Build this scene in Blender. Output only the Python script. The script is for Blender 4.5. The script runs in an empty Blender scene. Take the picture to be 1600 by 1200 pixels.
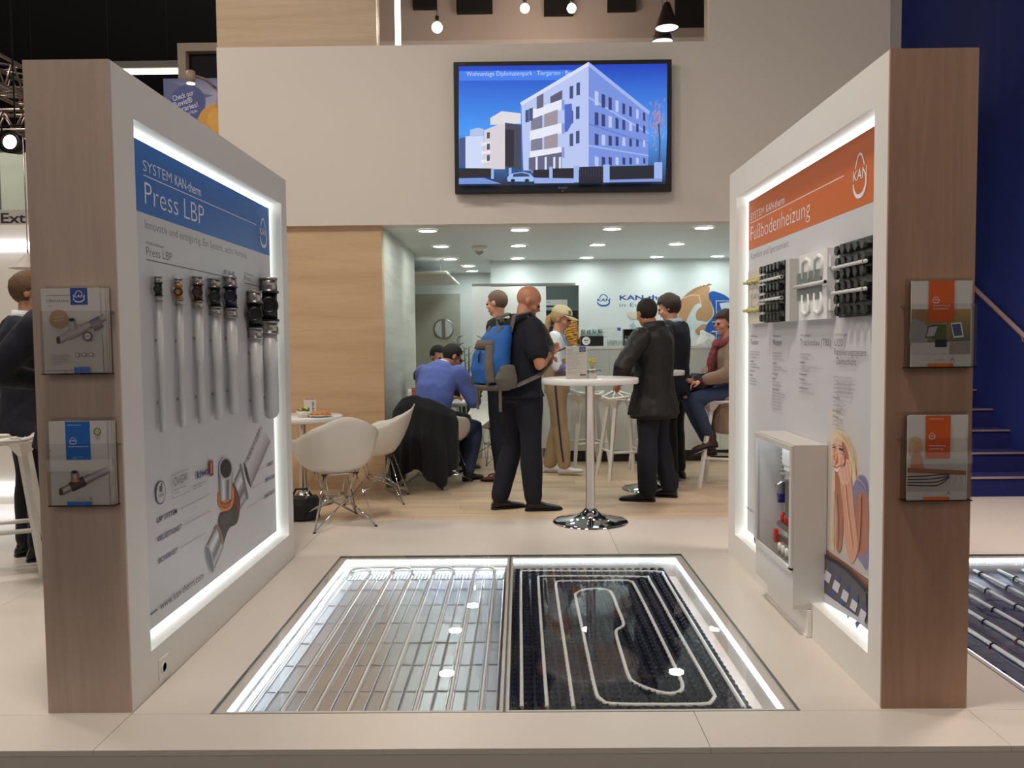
import bpy, bmesh, math, random
from mathutils import Vector, Matrix, noise
from mathutils.geometry import tessellate_polygon
random.seed(7)
PI = math.pi
SC = bpy.context.scene
COL = SC.collection

# ------------------------------------------------------------------ camera
EYE = Vector((0, 0, 1.37))
YAW, PITCH, ROLL, FPX = 0.0094, 0.0526, -0.0098, 1280.0
_fw = Vector((-math.sin(YAW) * math.cos(PITCH), math.cos(YAW) * math.cos(PITCH), -math.sin(PITCH)))
_r0 = Vector((math.cos(YAW), math.sin(YAW), 0))
_u0 = _r0.cross(_fw)
CR = _r0 * math.cos(ROLL) + _u0 * math.sin(ROLL)
CU = -_r0 * math.sin(ROLL) + _u0 * math.cos(ROLL)
cam = bpy.data.cameras.new('camera')
cam.sensor_width = 36.0
cam.lens = 36.0 * FPX / 1600.0
cam.clip_start = 0.05
cam.clip_end = 200
camo = bpy.data.objects.new('camera', cam)
COL.objects.link(camo)
m = Matrix.Identity(4)
for i in range(3):
    m[i][0], m[i][1], m[i][2], m[i][3] = CR[i], CU[i], -_fw[i], EYE[i]
camo.matrix_world = m
SC.camera = camo


def sight(px, py):
    return CR * ((px - 800) / FPX) - CU * ((py - 600) / FPX) + _fw


def at(px, py, x=None, y=None, z=None):
    """survey: the point of a world plane x, y or z = const seen at a pixel of the photograph"""
    d = sight(px, py)
    t = (x - EYE.x) / d.x if x is not None else ((y - EYE.y) / d.y if y is not None else (z - EYE.z) / d.z)
    return EYE + d * t


# ------------------------------------------------------------------ light
SC.view_settings.view_transform = 'Standard'
SC.view_settings.look = 'None'
SC.view_settings.gamma = 1
SC.view_settings.use_curve_mapping = False
SC.view_settings.exposure = 0.10
w = bpy.data.worlds.new('hall_air')
SC.world = w
w.use_nodes = True
w.node_tree.nodes['Background'].inputs[0].default_value = (1.0, 0.90, 0.82, 1)
w.node_tree.nodes['Background'].inputs[1].default_value = 0.60


def area(name, loc, aim, size, power, color, spread=PI):
    l = bpy.data.lights.new(name, 'AREA')
    l.shape = 'DISK'
    l.size = size
    l.energy = power
    l.color = color
    l.spread = spread
    o = bpy.data.objects.new(name, l)
    COL.objects.link(o)
    o.location = loc
    o.rotation_euler = (Vector(aim) - Vector(loc)).to_track_quat('-Z', 'Y').to_euler()
    return o


WARM = (1.0, 0.90, 0.80)
area('hall_flood_and_fill', (-2.4, 4.3, 5.5), (0.2, 5.4, 0.4), 0.7, 46, WARM)
area('hall_flood_and_fill', (-1.2, 2.2, 7.6), (0.1, 3.6, 0.0), 0.9, 78, WARM, math.radians(95))
area('hall_flood_and_fill', (-7.5, 9.5, 7.5), (-7.0, 12.0, 2.5), 0.9, 160, (1.0, 0.95, 0.84))  # unseen fill, added to brighten the far left partition and trusses
area('hall_flood_and_fill', (-5.0, 5.0, 5.8), (-4.0, 5.5, 0.0), 0.8, 90, WARM)
area('hall_flood_and_fill', (3.6, 4.5, 6.0), (3.4, 4.6, 0.0), 0.8, 58, (1.0, 0.82, 0.76), math.radians(85))


# ------------------------------------------------------------------ materials
def lin(c):
    return tuple((v / 12.92 if v <= 0.04045 else ((v + 0.055) / 1.055) ** 2.4) for v in c)


def rgb(r, g, b):
    return lin((r / 255, g / 255, b / 255)) + (1,)


MATS = {}


def nodes_of(name):
    m = bpy.data.materials.new(name)
    m.use_nodes = True
    nt = m.node_tree
    return m, nt, nt.nodes['Principled BSDF'], nt.nodes, nt.links


def mat(name, col, rough=0.5, metal=0.0, bump=0.0, bscale=60.0, spec=0.5, var=0.0, vscale=4.0, coat=0.0, sheen=0.0, alpha=None):
    """painted / plastic / cloth / metal: one colour with a faint procedural mottle and relief"""
    if name in MATS:
        return MATS[name]
    m, nt, p, N, L = nodes_of(name)
    c = rgb(*col)
    p.inputs['Base Color'].default_value = c
    p.inputs['Roughness'].default_value = rough
    p.inputs['Metallic'].default_value = metal
    p.inputs['Specular IOR Level'].default_value = spec
    p.inputs['Coat Weight'].default_value = coat
    p.inputs['Sheen Weight'].default_value = sheen
    tc = N.new('ShaderNodeTexCoord')
    if var > 0:
        nz = N.new('ShaderNodeTexNoise')
        nz.inputs['Scale'].default_value = vscale
        nz.inputs['Detail'].default_value = 5
        L.new(tc.outputs['Object'], nz.inputs['Vector'])
        mr = N.new('ShaderNodeMapRange')
        mr.inputs['From Min'].default_value = 0.3
        mr.inputs['From Max'].default_value = 0.7
        mr.inputs['To Min'].default_value = 1 - var
        mr.inputs['To Max'].default_value = 1 + var
        L.new(nz.outputs['Fac'], mr.inputs['Value'])
        hs = N.new('ShaderNodeHueSaturation')
        hs.inputs['Color'].default_value = c
        L.new(mr.outputs[0], hs.inputs['Value'])
        L.new(hs.outputs[0], p.inputs['Base Color'])
    if bump > 0:
        nb = N.new('ShaderNodeTexNoise')
        nb.inputs['Scale'].default_value = bscale
        nb.inputs['Detail'].default_value = 3
        L.new(tc.outputs['Object'], nb.inputs['Vector'])
        bp = N.new('ShaderNodeBump')
        bp.inputs['Strength'].default_value = bump
        bp.inputs['Distance'].default_value = 0.01
        L.new(nb.outputs['Fac'], bp.inputs['Height'])
        L.new(bp.outputs[0], p.inputs['Normal'])
    MATS[name] = m
    return m


def wood(name, light, dark, axis='x', rough=0.45, vary=0.0, fine=1.0):
    """laminate with long soft grain running along one axis, knots and streaks"""
    if name in MATS:
        return MATS[name]
    m, nt, p, N, L = nodes_of(name)
    tc = N.new('ShaderNodeTexCoord')
    mp = N.new('ShaderNodeMapping')
    long, cross = 0.55, 7.0 * fine
    mp.inputs['Scale'].default_value = {'x': (long, cross, cross), 'y': (cross, long, cross), 'z': (cross, cross, long)}[axis]
    src = tc.outputs['Object']
    oi = N.new('ShaderNodeObjectInfo')
    if vary > 0:
        ad = N.new('ShaderNodeVectorMath')
        ad.operation = 'MULTIPLY_ADD'
        cb = N.new('ShaderNodeCombineXYZ')
        for k in range(3):
            L.new(oi.outputs['Random'], cb.inputs[k])
        ad.inputs[1].default_value = (37, 53, 71)
        L.new(cb.outputs[0], ad.inputs[0])
        L.new(src, ad.inputs[2])
        src = ad.outputs[0]
    L.new(src, mp.inputs['Vector'])
    n1 = N.new('ShaderNodeTexNoise')
    n1.inputs['Scale'].default_value = 1.0
    n1.inputs['Detail'].default_value = 8
    n1.inputs['Roughness'].default_value = 0.6
    n1.inputs['Distortion'].default_value = 0.6
    L.new(mp.outputs[0], n1.inputs['Vector'])
    n2 = N.new('ShaderNodeTexNoise')
    n2.inputs['Scale'].default_value = 9.0
    n2.inputs['Detail'].default_value = 4
    L.new(mp.outputs[0], n2.inputs['Vector'])
    mx = N.new('ShaderNodeMath')
    mx.operation = 'MULTIPLY_ADD'
    mx.inputs[1].default_value = 0.22
    L.new(n2.outputs['Fac'], mx.inputs[0])
    L.new(n1.outputs['Fac'], mx.inputs[2])
    rp = N.new('ShaderNodeValToRGB')
    rp.color_ramp.elements[0].position = 0.42
    rp.color_ramp.elements[0].color = rgb(*dark)
    rp.color_ramp.elements[1].position = 0.72
    rp.color_ramp.elements[1].color = rgb(*light)
    L.new(mx.outputs[0], rp.inputs['Fac'])
    out = rp.outputs[0]
    if vary > 0:
        hs = N.new('ShaderNodeHueSaturation')
        mr = N.new('ShaderNodeMapRange')
        mr.inputs['To Min'].default_value = 1 - vary
        mr.inputs['To Max'].default_value = 1 + vary
        L.new(oi.outputs['Random'], mr.inputs['Value'])
        L.new(mr.outputs[0], hs.inputs['Value'])
        L.new(out, hs.inputs['Color'])
        out = hs.outputs[0]
    L.new(out, p.inputs['Base Color'])
    p.inputs['Roughness'].default_value = rough
    MATS[name] = m
    return m


def glow(name, col, strength):
    if name in MATS:
        return MATS[name]
    m, nt, p, N, L = nodes_of(name)
    p.inputs['Base Color'].default_value = (0.8, 0.8, 0.8, 1)
    p.inputs['Emission Color'].default_value = rgb(*col)
    p.inputs['Emission Strength'].default_value = strength
    MATS[name] = m
    return m


def clear(name, tint=(255, 255, 255), rough=0.0, base=0.04):
    """thin clear sheet: see-through with a Schlick reflection on each face"""
    if name in MATS:
        return MATS[name]
    m, nt, p, N, L = nodes_of(name)
    N.remove(p)
    tr = N.new('ShaderNodeBsdfTransparent')
    tr.inputs[0].default_value = rgb(*tint)
    refl = 0.7 if name == 'clear_glass' else 1.0
    gl = N.new('ShaderNodeBsdfGlossy')
    gl.inputs['Roughness'].default_value = rough
    lw = N.new('ShaderNodeLayerWeight')
    lw.inputs['Blend'].default_value = 0.5
    pw = N.new('ShaderNodeMath')
    pw.operation = 'POWER'
    pw.inputs[1].default_value = 5.0
    L.new(lw.outputs['Facing'], pw.inputs[0])
    ma = N.new('ShaderNodeMath')
    ma.operation = 'MULTIPLY_ADD'
    ma.inputs[1].default_value = (1 - base) * refl
    ma.inputs[2].default_value = base * refl
    L.new(pw.outputs[0], ma.inputs[0])
    mx = N.new('ShaderNodeMixShader')
    L.new(ma.outputs[0], mx.inputs[0])
    L.new(tr.outputs[0], mx.inputs[1])
    L.new(gl.outputs[0], mx.inputs[2])
    L.new(mx.outputs[0], N['Material Output'].inputs['Surface'])
    MATS[name] = m
    return m


def ink(name, emit=0.0, rough=0.45):
    """flat print: colour comes from the printed corner colours"""
    if name in MATS:
        return MATS[name]
    m, nt, p, N, L = nodes_of(name)
    a = N.new('ShaderNodeVertexColor')
    a.layer_name = 'print'
    if emit > 0:
        L.new(a.outputs[0], p.inputs['Emission Color'])
        p.inputs['Emission Strength'].default_value = emit
        p.inputs['Base Color'].default_value = (0.01, 0.01, 0.01, 1)
        p.inputs['Roughness'].default_value = 0.25
    else:
        L.new(a.outputs[0], p.inputs['Base Color'])
        p.inputs['Roughness'].default_value = rough
    MATS[name] = m
    return m


WHITE = mat('white_paint', (226, 222, 216), 0.5, bump=0.02, bscale=200)
WALLP = mat('warm_white_paint', (222, 213, 203), 0.55, bump=0.02, bscale=200)
GLOSS = mat('white_lacquer', (232, 230, 226), 0.25)
PLASTIC = mat('white_plastic', (228, 224, 216), 0.32)
BLACKP = mat('black_plastic', (14, 14, 16), 0.35)
CHROME = mat('chrome', (200, 202, 206), 0.06, 1.0)
STEEL = mat('brushed_steel', (176, 172, 168), 0.3, 1.0, bump=0.05, bscale=300)
ALU = mat('aluminium_edge', (170, 168, 165), 0.35, 1.0)
DARK = mat('dark_hall', (16, 15, 18), 0.8)
SKIN = mat('skin', (205, 150, 122), 0.5, var=0.06, vscale=20)
LED = glow('led_strip', (236, 248, 248), 4.2)
GLASS = clear('clear_glass')
ACRYL = clear('clear_acrylic', (252, 252, 251), 0.02, 0.03)


# ------------------------------------------------------------------ mesh helpers
def tag(o, label=None, cat=None, group=None, kind=None):
    for k, v in (('label', label), ('category', cat), ('group', group), ('kind', kind)):
        if v:
            o[k] = v
    return o


def thing(name, label, cat, loc=(0, 0, 0), rz=0.0, group=None):
    o = bpy.data.objects.new(name, None)
    o.empty_display_size = 0.1
    COL.objects.link(o)
    o.location = loc
    o.rotation_euler = (0, 0, rz)
    return tag(o, label, cat, group)


def wmat(o):
    M = Matrix.LocRotScale(o.location, o.rotation_euler, o.scale)
    return wmat(o.parent) @ M if o.parent else M


def link(name, me, parent=None, world=False):
    o = bpy.data.objects.new(name, me)
    COL.objects.link(o)
    if parent is not None:
        o.parent = parent
        if world:
            me.transform(wmat(parent).inverted())
    return o


class MB:
    def __init__(s):
        s.bm = bmesh.new()

    def face(s, vs, smooth=False):
        try:
            f = s.bm.faces.new(vs)
            f.smooth = smooth
            return f
        except ValueError:
            return None

    def box(s, x0, x1, y0, y1, z0, z1, rot=None, at=None, bev=0.0):
        vs = [Vector((x, y, z)) for z in (z0, z1) for y in (y0, y1) for x in (x0, x1)]
        if rot is not None:
            vs = [rot @ v for v in vs]
        if at is not None:
            vs = [v + Vector(at) for v in vs]
        v = [s.bm.verts.new(c) for c in vs]
        fs = [s.face([v[i] for i in q]) for q in ((0, 2, 3, 1), (4, 5, 7, 6), (0, 1, 5, 4), (2, 6, 7, 3), (0, 4, 6, 2), (1, 3, 7, 5))]
        if bev > 0:
            es = list({e for f in fs for e in f.edges})
            bmesh.ops.bevel(s.bm, geom=es, offset=bev, segments=2, affect='EDGES', profile=0.5)
        return s

    def loft(s, secs, n=14, cap=True, smooth=True):
        """secs: (centre, axis_a, axis_b) rings; axes carry the radii"""
        rings = []
        for c, a, b in secs:
            rings.append([s.bm.verts.new(c + a * math.cos(2 * PI * k / n) + b * math.sin(2 * PI * k / n)) for k in range(n)])
        for r0, r1 in zip(rings, rings[1:]):
            for k in range(n):
                s.face((r0[k], r0[(k + 1) % n], r1[(k + 1) % n], r1[k]), smooth)
        if cap:
            s.face(rings[0][::-1])
            s.face(rings[-1])
        return s

    def tube(s, pts, r, n=8, cap=True, round_ends=False):
        """swept round bar; r a number or one radius per point"""
        pts = [Vector(p) for p in pts]
        rs = list(r) if isinstance(r, (list, tuple)) else [r] * len(pts)
        tan = []
        for i in range(len(pts)):
            a, b = pts[max(i - 1, 0)], pts[min(i + 1, len(pts) - 1)]
            t = b - a
            tan.append(t.normalized() if t.length > 1e-9 else Vector((0, 0, 1)))
        up = Vector((0, 0, 1)) if abs(tan[0].z) < 0.9 else Vector((1, 0, 0))
        a = tan[0].cross(up).normalized()
        secs = []
        for i, (p, t, q) in enumerate(zip(pts, tan, rs)):
            a = (a - t * a.dot(t))
            a = a.normalized() if a.length > 1e-6 else t.orthogonal().normalized()
            b = t.cross(a)
            if round_ends and i == 0:
                for k in (1.0, 0.75, 0.4):
                    secs.append((p - t * q * math.sin(k * PI / 2), a * q * max(math.cos(k * PI / 2), 0.05), b * q * max(math.cos(k * PI / 2), 0.05)))
            secs.append((p, a * q, b * q))
            if round_ends and i == len(pts) - 1:
                for k in (0.4, 0.75, 1.0):
                    secs.append((p + t * q * math.sin(k * PI / 2), a * q * max(math.cos(k * PI / 2), 0.05), b * q * max(math.cos(k * PI / 2), 0.05)))
        return s.loft(secs, n, cap)

    def lathe(s, prof, c=(0, 0, 0), n=32, axis='z', smooth=True, cap=True):
        c = Vector(c)
        ax = {'z': (Vector((1, 0, 0)), Vector((0, 1, 0)), Vector((0, 0, 1))), 'x': (Vector((0, 1, 0)), Vector((0, 0, 1)), Vector((1, 0, 0))),
              'y': (Vector((0, 0, 1)), Vector((1, 0, 0)), Vector((0, 1, 0)))}[axis]
        return s.loft([(c + ax[2] * z, ax[0] * max(r, 1e-4), ax[1] * max(r, 1e-4)) for r, z in prof], n, cap, smooth)

    def ball(s, c, rx, ry=None, rz=None, rot=None, n=16, m=10):
        ry = rx if ry is None else ry
        rz = rx if rz is None else rz
        M = Matrix.Translation(Vector(c)) @ (rot.to_4x4() if rot is not None else Matrix.Identity(4)) @ Matrix.Diagonal((rx, ry, rz, 1))
        g = bmesh.ops.create_uvsphere(s.bm, u_segments=n, v_segments=m, radius=1.0, matrix=M)
        for v in g['verts']:
            for f in v.link_faces:
                f.smooth = True
        return s

    def prism(s, poly, fn, d0, d1):
        """2-D outline -> solid; fn(u, v, d) gives the 3-D point"""
        a = [s.bm.verts.new(fn(u, v, d0)) for u, v in poly]
        b = [s.bm.verts.new(fn(u, v, d1)) for u, v in poly]
        n = len(poly)
        for k in range(n):
            s.face((a[k], a[(k + 1) % n], b[(k + 1) % n], b[k]))
        s.face(a[::-1])
        s.face(b)
        return s

    def mesh(s, name='m', fix=True):
        if fix:
            bmesh.ops.recalc_face_normals(s.bm, faces=s.bm.faces[:])
        me = bpy.data.meshes.new(name)
        s.bm.to_mesh(me)
        s.bm.free()
        return me

    def obj(s, name, ma, parent=None, world=False, label=None, cat=None, group=None, kind=None, fix=True):
        me = s.mesh(name, fix)
        me.materials.append(ma)
        o = link(name, me, parent, world)
        return tag(o, label, cat, group, kind)


def copy_tree(o, parent=None):
    c = o.copy()
    COL.objects.link(c)
    if parent is not None:
        c.parent = parent
        c.matrix_parent_inverse = o.matrix_parent_inverse
    for ch in list(o.children):
        copy_tree(ch, c)
    return c


_dg = [None]


def baked(me, mods, name):
    """evaluate modifiers on a mesh and return the resulting mesh"""
    t = bpy.data.objects.new('bake', me)
    COL.objects.link(t)
    for kind, kw in mods:
        md = t.modifiers.new(kind, kind)
        for k, v in kw.items():
            setattr(md, k, v)
    dg = bpy.context.evaluated_depsgraph_get()
    dg.update()
    out = bpy.data.meshes.new_from_object(t.evaluated_get(dg), depsgraph=dg)
    out.name = name
    bpy.data.objects.remove(t)
    bpy.data.meshes.remove(me)
    return out


def cloth(mb, name, ma, parent, voxel=0.012, smooth=4, amp=0.0, freq=9.0, sy=1.0, world=False, cut=None):
    """fuse overlapping volumes into ONE smooth skin; amp adds folds"""
    me = baked(mb.mesh(name), [('REMESH', dict(mode='VOXEL', voxel_size=voxel, use_smooth_shade=True)), ('SMOOTH', dict(factor=0.5, iterations=smooth))], name)
    if amp > 0:
        ns = [v.normal.copy() for v in me.vertices]
        for v, n in zip(me.vertices, ns):
            c = v.co
            q = Vector((c.x * freq, c.y * freq, c.z * freq * sy))
            v.co = c + n * amp * (noise.noise(q) + 0.5 * noise.noise(q * 2.3 + Vector((5, 1, 2))))
    me.materials.clear()
    me.materials.append(ma)
    me.polygons.foreach_set('use_smooth', [True] * len(me.polygons))
    return link(name, me, parent, world)


# ------------------------------------------------------------------ flat print
FONT_CACHE = {}


def glyphs(s, thin):
    key = (s, thin)
    if key not in FONT_CACHE:
        cu = bpy.data.curves.new('txt', 'FONT')
        cu.body = s
        cu.size = 1.0
        cu.fill_mode = 'FRONT'
        cu.resolution_u = 3
        cu.offset = thin
        o = bpy.data.objects.new('txt', cu)
        me = o.to_mesh()
        vs = [(v.co.x, v.co.y) for v in me.vertices]
        fs = [tuple(p.vertices) for p in me.polygons]
        o.to_mesh_clear()
        bpy.data.objects.remove(o)
        bpy.data.curves.remove(cu)
        FONT_CACHE[key] = (vs, fs)
    return FONT_CACHE[key]


def smooth_loop(pts, k=5, closed=True):
    n = len(pts)
    out = []
    for i in range(n if closed else n - 1):
        p0, p1, p2, p3 = [Vector(pts[(i + j) % n] if closed else pts[min(max(i + j, 0), n - 1)]).to_2d() for j in (-1, 0, 1, 2)]
        for q in range(k):
            t = q / k
            out.append(tuple(0.5 * ((2 * p1) + (p2 - p0) * t + (2 * p0 - 5 * p1 + 4 * p2 - p3) * t * t + (3 * p1 - p0 - 3 * p2 + p3) * t ** 3)))
    if not closed:
        out.append(tuple(pts[-1]))
    return out


class Print:
    """flat ink on a plane: O + a*U + b*V, layers lifted along N"""

    def __init__(s, O, U, V, N, px=None, step=0.00025):
        s.O, s.U, s.V, s.N = Vector(O), Vector(U).normalized(), Vector(V).normalized(), Vector(N).normalized()
        s.px, s.step = px, step
        s.v, s.f, s.c, s.k = [], [], [], 1

    def P(s, p):
        """photograph pixel -> plane coordinates"""
        d = sight(*p)
        t = (s.O - EYE).dot(s.N) / d.dot(s.N)
        q = EYE + d * t - s.O
        return (q.dot(s.U), q.dot(s.V))

    def pts(s, ps):
        return [s.P(p) for p in ps] if s.px else list(ps)

    def raw(s, ps, faces, cols):
        b = len(s.v)
        h = s.N * (s.step * s.k)
        s.v += [s.O + s.U * a + s.V * c + h for a, c in ps]
        s.c += cols if isinstance(cols, list) else [cols] * len(ps)
        nrm = s.U.cross(s.V).dot(s.N)
        for f in faces:
            area2 = sum(ps[f[i]][0] * ps[f[(i + 1) % len(f)]][1] - ps[f[(i + 1) % len(f)]][0] * ps[f[i]][1] for i in range(len(f)))
            g = tuple(f) if area2 * nrm >= 0 else tuple(f[::-1])
            s.f.append(tuple(b + i for i in g))
        s.k += 1

    def poly(s, ps, col, cols=None):
        ps = s.pts(ps)
        tri = tessellate_polygon([[Vector((a, b, 0)) for a, b in ps]])
        s.raw(ps, tri, [rgb(*c) for c in cols] if cols else rgb(*col))
        return s

    def blob(s, ps, col, k=5):
        ps = smooth_loop(s.pts(ps), k)
        tri = tessellate_polygon([[Vector((a, b, 0)) for a, b in ps]])
        s.raw(ps, tri, rgb(*col))
        return s

    def rect(s, a0, b0, a1, b1, col):
        s.raw([(a0, b0), (a1, b0), (a1, b1), (a0, b1)], [(0, 1, 2, 3)], rgb(*col))
        return s

    def strip(s, ps, w, col, closed=False):
        """line of width w through points; w may vary per point"""
        ps = s.pts(ps)
        n = len(ps)
        w = w if isinstance(w, list) else [w] * n
        vs = []
        for i in range(n):
            a = Vector(ps[(i - 1) % n] if closed else ps[max(i - 1, 0)])
            b = Vector(ps[(i + 1) % n] if closed else ps[min(i + 1, n - 1)])
            t = (b - a).normalized() if (b - a).length > 1e-9 else Vector((1, 0))
            q = Vector((-t.y, t.x)) * w[i] / 2
            vs += [(ps[i][0] + q.x, ps[i][1] + q.y), (ps[i][0] - q.x, ps[i][1] - q.y)]
        fs = [(2 * i, 2 * i + 1, (2 * i + 3) % (2 * n), (2 * i + 2) % (2 * n)) for i in range(n if closed else n - 1)]
        s.raw(vs, fs, rgb(*col))
        return s

    def disc(s, a, b, ra, rb, col, n=28):
        s.raw([(a + ra * math.cos(2 * PI * k / n), b + rb * math.sin(2 * PI * k / n)) for k in range(n)], [tuple(range(n))], rgb(*col))
        return s

    def barrel(s, p0, p1, w0, w1, cols):
        """printed picture of a round bar: bands of tone across the width"""
        p0, p1 = s.pts([p0, p1])
        t = (Vector(p1) - Vector(p0)).normalized()
        q = Vector((-t.y, t.x))
        n = len(cols)
        vs, cc, fs = [], [], []
        for i, c in enumerate(cols):
            f = i / (n - 1) - 0.5
            for p, w in ((p0, w0), (p1, w1)):
                vs.append((p[0] + q.x * f * w, p[1] + q.y * f * w))
                cc.append(rgb(*c))
        for i in range(n - 1):
            fs.append((2 * i, 2 * i + 1, 2 * i + 3, 2 * i + 2))
        s.raw(vs, fs, cc)
        return s

    def sleeve(s, a, b, c, d, cols):
        """round bar in perspective: start edge a-b, end edge c-d, tones run across"""
        a, b, c, d = [Vector(q) for q in s.pts([a, b, c, d])]
        n = len(cols)
        vs, cc = [], []
        for i, k in enumerate(cols):
            f = i / (n - 1)
            vs += [tuple(a.lerp(b, f)), tuple(c.lerp(d, f))]
            cc += [rgb(*k)] * 2
        s.raw(vs, [(2 * i, 2 * i + 1, 2 * i + 3, 2 * i + 2) for i in range(n - 1)], cc)
        return s

    def text(s, t, a, b, h, width=None, col=(30, 30, 40), thin=0.0, rot=0.0, slant=0.0, align='l'):
        """h = capital height; width stretches or squeezes the line to fit"""
        vs, fs = glyphs(t, thin)
        if not vs:
            return s
        x0, x1 = min(v[0] for v in vs), max(v[0] for v in vs)
        sy = h / 0.69
        sx = width / (x1 - x0) if width else sy
        W = (x1 - x0) * sx
        off = {'l': 0, 'c': -W / 2, 'r': -W}[align]
        ca, sa = math.cos(rot), math.sin(rot)
        ps = []
        for x, y in vs:
            u, v = (x - x0) * sx + off + slant * y * sy, y * sy
            ps.append((a + u * ca - v * sa, b + u * sa + v * ca))
        s.raw(ps, fs, rgb(*col))
        return s

    def lines(s, a, b, w, n, dy, th, col, seed=0):
        """small body copy too fine to read: rows of short word dashes"""
        r = random.Random(seed)
        for i in range(n):
            x = a
            end = a + w * (r.uniform(0.8, 1.0) if i < n - 1 else r.uniform(0.35, 0.7))
            while x < end - 0.01:
                ln = min(r.uniform(0.012, 0.04), end - x)
                s.rect(x, b - i * dy, x + ln, b - i * dy + th, col)
                s.k -= 1
                x += ln + 0.006
        s.k += 1
        return s

    def logo(s, a, b, h, col, w=None, sw=1.0):
        """egg-shaped outline broken by the three capitals across its middle"""
        w = w or h * 0.8
        def egg(t):
            x, y = math.sin(t), math.cos(t)
            wid = 0.5 * w * (0.80 - 0.28 * y if y > 0 else 0.80 + 0.2 * min(1, -y * 2.2))
            return (a + wid * (abs(x) ** 0.8) * (1 if x >= 0 else -1), b + 0.5 * h * y)
        keep, s.px = s.px, None
        top = [egg(t) for t in [(-1.18 + 2.36 * i / 16) for i in range(17)]]
        bot = [egg(PI + t) for t in [(-1.5 + 2.75 * i / 18) for i in range(19)]]
        s.strip(top, 0.055 * h * sw, col)
        s.strip(bot, [(0.06 * h + 0.045 * h * math.sin(PI * i / 18)) * sw for i in range(19)], col)
        s.text('KAN', a, b - 0.10 * h, 0.25 * h, w * 0.98, col, thin=0.006 if sw == 1 else 0.03, slant=0.12, align='c')
        s.px = keep
        return s

    def obj(s, name, parent, emit=0.0, world=True, rough=0.45, label=None):
        me = bpy.data.meshes.new(name)
        me.from_pydata([tuple(v) for v in s.v], [], s.f)
        a = me.color_attributes.new('print', 'FLOAT_COLOR', 'POINT')
        a.data.foreach_set('color', [x for c in s.c for x in c])
        me.materials.append(ink('screen_light' if emit else 'printing_ink', emit, rough))
        me.update()
        return tag(link(name, me, parent, world), label)


def struct(name, mb, ma, parent=None):
    o = mb.obj(name, ma, parent, world=parent is not None)
    if parent is None:
        o['kind'] = 'structure'
    return o


# ================================================================== the setting
OAKF = wood('oak_floor', (220, 196, 166), (196, 168, 138), 'x', 0.42, vary=0.07)
OAKW = wood('oak_wall', (212, 181, 144), (194, 160, 124), 'x', 0.5)
OAKG = wood('cool_lit_oak', (206, 204, 192), (186, 183, 170), 'y', 0.5)  # same oak paled and greyed: cool downlight put into its colour
ASHL = wood('ash_upright', (194, 173, 158), (174, 153, 139), 'z', 0.5)
ASHR = wood('ash_upright_brown', (174, 138, 114), (152, 116, 95), 'z', 0.5)
NAVY = mat('navy_paint', (32, 48, 120), 0.6, var=0.05)
COOLW = mat('cool_white_paint', (220, 225, 224), 0.5)
FLOORP = mat('floor_laminate', (214, 205, 194), 0.33, var=0.02, vscale=1.5)
FASC = mat('fascia_laminate', (206, 196, 186), 0.5)

# raised platform: slab with openings for the two display pits, panels laid on it
YF, YB = 2.69, 6.24
XA, XB = -6.6, 7.4
P1 = (-1.16, 1.023, 2.96, 5.19)
P2 = (1.93, 4.1, 2.99, 5.12)
mb = MB()
mb.box(XA, XB, YF, 2.955, -0.16, -0.022).box(XA, P1[0], 2.955, YB, -0.16, -0.022)
mb.box(P1[1], P2[0], 2.955, YB, -0.16, -0.022).box(P2[1], XB, 2.955, YB, -0.16, -0.022)
mb.box(P1[0], P1[1], P1[3], YB, -0.16, -0.022).box(P2[0], P2[1], P2[3], YB, -0.16, -0.022)
mb.box(P1[0], P1[1], 2.955, P1[3], -0.16, -0.135).box(P2[0], P2[1], 2.955, P2[3], -0.16, -0.135)
mb.box(XA, XB, YB, 14.0, -0.16, -0.014)
floor = struct('floor', mb, FASC)
xs = [XA, -4.6, -2.75, -1.455, 0.63, 1.636, 3.6, 5.5, XB]
for x0, x1 in zip(xs, xs[1:]):
    MB().box(x0 + .001, x1 - .001, YF, 2.958, -0.021, 0, bev=0.0012).obj('floor_panel', FLOORP, floor)
    MB().box(x0 + .001, x1 - .001, 5.192, YB - .001, -0.021, 0, bev=0.0012).obj('floor_panel', FLOORP, floor)
for x0, x1 in ((XA, -4.6), (-4.6, -2.75), (-2.75, -1.455), (-1.453, P1[0]), (P1[1], P2[0]), (P2[1], 5.5), (5.5, XB)):
    MB().box(x0 + .001, x1 - .001, 2.96, 5.19, -0.021, 0, bev=0.0012).obj('floor_panel', FLOORP, floor)
MB().box(P2[0], P2[1], 5.12, 5.19, -0.021, 0).obj('floor_panel', FLOORP, floor)
for x0, x1 in ((XA, -4.6), (-4.6, -3.41), (2.96, 4.55), (4.55, XB)):
    MB().box(x0 + .001, x1 - .001, YB + .001, 9.6, -0.0135, -0.0005, bev=0.0012).obj('floor_panel', FLOORP, floor)
pm = {}
row = 0
y = YB
while y < 13.0:
    x = -3.4 - (row * 0.47) % 1.28
    while x < 2.95:
        a, b = max(x, -3.4), min(x + 1.28, 2.95)
        if b - a > 0.03:
            key = round(b - a, 3)
            if key not in pm:
                pm[key] = MB().box(0.0008, key - 0.0008, 0.0008, 0.1912, -0.0135, -0.0005, bev=0.0010).mesh('plank')
                pm[key].materials.append(OAKF)
            o = link('plank', pm[key], floor)
            o.location = (a, y, 0)
        x += 1.28
    y += 0.192
    row += 1
mb = MB().box(-14, 14, -4, YF - 0.0, -0.3, -0.16).box(-14, XA, YF, 24, -0.3, -0.16).box(XB, 14, YF, 24, -0.3, -0.16)
hf = struct('trim_1', mb, mat('hall_floor', (110, 104, 100), 0.8, var=0.1))
hf.name = 'floor_hall'

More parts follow.
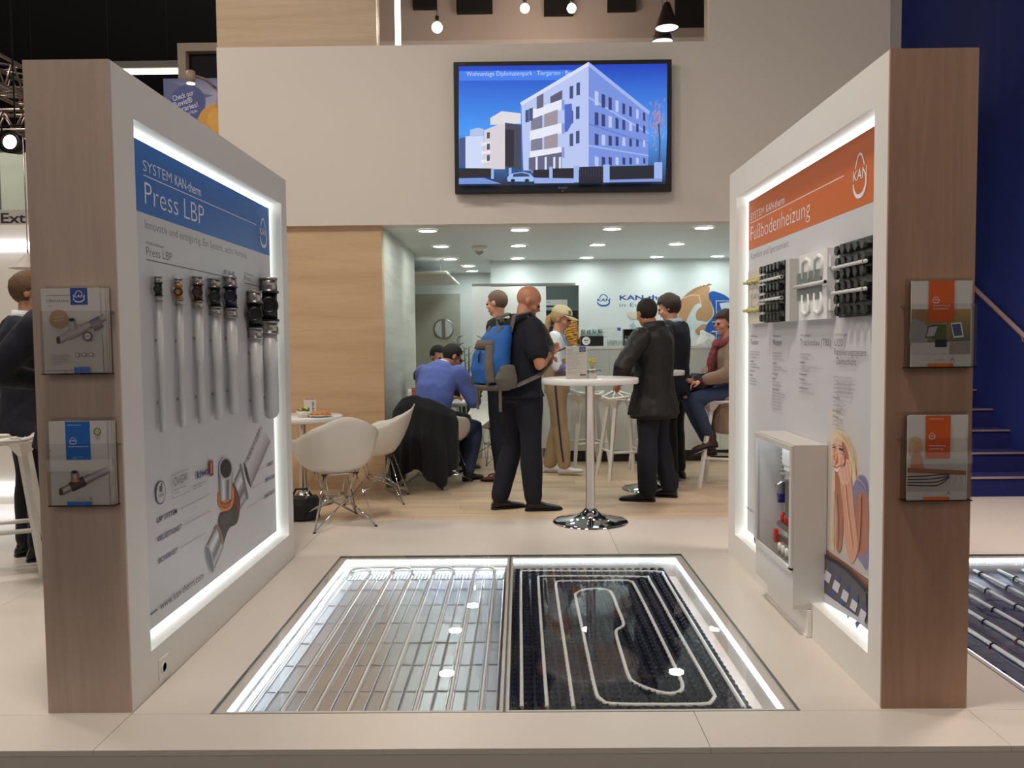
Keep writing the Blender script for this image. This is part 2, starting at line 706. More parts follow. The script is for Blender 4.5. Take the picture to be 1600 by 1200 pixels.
# ---- header wall, upper storey and alcove
YH, YW = 7.55, 7.6
mb = MB().box(-2.72, 3.36, YH, 7.75, 2.44, 4.05).box(1.735, 3.36, YH, 7.75, 4.05, 5.6)
struct('wall_header', mb, WALLP)
struct('wall_side', MB().box(3.36, 3.62, 7.9, 8.2, 0, 5.6), WALLP)
struct('trim_2', MB().box(-2.72, -1.27, YH + .02, 7.75, 4.05, 5.6), wood('oak_upper', (205, 180, 150), (186, 158, 126), 'x', 0.5))
struct('wall_left', MB().box(-3.4, -1.262, YW, 7.72, 0, 2.44), OAKW)
struct('wall_alcove', MB().box(-1.36, -1.262, 7.72, 9.98, 0, 2.44), OAKG)
mb = MB().box(-2.6, 3.0, 7.75, 13.2, 2.44, 2.52)
struct('ceiling', mb, COOLW)
struct('floor_upper', MB().box(-2.6, 3.3, 7.75, 12.5, 3.9, 4.0), WALLP)
struct('wall_right', MB().box(2.95, 3.05, 7.75, 13.2, 0, 2.44), COOLW)
# logo wall with the store-room opening
mb = MB().box(-0.376, 3.0, 11.0, 11.12, 2.12, 2.44).box(0.81, 3.0, 11.0, 11.12, 0, 2.12)
struct('wall_back', mb, COOLW)
mb = MB().box(-0.376, 0.83, 10.97, 11.13, 2.10, 2.135).box(0.80, 0.83, 10.97, 11.13, 0, 2.10)
struct('trim_3', mb, GLOSS)
mb = MB().box(-0.376, 1.5, 12.3, 12.4, 0, 2.44).box(1.4, 1.5, 11.12, 12.3, 0, 2.44)
struct('wall_store', mb, mat('store_grey', (150, 160, 158), 0.7))
struct('wall_corridor', MB().box(-2.6, -0.376, 13.0, 13.1, 0, 2.44).box(-2.7, -2.6, 9.98, 13.1, 0, 2.44).box(-0.376, -0.33, 11.12, 13.0, 0, 2.44), COOLW)

# corridor door with a round window
d = MB().box(-1.9, -0.93, 12.955, 13.0, 0.0, 2.12).obj('door_1', mat('door_greige', (178, 176, 160), 0.5, var=0.03))
d['kind'] = 'structure'
mb = MB().lathe([(0.14, -0.01), (0.16, -0.012), (0.16, 0.01), (0.14, 0.01)], (-1.19, 12.95, 1.57), 32, 'y', cap=False)
mb.obj('window_frame', STEEL, d)
MB().lathe([(0.14, -0.004), (0.14, 0.004)], (-1.19, 12.95, 1.57), 32, 'y').obj('window_glass', mat('porthole_glass', (205, 212, 205), 0.1), d)
MB().box(-1.215, -1.165, 12.935, 12.955, 1.43, 1.71).obj('window_bar', STEEL, d)
mb = MB().box(-0.62, 0.36, 10.90, 10.94, 0.02, 2.09, bev=0.003)
d = mb.obj('door_2', GLOSS)
d['kind'] = 'structure'
MB().box(-0.62, 0.75, 10.90, 10.96, 2.10, 2.13).obj('door_track', STEEL, d)
MB().tube([(0.30, 10.885, 0.95), (0.30, 10.87, 0.97), (0.30, 10.87, 1.13), (0.30, 10.885, 1.15)], 0.008).obj('door_handle', STEEL, d)

# suspended canopy in the corridor
t = thing('suspended_canopy', 'flat white canopy hung on thin wires in front of the corridor door with round window', 'canopy', (-1.7, 11.7, 2.24))
MB().box(-0.9, 0.78, -1.1, 1.0, 0, 0.035, bev=0.004).obj('canopy_board', PLASTIC, t)
for x in (-0.6, 0.68):
    for yy in (-0.9, 0.8):
        MB().tube([(x, yy, 0.03), (x, yy, 0.2)], 0.004, 6).obj('hanging_wire', STEEL, t)
MB().box(-0.25, -0.1, -0.35, -0.3, -0.012, 0).obj('canopy_vent', BLACKP, t)

# recessed downlights on the alcove ceiling
DL = glow('downlight_face', (240, 253, 250), 58.0)
rows = [(7.93, (-0.87, 0.015, 0.9, 1.78), 'first'), (9.24, (-0.87, 0, 0.885, 1.77), 'second'), (10.64, (-0.88, -0.01, 0.88, 1.78, 2.56), 'third')]
cols = ('first from the left', 'second from the left', 'third from the left', 'fourth from the left', 'fifth and rightmost')
for yy, xx, rn in rows:
    for x, cn in zip(xx, cols):
        t = thing('downlight', f'downlight of the {rn} ceiling row from the front, {cn}', 'ceiling light', (x, yy, 2.44), group='downlights of the alcove ceiling')
        MB().lathe([(0.085, -0.001), (0.085, -0.012), (0.105, -0.010), (0.108, -0.001)], n=28, cap=False).obj('trim_ring', GLOSS, t)
        MB().lathe([(0.085, -0.004), (0.085, -0.002)], n=28).obj('diffuser', DL, t)
for yy, cn in ((11.66, 'nearer'), (12.5, 'farther')):
    t = thing('downlight', f'{cn} of the two round downlights in the back corridor ceiling', 'ceiling light', (-0.71, yy, 2.44), group='downlights of the corridor')
    MB().lathe([(0.085, -0.001), (0.085, -0.012), (0.105, -0.010), (0.108, -0.001)], n=28, cap=False).obj('trim_ring', GLOSS, t)
    MB().lathe([(0.085, -0.004), (0.085, -0.002)], n=28).obj('diffuser', DL, t)
t = thing('smoke_detector', 'white dome smoke detector on the alcove ceiling between downlights', 'smoke detector', (-0.44, 9.33, 2.44))
MB().lathe([(0.085, 0), (0.085, -0.02), (0.07, -0.05), (0.05, -0.06), (0.0, -0.06)], n=24).obj('housing', PLASTIC, t)
MB().lathe([(0.045, -0.06), (0.045, -0.075), (0.015, -0.095), (0, -0.1)], n=16).obj('sensor_head', mat('grey_plastic', (150, 150, 145), 0.5), t)
for k in range(6):
    a = k * PI / 3
    MB().box(0.05, 0.066, -0.008, 0.008, -0.058, -0.05, Matrix.Rotation(a, 3, 'Z')).obj('vent_slot', BLACKP, t)

# upper storey behind the glass balustrade
struct('wall_upper', MB().box(-2.6, 3.3, 10.6, 10.7, 4.0, 6.9), mat('upper_room_paint', (216, 204, 198), 0.6))
mb = MB()
for x0, x1, z0, z1 in ((-0.75, -0.30, 5.50, 6.6), (0.35, 0.72, 5.46, 6.6), (1.15, 1.5, 5.50, 6.6), (2.0, 2.5, 5.30, 6.6), (-1.3, -1.0, 5.56, 6.6)):
    mb.box(x0, x1, 10.5, 10.6, z0, z1)
o = mb.obj('trim_4', DARK)
o['kind'] = 'structure'
w1 = MB().box(-1.262, 1.735, 7.60, 7.612, 4.05, 5.15).obj('window_1', clear('balustrade_glass', (225, 220, 215), 0.0, 0.08))
w1['kind'] = 'structure'
MB().box(-1.262, 1.735, 7.58, 7.63, 4.035, 4.06).obj('window_rail', ALU, w1)
t = thing('tube_lamp', 'vertical white light tube on the upper storey beside the wood panel', 'lamp', (-1.12, 7.9, 4.0))
MB().tube([(0, 0, 0.02), (0, 0, 1.4)], 0.028, 12).obj('light_tube', glow('tube_light', (240, 248, 255), 6), t)
MB().lathe([(0.05, 0), (0.05, 0.03), (0.02, 0.04)], n=16).obj('base', ALU, t)
BULB = glow('bulb_light', (255, 238, 220), 170)
for px, py, yy, r, lab in ((683, 43, 9.0, 0.055, 'largest bare round bulb glowing on the upper storey at left'), (820, 13, 9.6, 0.05, 'middle small bare bulb hanging on the upper storey above the television'), (893, 13, 9.6, 0.05, 'right small bare bulb hanging on the upper storey above the television')):
    p = at(px, py, y=yy)
    t = thing('bare_bulb', lab, 'lamp', p, group='bulbs of the upper storey')
    MB().ball((0, 0, 0), r, n=16, m=10).obj('bulb', BULB, t)
    MB().lathe([(0.02, r * 0.9), (0.022, r + 0.06), (0.012, r + 0.07)], n=12).obj('socket', BLACKP, t)
    MB().tube([(0, 0, r + 0.06), (0, 0, 1.0)], 0.004, 6).obj('cord', BLACKP, t)
for px, py, yy, lab in ((1042, 45, 8.6, 'upper cone pendant lamp with white lit mouth on the upper storey'), (1035, 66, 9.6, 'lower cone pendant lamp partly hidden behind the header wall')):
    p = at(px, py, y=yy)
    t = thing('pendant_lamp', lab, 'lamp', p)
    MB().lathe([(0.125, 0), (0.045, 0.22), (0.03, 0.26), (0.026, 0.26), (0.04, 0.215), (0.12, 0.002)], n=28, cap=False).obj('lamp_shade', mat('dark_shade', (70, 62, 58), 0.5), t)
    MB().lathe([(0.115, 0.012), (0.115, 0.016)], n=24).obj('diffuser', glow('pendant_light', (225, 240, 255), 5), t)
    MB().tube([(0, 0, 0.25), (0, 0, 1.0)], 0.004, 6).obj('cord', BLACKP, t)

# ---- blue stairwell on the right
struct('wall_stairwell', MB().box(4.5, 4.62, 6.4, 10.5, -0.01, 5.6).box(3.62, 4.5, 10.4, 10.5, 0, 5.6), NAVY)
STEP = mat('navy_carpet', (22, 26, 92), 0.9, bump=0.15, bscale=400)
for i in range(9):
    t = thing('stair_step', 'navy carpeted stair step with pale metal nosing, number %s from the floor' % ('one two three four five six seven eight nine'.split()[i]), 'stair step', (4.05, 6.98 + 0.28 * i, 0.17 * i), group='steps of the blue staircase')
    MB().box(-0.44, 0.449, 0, 0.28, 0 if i == 0 else -0.0, 0.168).obj('riser', STEP, t)
    MB().box(-0.44, 0.449, -0.012, 0.02, 0.155, 0.171, bev=0.002).obj('nosing', mat('nosing_metal', (190, 160, 155), 0.4, 0.6), t)
t = thing('stair_handrail', 'pale round handrail sloping down along the navy stairwell wall', 'handrail', (4.45, 7.2, 1.33))
MB().tube([(0, -0.45, -0.26), (0, -0.3, -0.18), (0, 2.4, 1.40)], 0.022, 12, round_ends=True).obj('rail', mat('rail_metal', (214, 180, 172), 0.35, 0.5), t)
for yy in (0.12, 1.0, 1.9):
    MB().tube([(0.05, yy, yy * 0.585 - 0.09), (0.02, yy, yy * 0.585 - 0.08), (0, yy, yy * 0.585 - 0.02)], 0.008, 8).obj('bracket', STEEL, t)

# ---- dark hall shell
hall = MB().box(-16, 16, -6, 26, 9.0, 9.2)
struct('ceiling_hall', hall, DARK)
struct('wall_hall', MB().box(-16, 16, 25, 25.2, -0.2, 9), DARK)
struct('wall_hall_left', MB().box(-16, -15.8, -6, 25, -0.2, 9), DARK)


# ================================================================== the two display walls
def display_wall(side):
    """freestanding wall: white box with a lit recess, wood front edge"""
    left = side == 'left'
    xi, xo = (-1.458, -1.768) if left else (1.3245, 1.6366)     # inner face, outer face
    sgn = -1 if left else 1                                       # from inner face outwards
    y0, y1, h = (2.97, 5.19, 2.39)
    oy0, oy1, oz0, oz1 = (3.147, 5.08, 0.165, 2.226) if left else (3.095, 5.035, 0.16, 2.225)
    dep = 0.11
    name = 'display_wall'
    lab = ('left white display wall with wood front edge and blue header poster' if left else 'right white display wall with brown wood front edge and orange header poster')
    t = thing(name, lab, 'display wall', ((xi + xo) / 2, (y0 + y1) / 2, 0))

    def bx(m, a0, a1, b0, b1, c0, c1):
        m.box(min(a0, a1), max(a0, a1), b0, b1, c0, c1)
    m = MB()
    xd = xi + sgn * dep
    bx(m, xd, xo, y0 + .012, y1, 0, h)
    bx(m, xi, xd, y0 + .012, oy0, 0, h)
    bx(m, xi, xd, oy1, y1, 0, h)
    bx(m, xi, xd, oy0, oy1, 0, oz0)
    bx(m, xi, xd, oy0, oy1, oz1, h)
    bmesh.ops.remove_doubles(m.bm, verts=m.bm.verts[:], dist=1e-5)
    m.obj('wall_body', WHITE, t, True, fix=False)
    m = MB()
    bx(m, xi, xo, y0, y0 + .012, 0, h)
    m.obj('wood_edge', ASHL if left else ASHR, t, True)
    # light strip around the poster board
    m = MB()
    g = 0.03
    xe0, xe1 = xi + sgn * (dep - 0.014), xi + sgn * (dep - 0.004)
    bx(m, xe0, xe1, oy0 + .002, oy1 - .002, oz1 - g, oz1 - .002)
    bx(m, xe0, xe1, oy0 + .002, oy1 - .002, oz0 + .002, oz0 + g)
    bx(m, xe0, xe1, oy0 + .002, oy0 + g, oz0 + g, oz1 - g)
    bx(m, xe0, xe1, oy1 - g, oy1 - .002, oz0 + g, oz1 - g)
    m.obj('light_strip', LED, t, True)
    m = MB()
    xp = xi + sgn * 0.068
    g = 0.032
    bx(m, xp, xp + sgn * 0.02, oy0 + g, oy1 - g, oz0 + g, oz1 - g)
    m.obj('poster_board', mat('poster_white', (206, 206, 210), 0.4), t, True)
    return t, xp, (oy0 + g, oy1 - g, oz0 + g, oz1 - g)


WHT, INK = (235, 238, 242), (58, 58, 70)
GREY = (140, 140, 146)
# ---- left wall -------------------------------------------------------------
LW, XP, (ya, yb, za, zb) = display_wall('left')
p = Print((XP, 0, 0), (0, 1, 0), (0, 0, 1), (1, 0, 0))
p.rect(ya, 1.905, yb, zb, (6, 104, 192))
p.text('SYSTEM', 3.365, 2.078, 0.045, 0.275, WHT, thin=-0.008)
p.text('KAN-therm', 3.672, 2.078, 0.045, 0.30, WHT, thin=0.006)
p.rect(3.365, 2.058, 4.80, 2.062, WHT)
p.text('Press LBP', 3.37, 1.945, 0.092, 0.63, WHT, thin=-0.012)
p.logo(4.925, 2.03, 0.165, WHT)
p.obj('printed_banner', LW)
p = Print((XP, 0, 0), (0, 1, 0), (0, 0, 1), (1, 0, 0))
p.text('Innovativ und einzigartig. Ein System, sechs Vorteile.', 3.366, 1.845, 0.036, 1.26, INK, thin=-0.012)
p.text('SYSTEM KAN-therm', 3.368, 1.782, 0.010, 0.17, INK)
p.text('Press LBP', 3.368, 1.735, 0.036, 0.25, INK, thin=-0.012)
p.rect(3.367, 1.716, 4.438, 1.720, INK)
p.text('Ø 16-40', 4.25, 1.730, 0.024, 0.16, INK)
p.text('SYSTEM KAN-therm', 4.56, 1.755, 0.010, 0.17, INK)
p.text('Press', 4.56, 1.722, 0.028, 0.11, INK, thin=-0.012)
p.rect(4.56, 1.703, 5.035, 1.707, INK)
p.text('Ø 50-63', 4.86, 1.716, 0.022, 0.16, INK)
for s_, a_, b_, w_ in (('LBP SYSTEM', 3.382, 0.622, 0.20), ('VIELSEITIGKEIT', 3.376, 0.542, 0.255), ('SICHERHEIT', 3.381, 0.449, 0.195), ('KOMFORT', 4.88, 0.626, 0.13), ('OBERFLÄCHEN', 4.83, 0.541, 0.19), ('KOMPATIBILITÄT', 4.81, 0.447, 0.21)):
    p.text(s_, a_, b_, 0.022, w_, (40, 44, 84), thin=0.01)
p.strip([(3.61, 0.634), (3.98, 0.634)], 0.0022, GREY)
p.strip([(3.65, 0.552), (3.97, 0.552)], 0.0022, GREY)
p.strip([(3.60, 0.460), (3.90, 0.460)], 0.0022, GREY)
p.strip([(4.66, 0.636), (4.86, 0.636)], 0.0022, GREY)
p.strip([(4.58, 0.552), (4.81, 0.552)], 0.0022, GREY)
p.strip([(4.48, 0.458), (4.79, 0.458)], 0.0022, GREY)
p.rect(3.285, 0.262, 3.352, 0.268, (40, 44, 84))
p.text('www.kan-therm.com', 3.378, 0.252, 0.034, 0.47, (40, 44, 70), thin=-0.004)
# certification marks
for q in (0, 1):
    p.disc(3.418, 0.745, 0.047 - q * .005, 0.050 - q * .005, INK if q == 0 else (206, 206, 210))
p.rect(3.405, 0.748, 3.418, 0.775, INK)
p.rect(3.421, 0.748, 3.432, 0.785, INK)
p.text('DVGW', 3.418, 0.728, 0.013, 0.05, INK, align='c')
for k in range(4):
    u0, v0, u1, v1 = [(3.53, 0.695, 3.715, 0.697), (3.53, 0.80, 3.715, 0.802), (3.53, 0.695, 3.532, 0.802), (3.713, 0.695, 3.715, 0.802)][k]
    p.rect(u0, v0, u1, v1, GREY)
p.text('ÖVGW', 3.545, 0.748, 0.038, 0.155, INK, thin=-0.012)
p.lines(3.545, 0.728, 0.15, 2, 0.014, 0.004, GREY, 3)
p.text('kiwa', 3.80, 0.738, 0.036, 0.15, (34, 46, 110), thin=0.02)
p.rect(3.955, 0.722, 4.005, 0.798, (150, 60, 44))
p.rect(3.972, 0.735, 3.986, 0.785, (222, 150, 110))
p.lines(3.75, 0.708, 0.18, 2, 0.012, 0.004, GREY, 4)
p.obj('lettering', LW)
# big picture of the tee fitting: plane coordinates (y, z)
p = Print((XP, 0, 0), (0, 1, 0), (0, 0, 1), (1, 0, 0))
ST = [(88, 88, 92), (190, 190, 194), (228, 228, 230), (150, 150, 154), (104, 104, 110), (196, 196, 200), (120, 120, 124)]
PI_ = [(120, 116, 122), (176, 172, 178), (206, 203, 208), (186, 183, 188), (140, 136, 142)]
p.px = True


def pc(*ps):
    return [(210 + a / 3.75, 660 + b_ / 3.75) for a, b_ in ps]


p.sleeve(*pc((640, 238), (682, 382), (742, 18), (798, 112)), [(150, 146, 152), (206, 203, 208), (196, 192, 198), (172, 168, 174), (132, 128, 134)])
p.blob(pc((640, 234), (656, 262), (672, 325), (684, 384), (664, 350), (648, 300)), (66, 62, 66))
p.px = None
a_ = p.P(pc((668, 232))[0])
p.text('KAN • LBP', a_[0], a_[1], .040, .26, (112, 108, 114), rot=.55)
p.px = True
p.sleeve(*pc((566, 385), (616, 515), (622, 256), (664, 440)), ST)
p.blob(pc((616, 252), (630, 258), (664, 420), (664, 450), (650, 440), (634, 350)), (126, 126, 130))
p.blob(pc((566, 360), (588, 368), (614, 440), (618, 500), (606, 575), (584, 600), (572, 560), (576, 450)), (112, 58, 48))
p.blob(pc((498, 535), (530, 515), (575, 470), (606, 520), (598, 590), (560, 615), (540, 650), (518, 716), (500, 690), (488, 600)), (58, 55, 53))
p.blob(pc((508, 545), (540, 530), (570, 520), (560, 570), (520, 600), (504, 590)), (78, 73, 71))
p.sleeve(*pc((474, 612), (520, 730), (420, 722), (462, 872)), ST)
p.blob(pc((464, 622), (476, 603), (492, 606), (512, 660), (522, 705), (514, 724), (500, 670), (484, 630)), (150, 116, 104))
p.blob(pc((414, 724), (428, 722), (448, 760), (462, 820), (466, 868), (456, 884), (440, 868), (424, 820), (414, 770)), (178, 180, 184))
p.blob(pc((418, 734), (428, 732), (444, 766), (457, 822), (460, 862), (453, 873), (440, 856), (426, 812), (418, 770)), (112, 118, 124))
p.blob(pc((488, 405), (500, 430), (528, 440), (560, 425), (574, 372), (580, 440), (564, 500), (526, 520), (492, 492), (486, 445)), (226, 128, 40))
p.blob(pc((500, 470), (528, 490), (560, 470), (556, 490), (528, 505), (502, 492)), (176, 88, 26))
p.sleeve(*pc((497, 462), (567, 448), (490, 270), (574, 270)), ST)
p.blob(pc((497, 460), (530, 474), (567, 447), (560, 468), (530, 484), (502, 474)), (90, 90, 94))
for sc_, c_ in ((1.0, (186, 186, 190)), (.84, (112, 112, 116)), (.76, (34, 32, 34))):
    p.blob(pc(*[(531 + 41 * sc_ * math.cos(q * PI / 8), 270 + 69 * sc_ * math.sin(q * PI / 8)) for q in range(16)]), c_)
p.obj('printed_picture', LW)


# sample pipes with press tees fixed on the board
PIPEW = mat('white_pipe', (206, 206, 206), 0.35)
TEES = [(3.425, 1.60, 1.00, .017, (40, 34, 32), 'slimmest white sample pipe with black tee, first from the front'),
        (3.625, 1.60, 1.00, .019, (196, 140, 56), 'thin white sample pipe with ochre tee fitting'),
        (3.832, 1.61, 0.997, .024, (84, 38, 32), 'white sample pipe with maroon tee fitting, third from the front'),
        (4.040, 1.60, 0.996, .029, (28, 42, 44), 'white sample pipe with dark green black tee, left of the navy one'),
        (4.248, 1.61, 1.002, .034, (30, 30, 62), 'white sample pipe with navy tee fitting, fifth from the front'),
        (4.612, 1.53, 0.92, .043, (24, 26, 28), 'thick white sample pipe with black tee set lower than its neighbour'),
        (4.855, 1.59, 0.922, .053, (20, 22, 24), 'thickest white sample pipe with steel sleeves and black tee at the far end')]
R_BR = math.atan2(-1.7, .5)
for yy, zt, z0, r, colr, lab in TEES:
    r *= .78
    xc = XP + r + 0.008
    t = thing('sample_pipe', lab, 'pipe sample', (XP, yy, z0), group='sample pipes with press tees on the left wall')
    m = MB().tube([(xc, yy, z0 + r * 0.9), (xc, yy, zt - r * 3)], r, 20)
    for v in m.bm.verts:                                   # bevel-cut lower end
        if v.co.z < z0 + r * 2:
            v.co.z += (v.co.y - yy) * 0.9
    m.obj('pipe', PIPEW, t, True)
    cm = mat('tee_%d_%d_%d' % colr, colr, 0.35)
    body = MB().tube([(xc, yy, zt - r * 2.2), (xc, yy, zt + r * 2.0)], r * 1.08, 20)
    body.tube([(xc, yy, zt), (xc + r * .5, yy - r * 1.7, zt)], r * 1.05, 20)
    body.tube([(xc, yy, zt - r * 2.2), (xc, yy, zt - r * 1.9)], r * 1.35, 20).tube([(xc, yy, zt + r * 1.8), (xc, yy, zt + r * 2.1)], r * 1.35, 20)
    body.obj('tee_body', cm, t, True)
    for a, b in ((zt - r * 4.0, zt - r * 2.1), (zt + r * 2.0, zt + r * 4.0)):
        m = MB().tube([(xc, yy, a), (xc, yy, b)], r * 1.16, 20)
        for q in (a, b - r * .25):
            m.tube([(xc, yy, q), (xc, yy, q + r * .25)], r * 1.24, 20)
        m.obj('press_sleeve', STEEL, t, True)
    MB().lathe([(r * 0.7, r * 1.2), (r * 1.25, r * 1.25), (r * 1.25, r * 2.75), (r * 0.85, r * 2.8), (r * 0.8, r * 2.3), (0, r * 2.2)], n=20, axis='x').obj('branch_socket', BLACKP, t).matrix_local = Matrix.Translation((xc - XP, 0, zt - z0)) @ Matrix.Rotation(R_BR, 4, 'Z') @ Matrix.Translation((-r * .6, 0, 0))
    for q in (z0 + 0.12, zt - 0.22):
        MB().box(XP, xc - r * .6, yy - r * .4, yy + r * .4, q, q + 0.012).obj('clip', ALU, t, True)

t = thing('wall_socket', 'white round socket low on the left display wall', 'socket', (-1.458, 3.245, 0.063))
MB().box(0, 0.006, -0.042, 0.042, -0.042, 0.042, bev=0.002).obj('cover_plate', PLASTIC, t)
MB().lathe([(0.026, 0.006), (0.026, 0.010), (0.02, 0.010), (0.019, 0.003), (0, 0.003)], n=24, axis='x').obj('outlet', PLASTIC, t)
for q in (-0.008, 0.008):
    MB().lathe([(0.003, 0.0032), (0.003, 0.0042)], (0, q, 0), 8, 'x').obj('pin_hole', BLACKP, t)

# ---- right wall ------------------------------------------------------------
RW, XR, (ya, yb, za, zb) = display_wall('right')
RU = dict(O=(XR, 0, 0), U=(0, -1, 0), V=(0, 0, 1), N=(-1, 0, 0))
ORG = (206, 104, 34)
p = Print(**RU)
p.rect(-yb, 1.90, -ya, zb, ORG)
p.text('SYSTEM', -4.965, 2.075, 0.042, 0.27, WHT, thin=-0.006)
p.text('KAN-therm', -4.655, 2.075, 0.042, 0.32, WHT, thin=0.006)
p.rect(-4.965, 2.058, -3.55, 2.062, WHT)
p.text('Fußbodenheizung', -4.955, 1.952, 0.085, 1.0, WHT, thin=-0.014)
p.logo(-3.385, 2.03, 0.17, WHT)
p.obj('printed_banner', RW)
p = Print(**RU)
p.text('Komfort und Sparsamkeit', -4.95, 1.842, 0.036, 0.68, INK, thin=-0.012)
COLS = ((-4.952, (('Tacker', .17),), .31, 'lllBllBBlll'), (-4.505, (('Noppe', .15),), .37, 'lllBllBBlsBllllls'), (-4.056, (('Trockenbau (TBS)', .40),), .40, 'lsBlsBBlBl'), (-3.607, (('U20', .09), ('Renovierungssystem', .33), ('- Dünnschicht', .235)), .30, 'lllllBllBBls'))
for a_, lines_, wd, rows_ in COLS:
    p.text('SYSTEM KAN-therm', a_, 1.378, 0.009, 0.14, INK)
    z = 1.335
    for s_, w_ in lines_:
        p.text(s_, a_, z, 0.030, w_, INK, thin=-0.006)
        z -= 0.040
    z -= 0.006 + .012 * (len(lines_) > 1)
    nb = 0
    for q_, c_ in enumerate(rows_):
        if c_ == 'B':
            z -= .008
            p.text(('Anwendung', 'Rohrabstand', 'Dämmung', 'Systemkomponenten')[nb % 4], a_, z, 0.011, (.07, .09, .06, .12)[nb % 4], INK, thin=0.008)
            nb += 1
        else:
            p.lines(a_, z, wd * (.55 if c_ == 's' else 1), 1, 0.02, 0.0055, (172, 172, 177), q_ + int(-a_ * 100))
        z -= .0168
p.text('www.kan-therm.com', -4.98, 0.335, 0.022, 0.3, (40, 44, 70))
p.obj('lettering', RW)
# printed photograph of a woman resting her chin on folded hands, in photograph pixels
p = Print(px=True, **RU)
SK, SKD, SKL = (214, 158, 130), (176, 116, 92), (232, 184, 158)
p.poly([(1293, 640), (1357, 636), (1357, 900), (1293, 880)], (206, 200, 198), [(214, 206, 200), (206, 205, 208), (196, 190, 190), (196, 180, 170)])
p.poly([(1293, 690), (1303, 690), (1303, 862), (1293, 860)], (200, 190, 180))
p.poly([(1291, 858), (1357, 905), (1357, 925), (1291, 872)], (150, 104, 82))
p.blob([(1299, 690), (1301, 676), (1310, 671), (1324, 680), (1334, 700), (1342, 735), (1337, 755), (1326, 740), (1316, 700), (1300, 725)], (232, 206, 172))
p.blob([(1312, 790), (1305, 765), (1304, 850), (1300, 858), (1298, 840), (1301, 740), (1306, 745)], (228, 204, 172))
p.blob([(1337, 752), (1346, 742), (1356, 752), (1357, 790), (1357, 885), (1345, 878), (1322, 840), (1324, 790)], (134, 128, 160))
p.blob([(1338, 780), (1347, 770), (1357, 780), (1357, 850), (1345, 870), (1338, 840)], SKD)
p.blob([(1302, 693), (1308, 684), (1318, 690), (1325, 710), (1324, 730), (1314, 745), (1306, 742), (1301, 725), (1300, 708)], SKL)
p.blob([(1316, 690), (1322, 696), (1327, 716), (1324, 732), (1319, 715)], SKD)
p.blob([(1306, 735), (1312, 745), (1318, 758), (1318, 830), (1314, 862), (1307, 855), (1308, 810), (1306, 770)], SKD)
p.blob([(1318, 730), (1326, 722), (1331, 745), (1336, 800), (1341, 858), (1331, 880), (1322, 850), (1318, 790), (1314, 755)], SK)
p.blob([(1312, 728), (1318, 718), (1328, 720), (1332, 740), (1324, 758), (1314, 752)], SKL)
for a_, b_ in (((1315, 724), (1320, 752)), ((1320, 720), (1325, 752)), ((1325, 721), (1329, 748))):
    p.strip([a_, b_], 0.004, SKD)
p.blob([(1305, 728), (1309, 731), (1315, 727), (1311, 737), (1306, 735)], (236, 228, 224))
p.strip(smooth_loop([(1304, 728), (1309, 731), (1316, 726)], 4, False), 0.006, (176, 84, 80))
for q in range(7):
    p.strip(smooth_loop([(1312 + q * 2.5, 675 + q), (1325 + q * 2, 696 + q * 2), (1334 + q * .8, 725 + q), (1338 + q * .3, 744)], 4, False), .0035, ((214, 184, 146), (244, 224, 196), (200, 168, 128))[q % 3])
for q in range(4):
    p.strip(smooth_loop([(1303 + q, 765), (1302 + q * 1.2, 800), (1300 + q * 1.4, 850)], 4, False), .0035, ((214, 184, 146), (244, 224, 196))[q % 2])
p.strip(smooth_loop([(1322, 752), (1327, 800), (1334, 855)], 4, False), .010, SKL)
p.strip(smooth_loop([(1309, 770), (1311, 810), (1311, 850)], 4, False), .008, (200, 142, 116))
p.strip(smooth_loop([(1347, 772), (1346, 820), (1343, 860)], 4, False), .010, (190, 132, 106))
p.blob([(1305, 712), (1309, 710), (1310, 720), (1306, 722)], (238, 176, 156))
p.blob([(1316, 714), (1322, 712), (1322, 724), (1316, 726)], (222, 158, 136))
p.strip(smooth_loop([(1341, 748), (1349, 752), (1356, 764)], 4, False), .008, (158, 152, 184))
p.strip([(1304, 699), (1308, 698)], 0.007, (70, 52, 48))
p.strip([(1314, 701), (1320, 703)], 0.009, (70, 52, 48))
p.strip([(1303, 696), (1308, 694)], 0.004, (150, 112, 84))
p.strip([(1313, 696), (1321, 698)], 0.004, (150, 112, 84))
p.strip([(1308, 703), (1306, 716), (1309, 718)], 0.005, SKD)
p.poly([(1291, 866), (1325, 885), (1357, 918), (1357, 976), (1291, 930)], (86, 84, 92))
p.strip(smooth_loop([(1291, 868), (1325, 889), (1357, 923)], 5, False), 0.018, (40, 36, 40))
for q in range(5):
    a_ = 1294 + q * 14
    b_ = 896 + q * 15
    p.strip(smooth_loop([(a_ + 8, b_ - 10), (a_ + 5, b_ + 6), (a_ - 4, b_ + 16), (a_ - 8, b_ + 22)], 4, False), 0.024, (70, 74, 140))
    p.poly([(a_, b_ - 6), (a_ + 9, b_ + 2), (a_ + 5, b_ + 16), (a_ - 4, b_ + 8)], (206, 206, 212))
p.poly([(1291, 925), (1357, 972), (1357, 978), (1291, 940)], (196, 196, 204))
p.obj('printed_picture', RW)

# samples of heating boards screwed to the right wall
NUB = mat('black_nub_plastic', (16, 16, 19), 0.28)
YEL = mat('pale_yellow_pipe', (216, 206, 130), 0.4)
TUBE = mat('pale_heating_pipe', (216, 216, 212), 0.35)


def nub_shape(m, c, ax, ay, az, r, h):
    """clover-like stud: short eight-sided stump with a flared head"""
    for rr, z0, z1 in ((r * .72, 0, h * .6), (r, h * .6, h)):
        m.loft([(c + az * z0, ax * rr, ay * rr), (c + az * z1, ax * rr * .92, ay * rr * .92)], 6, True, False)


STUDS = {}


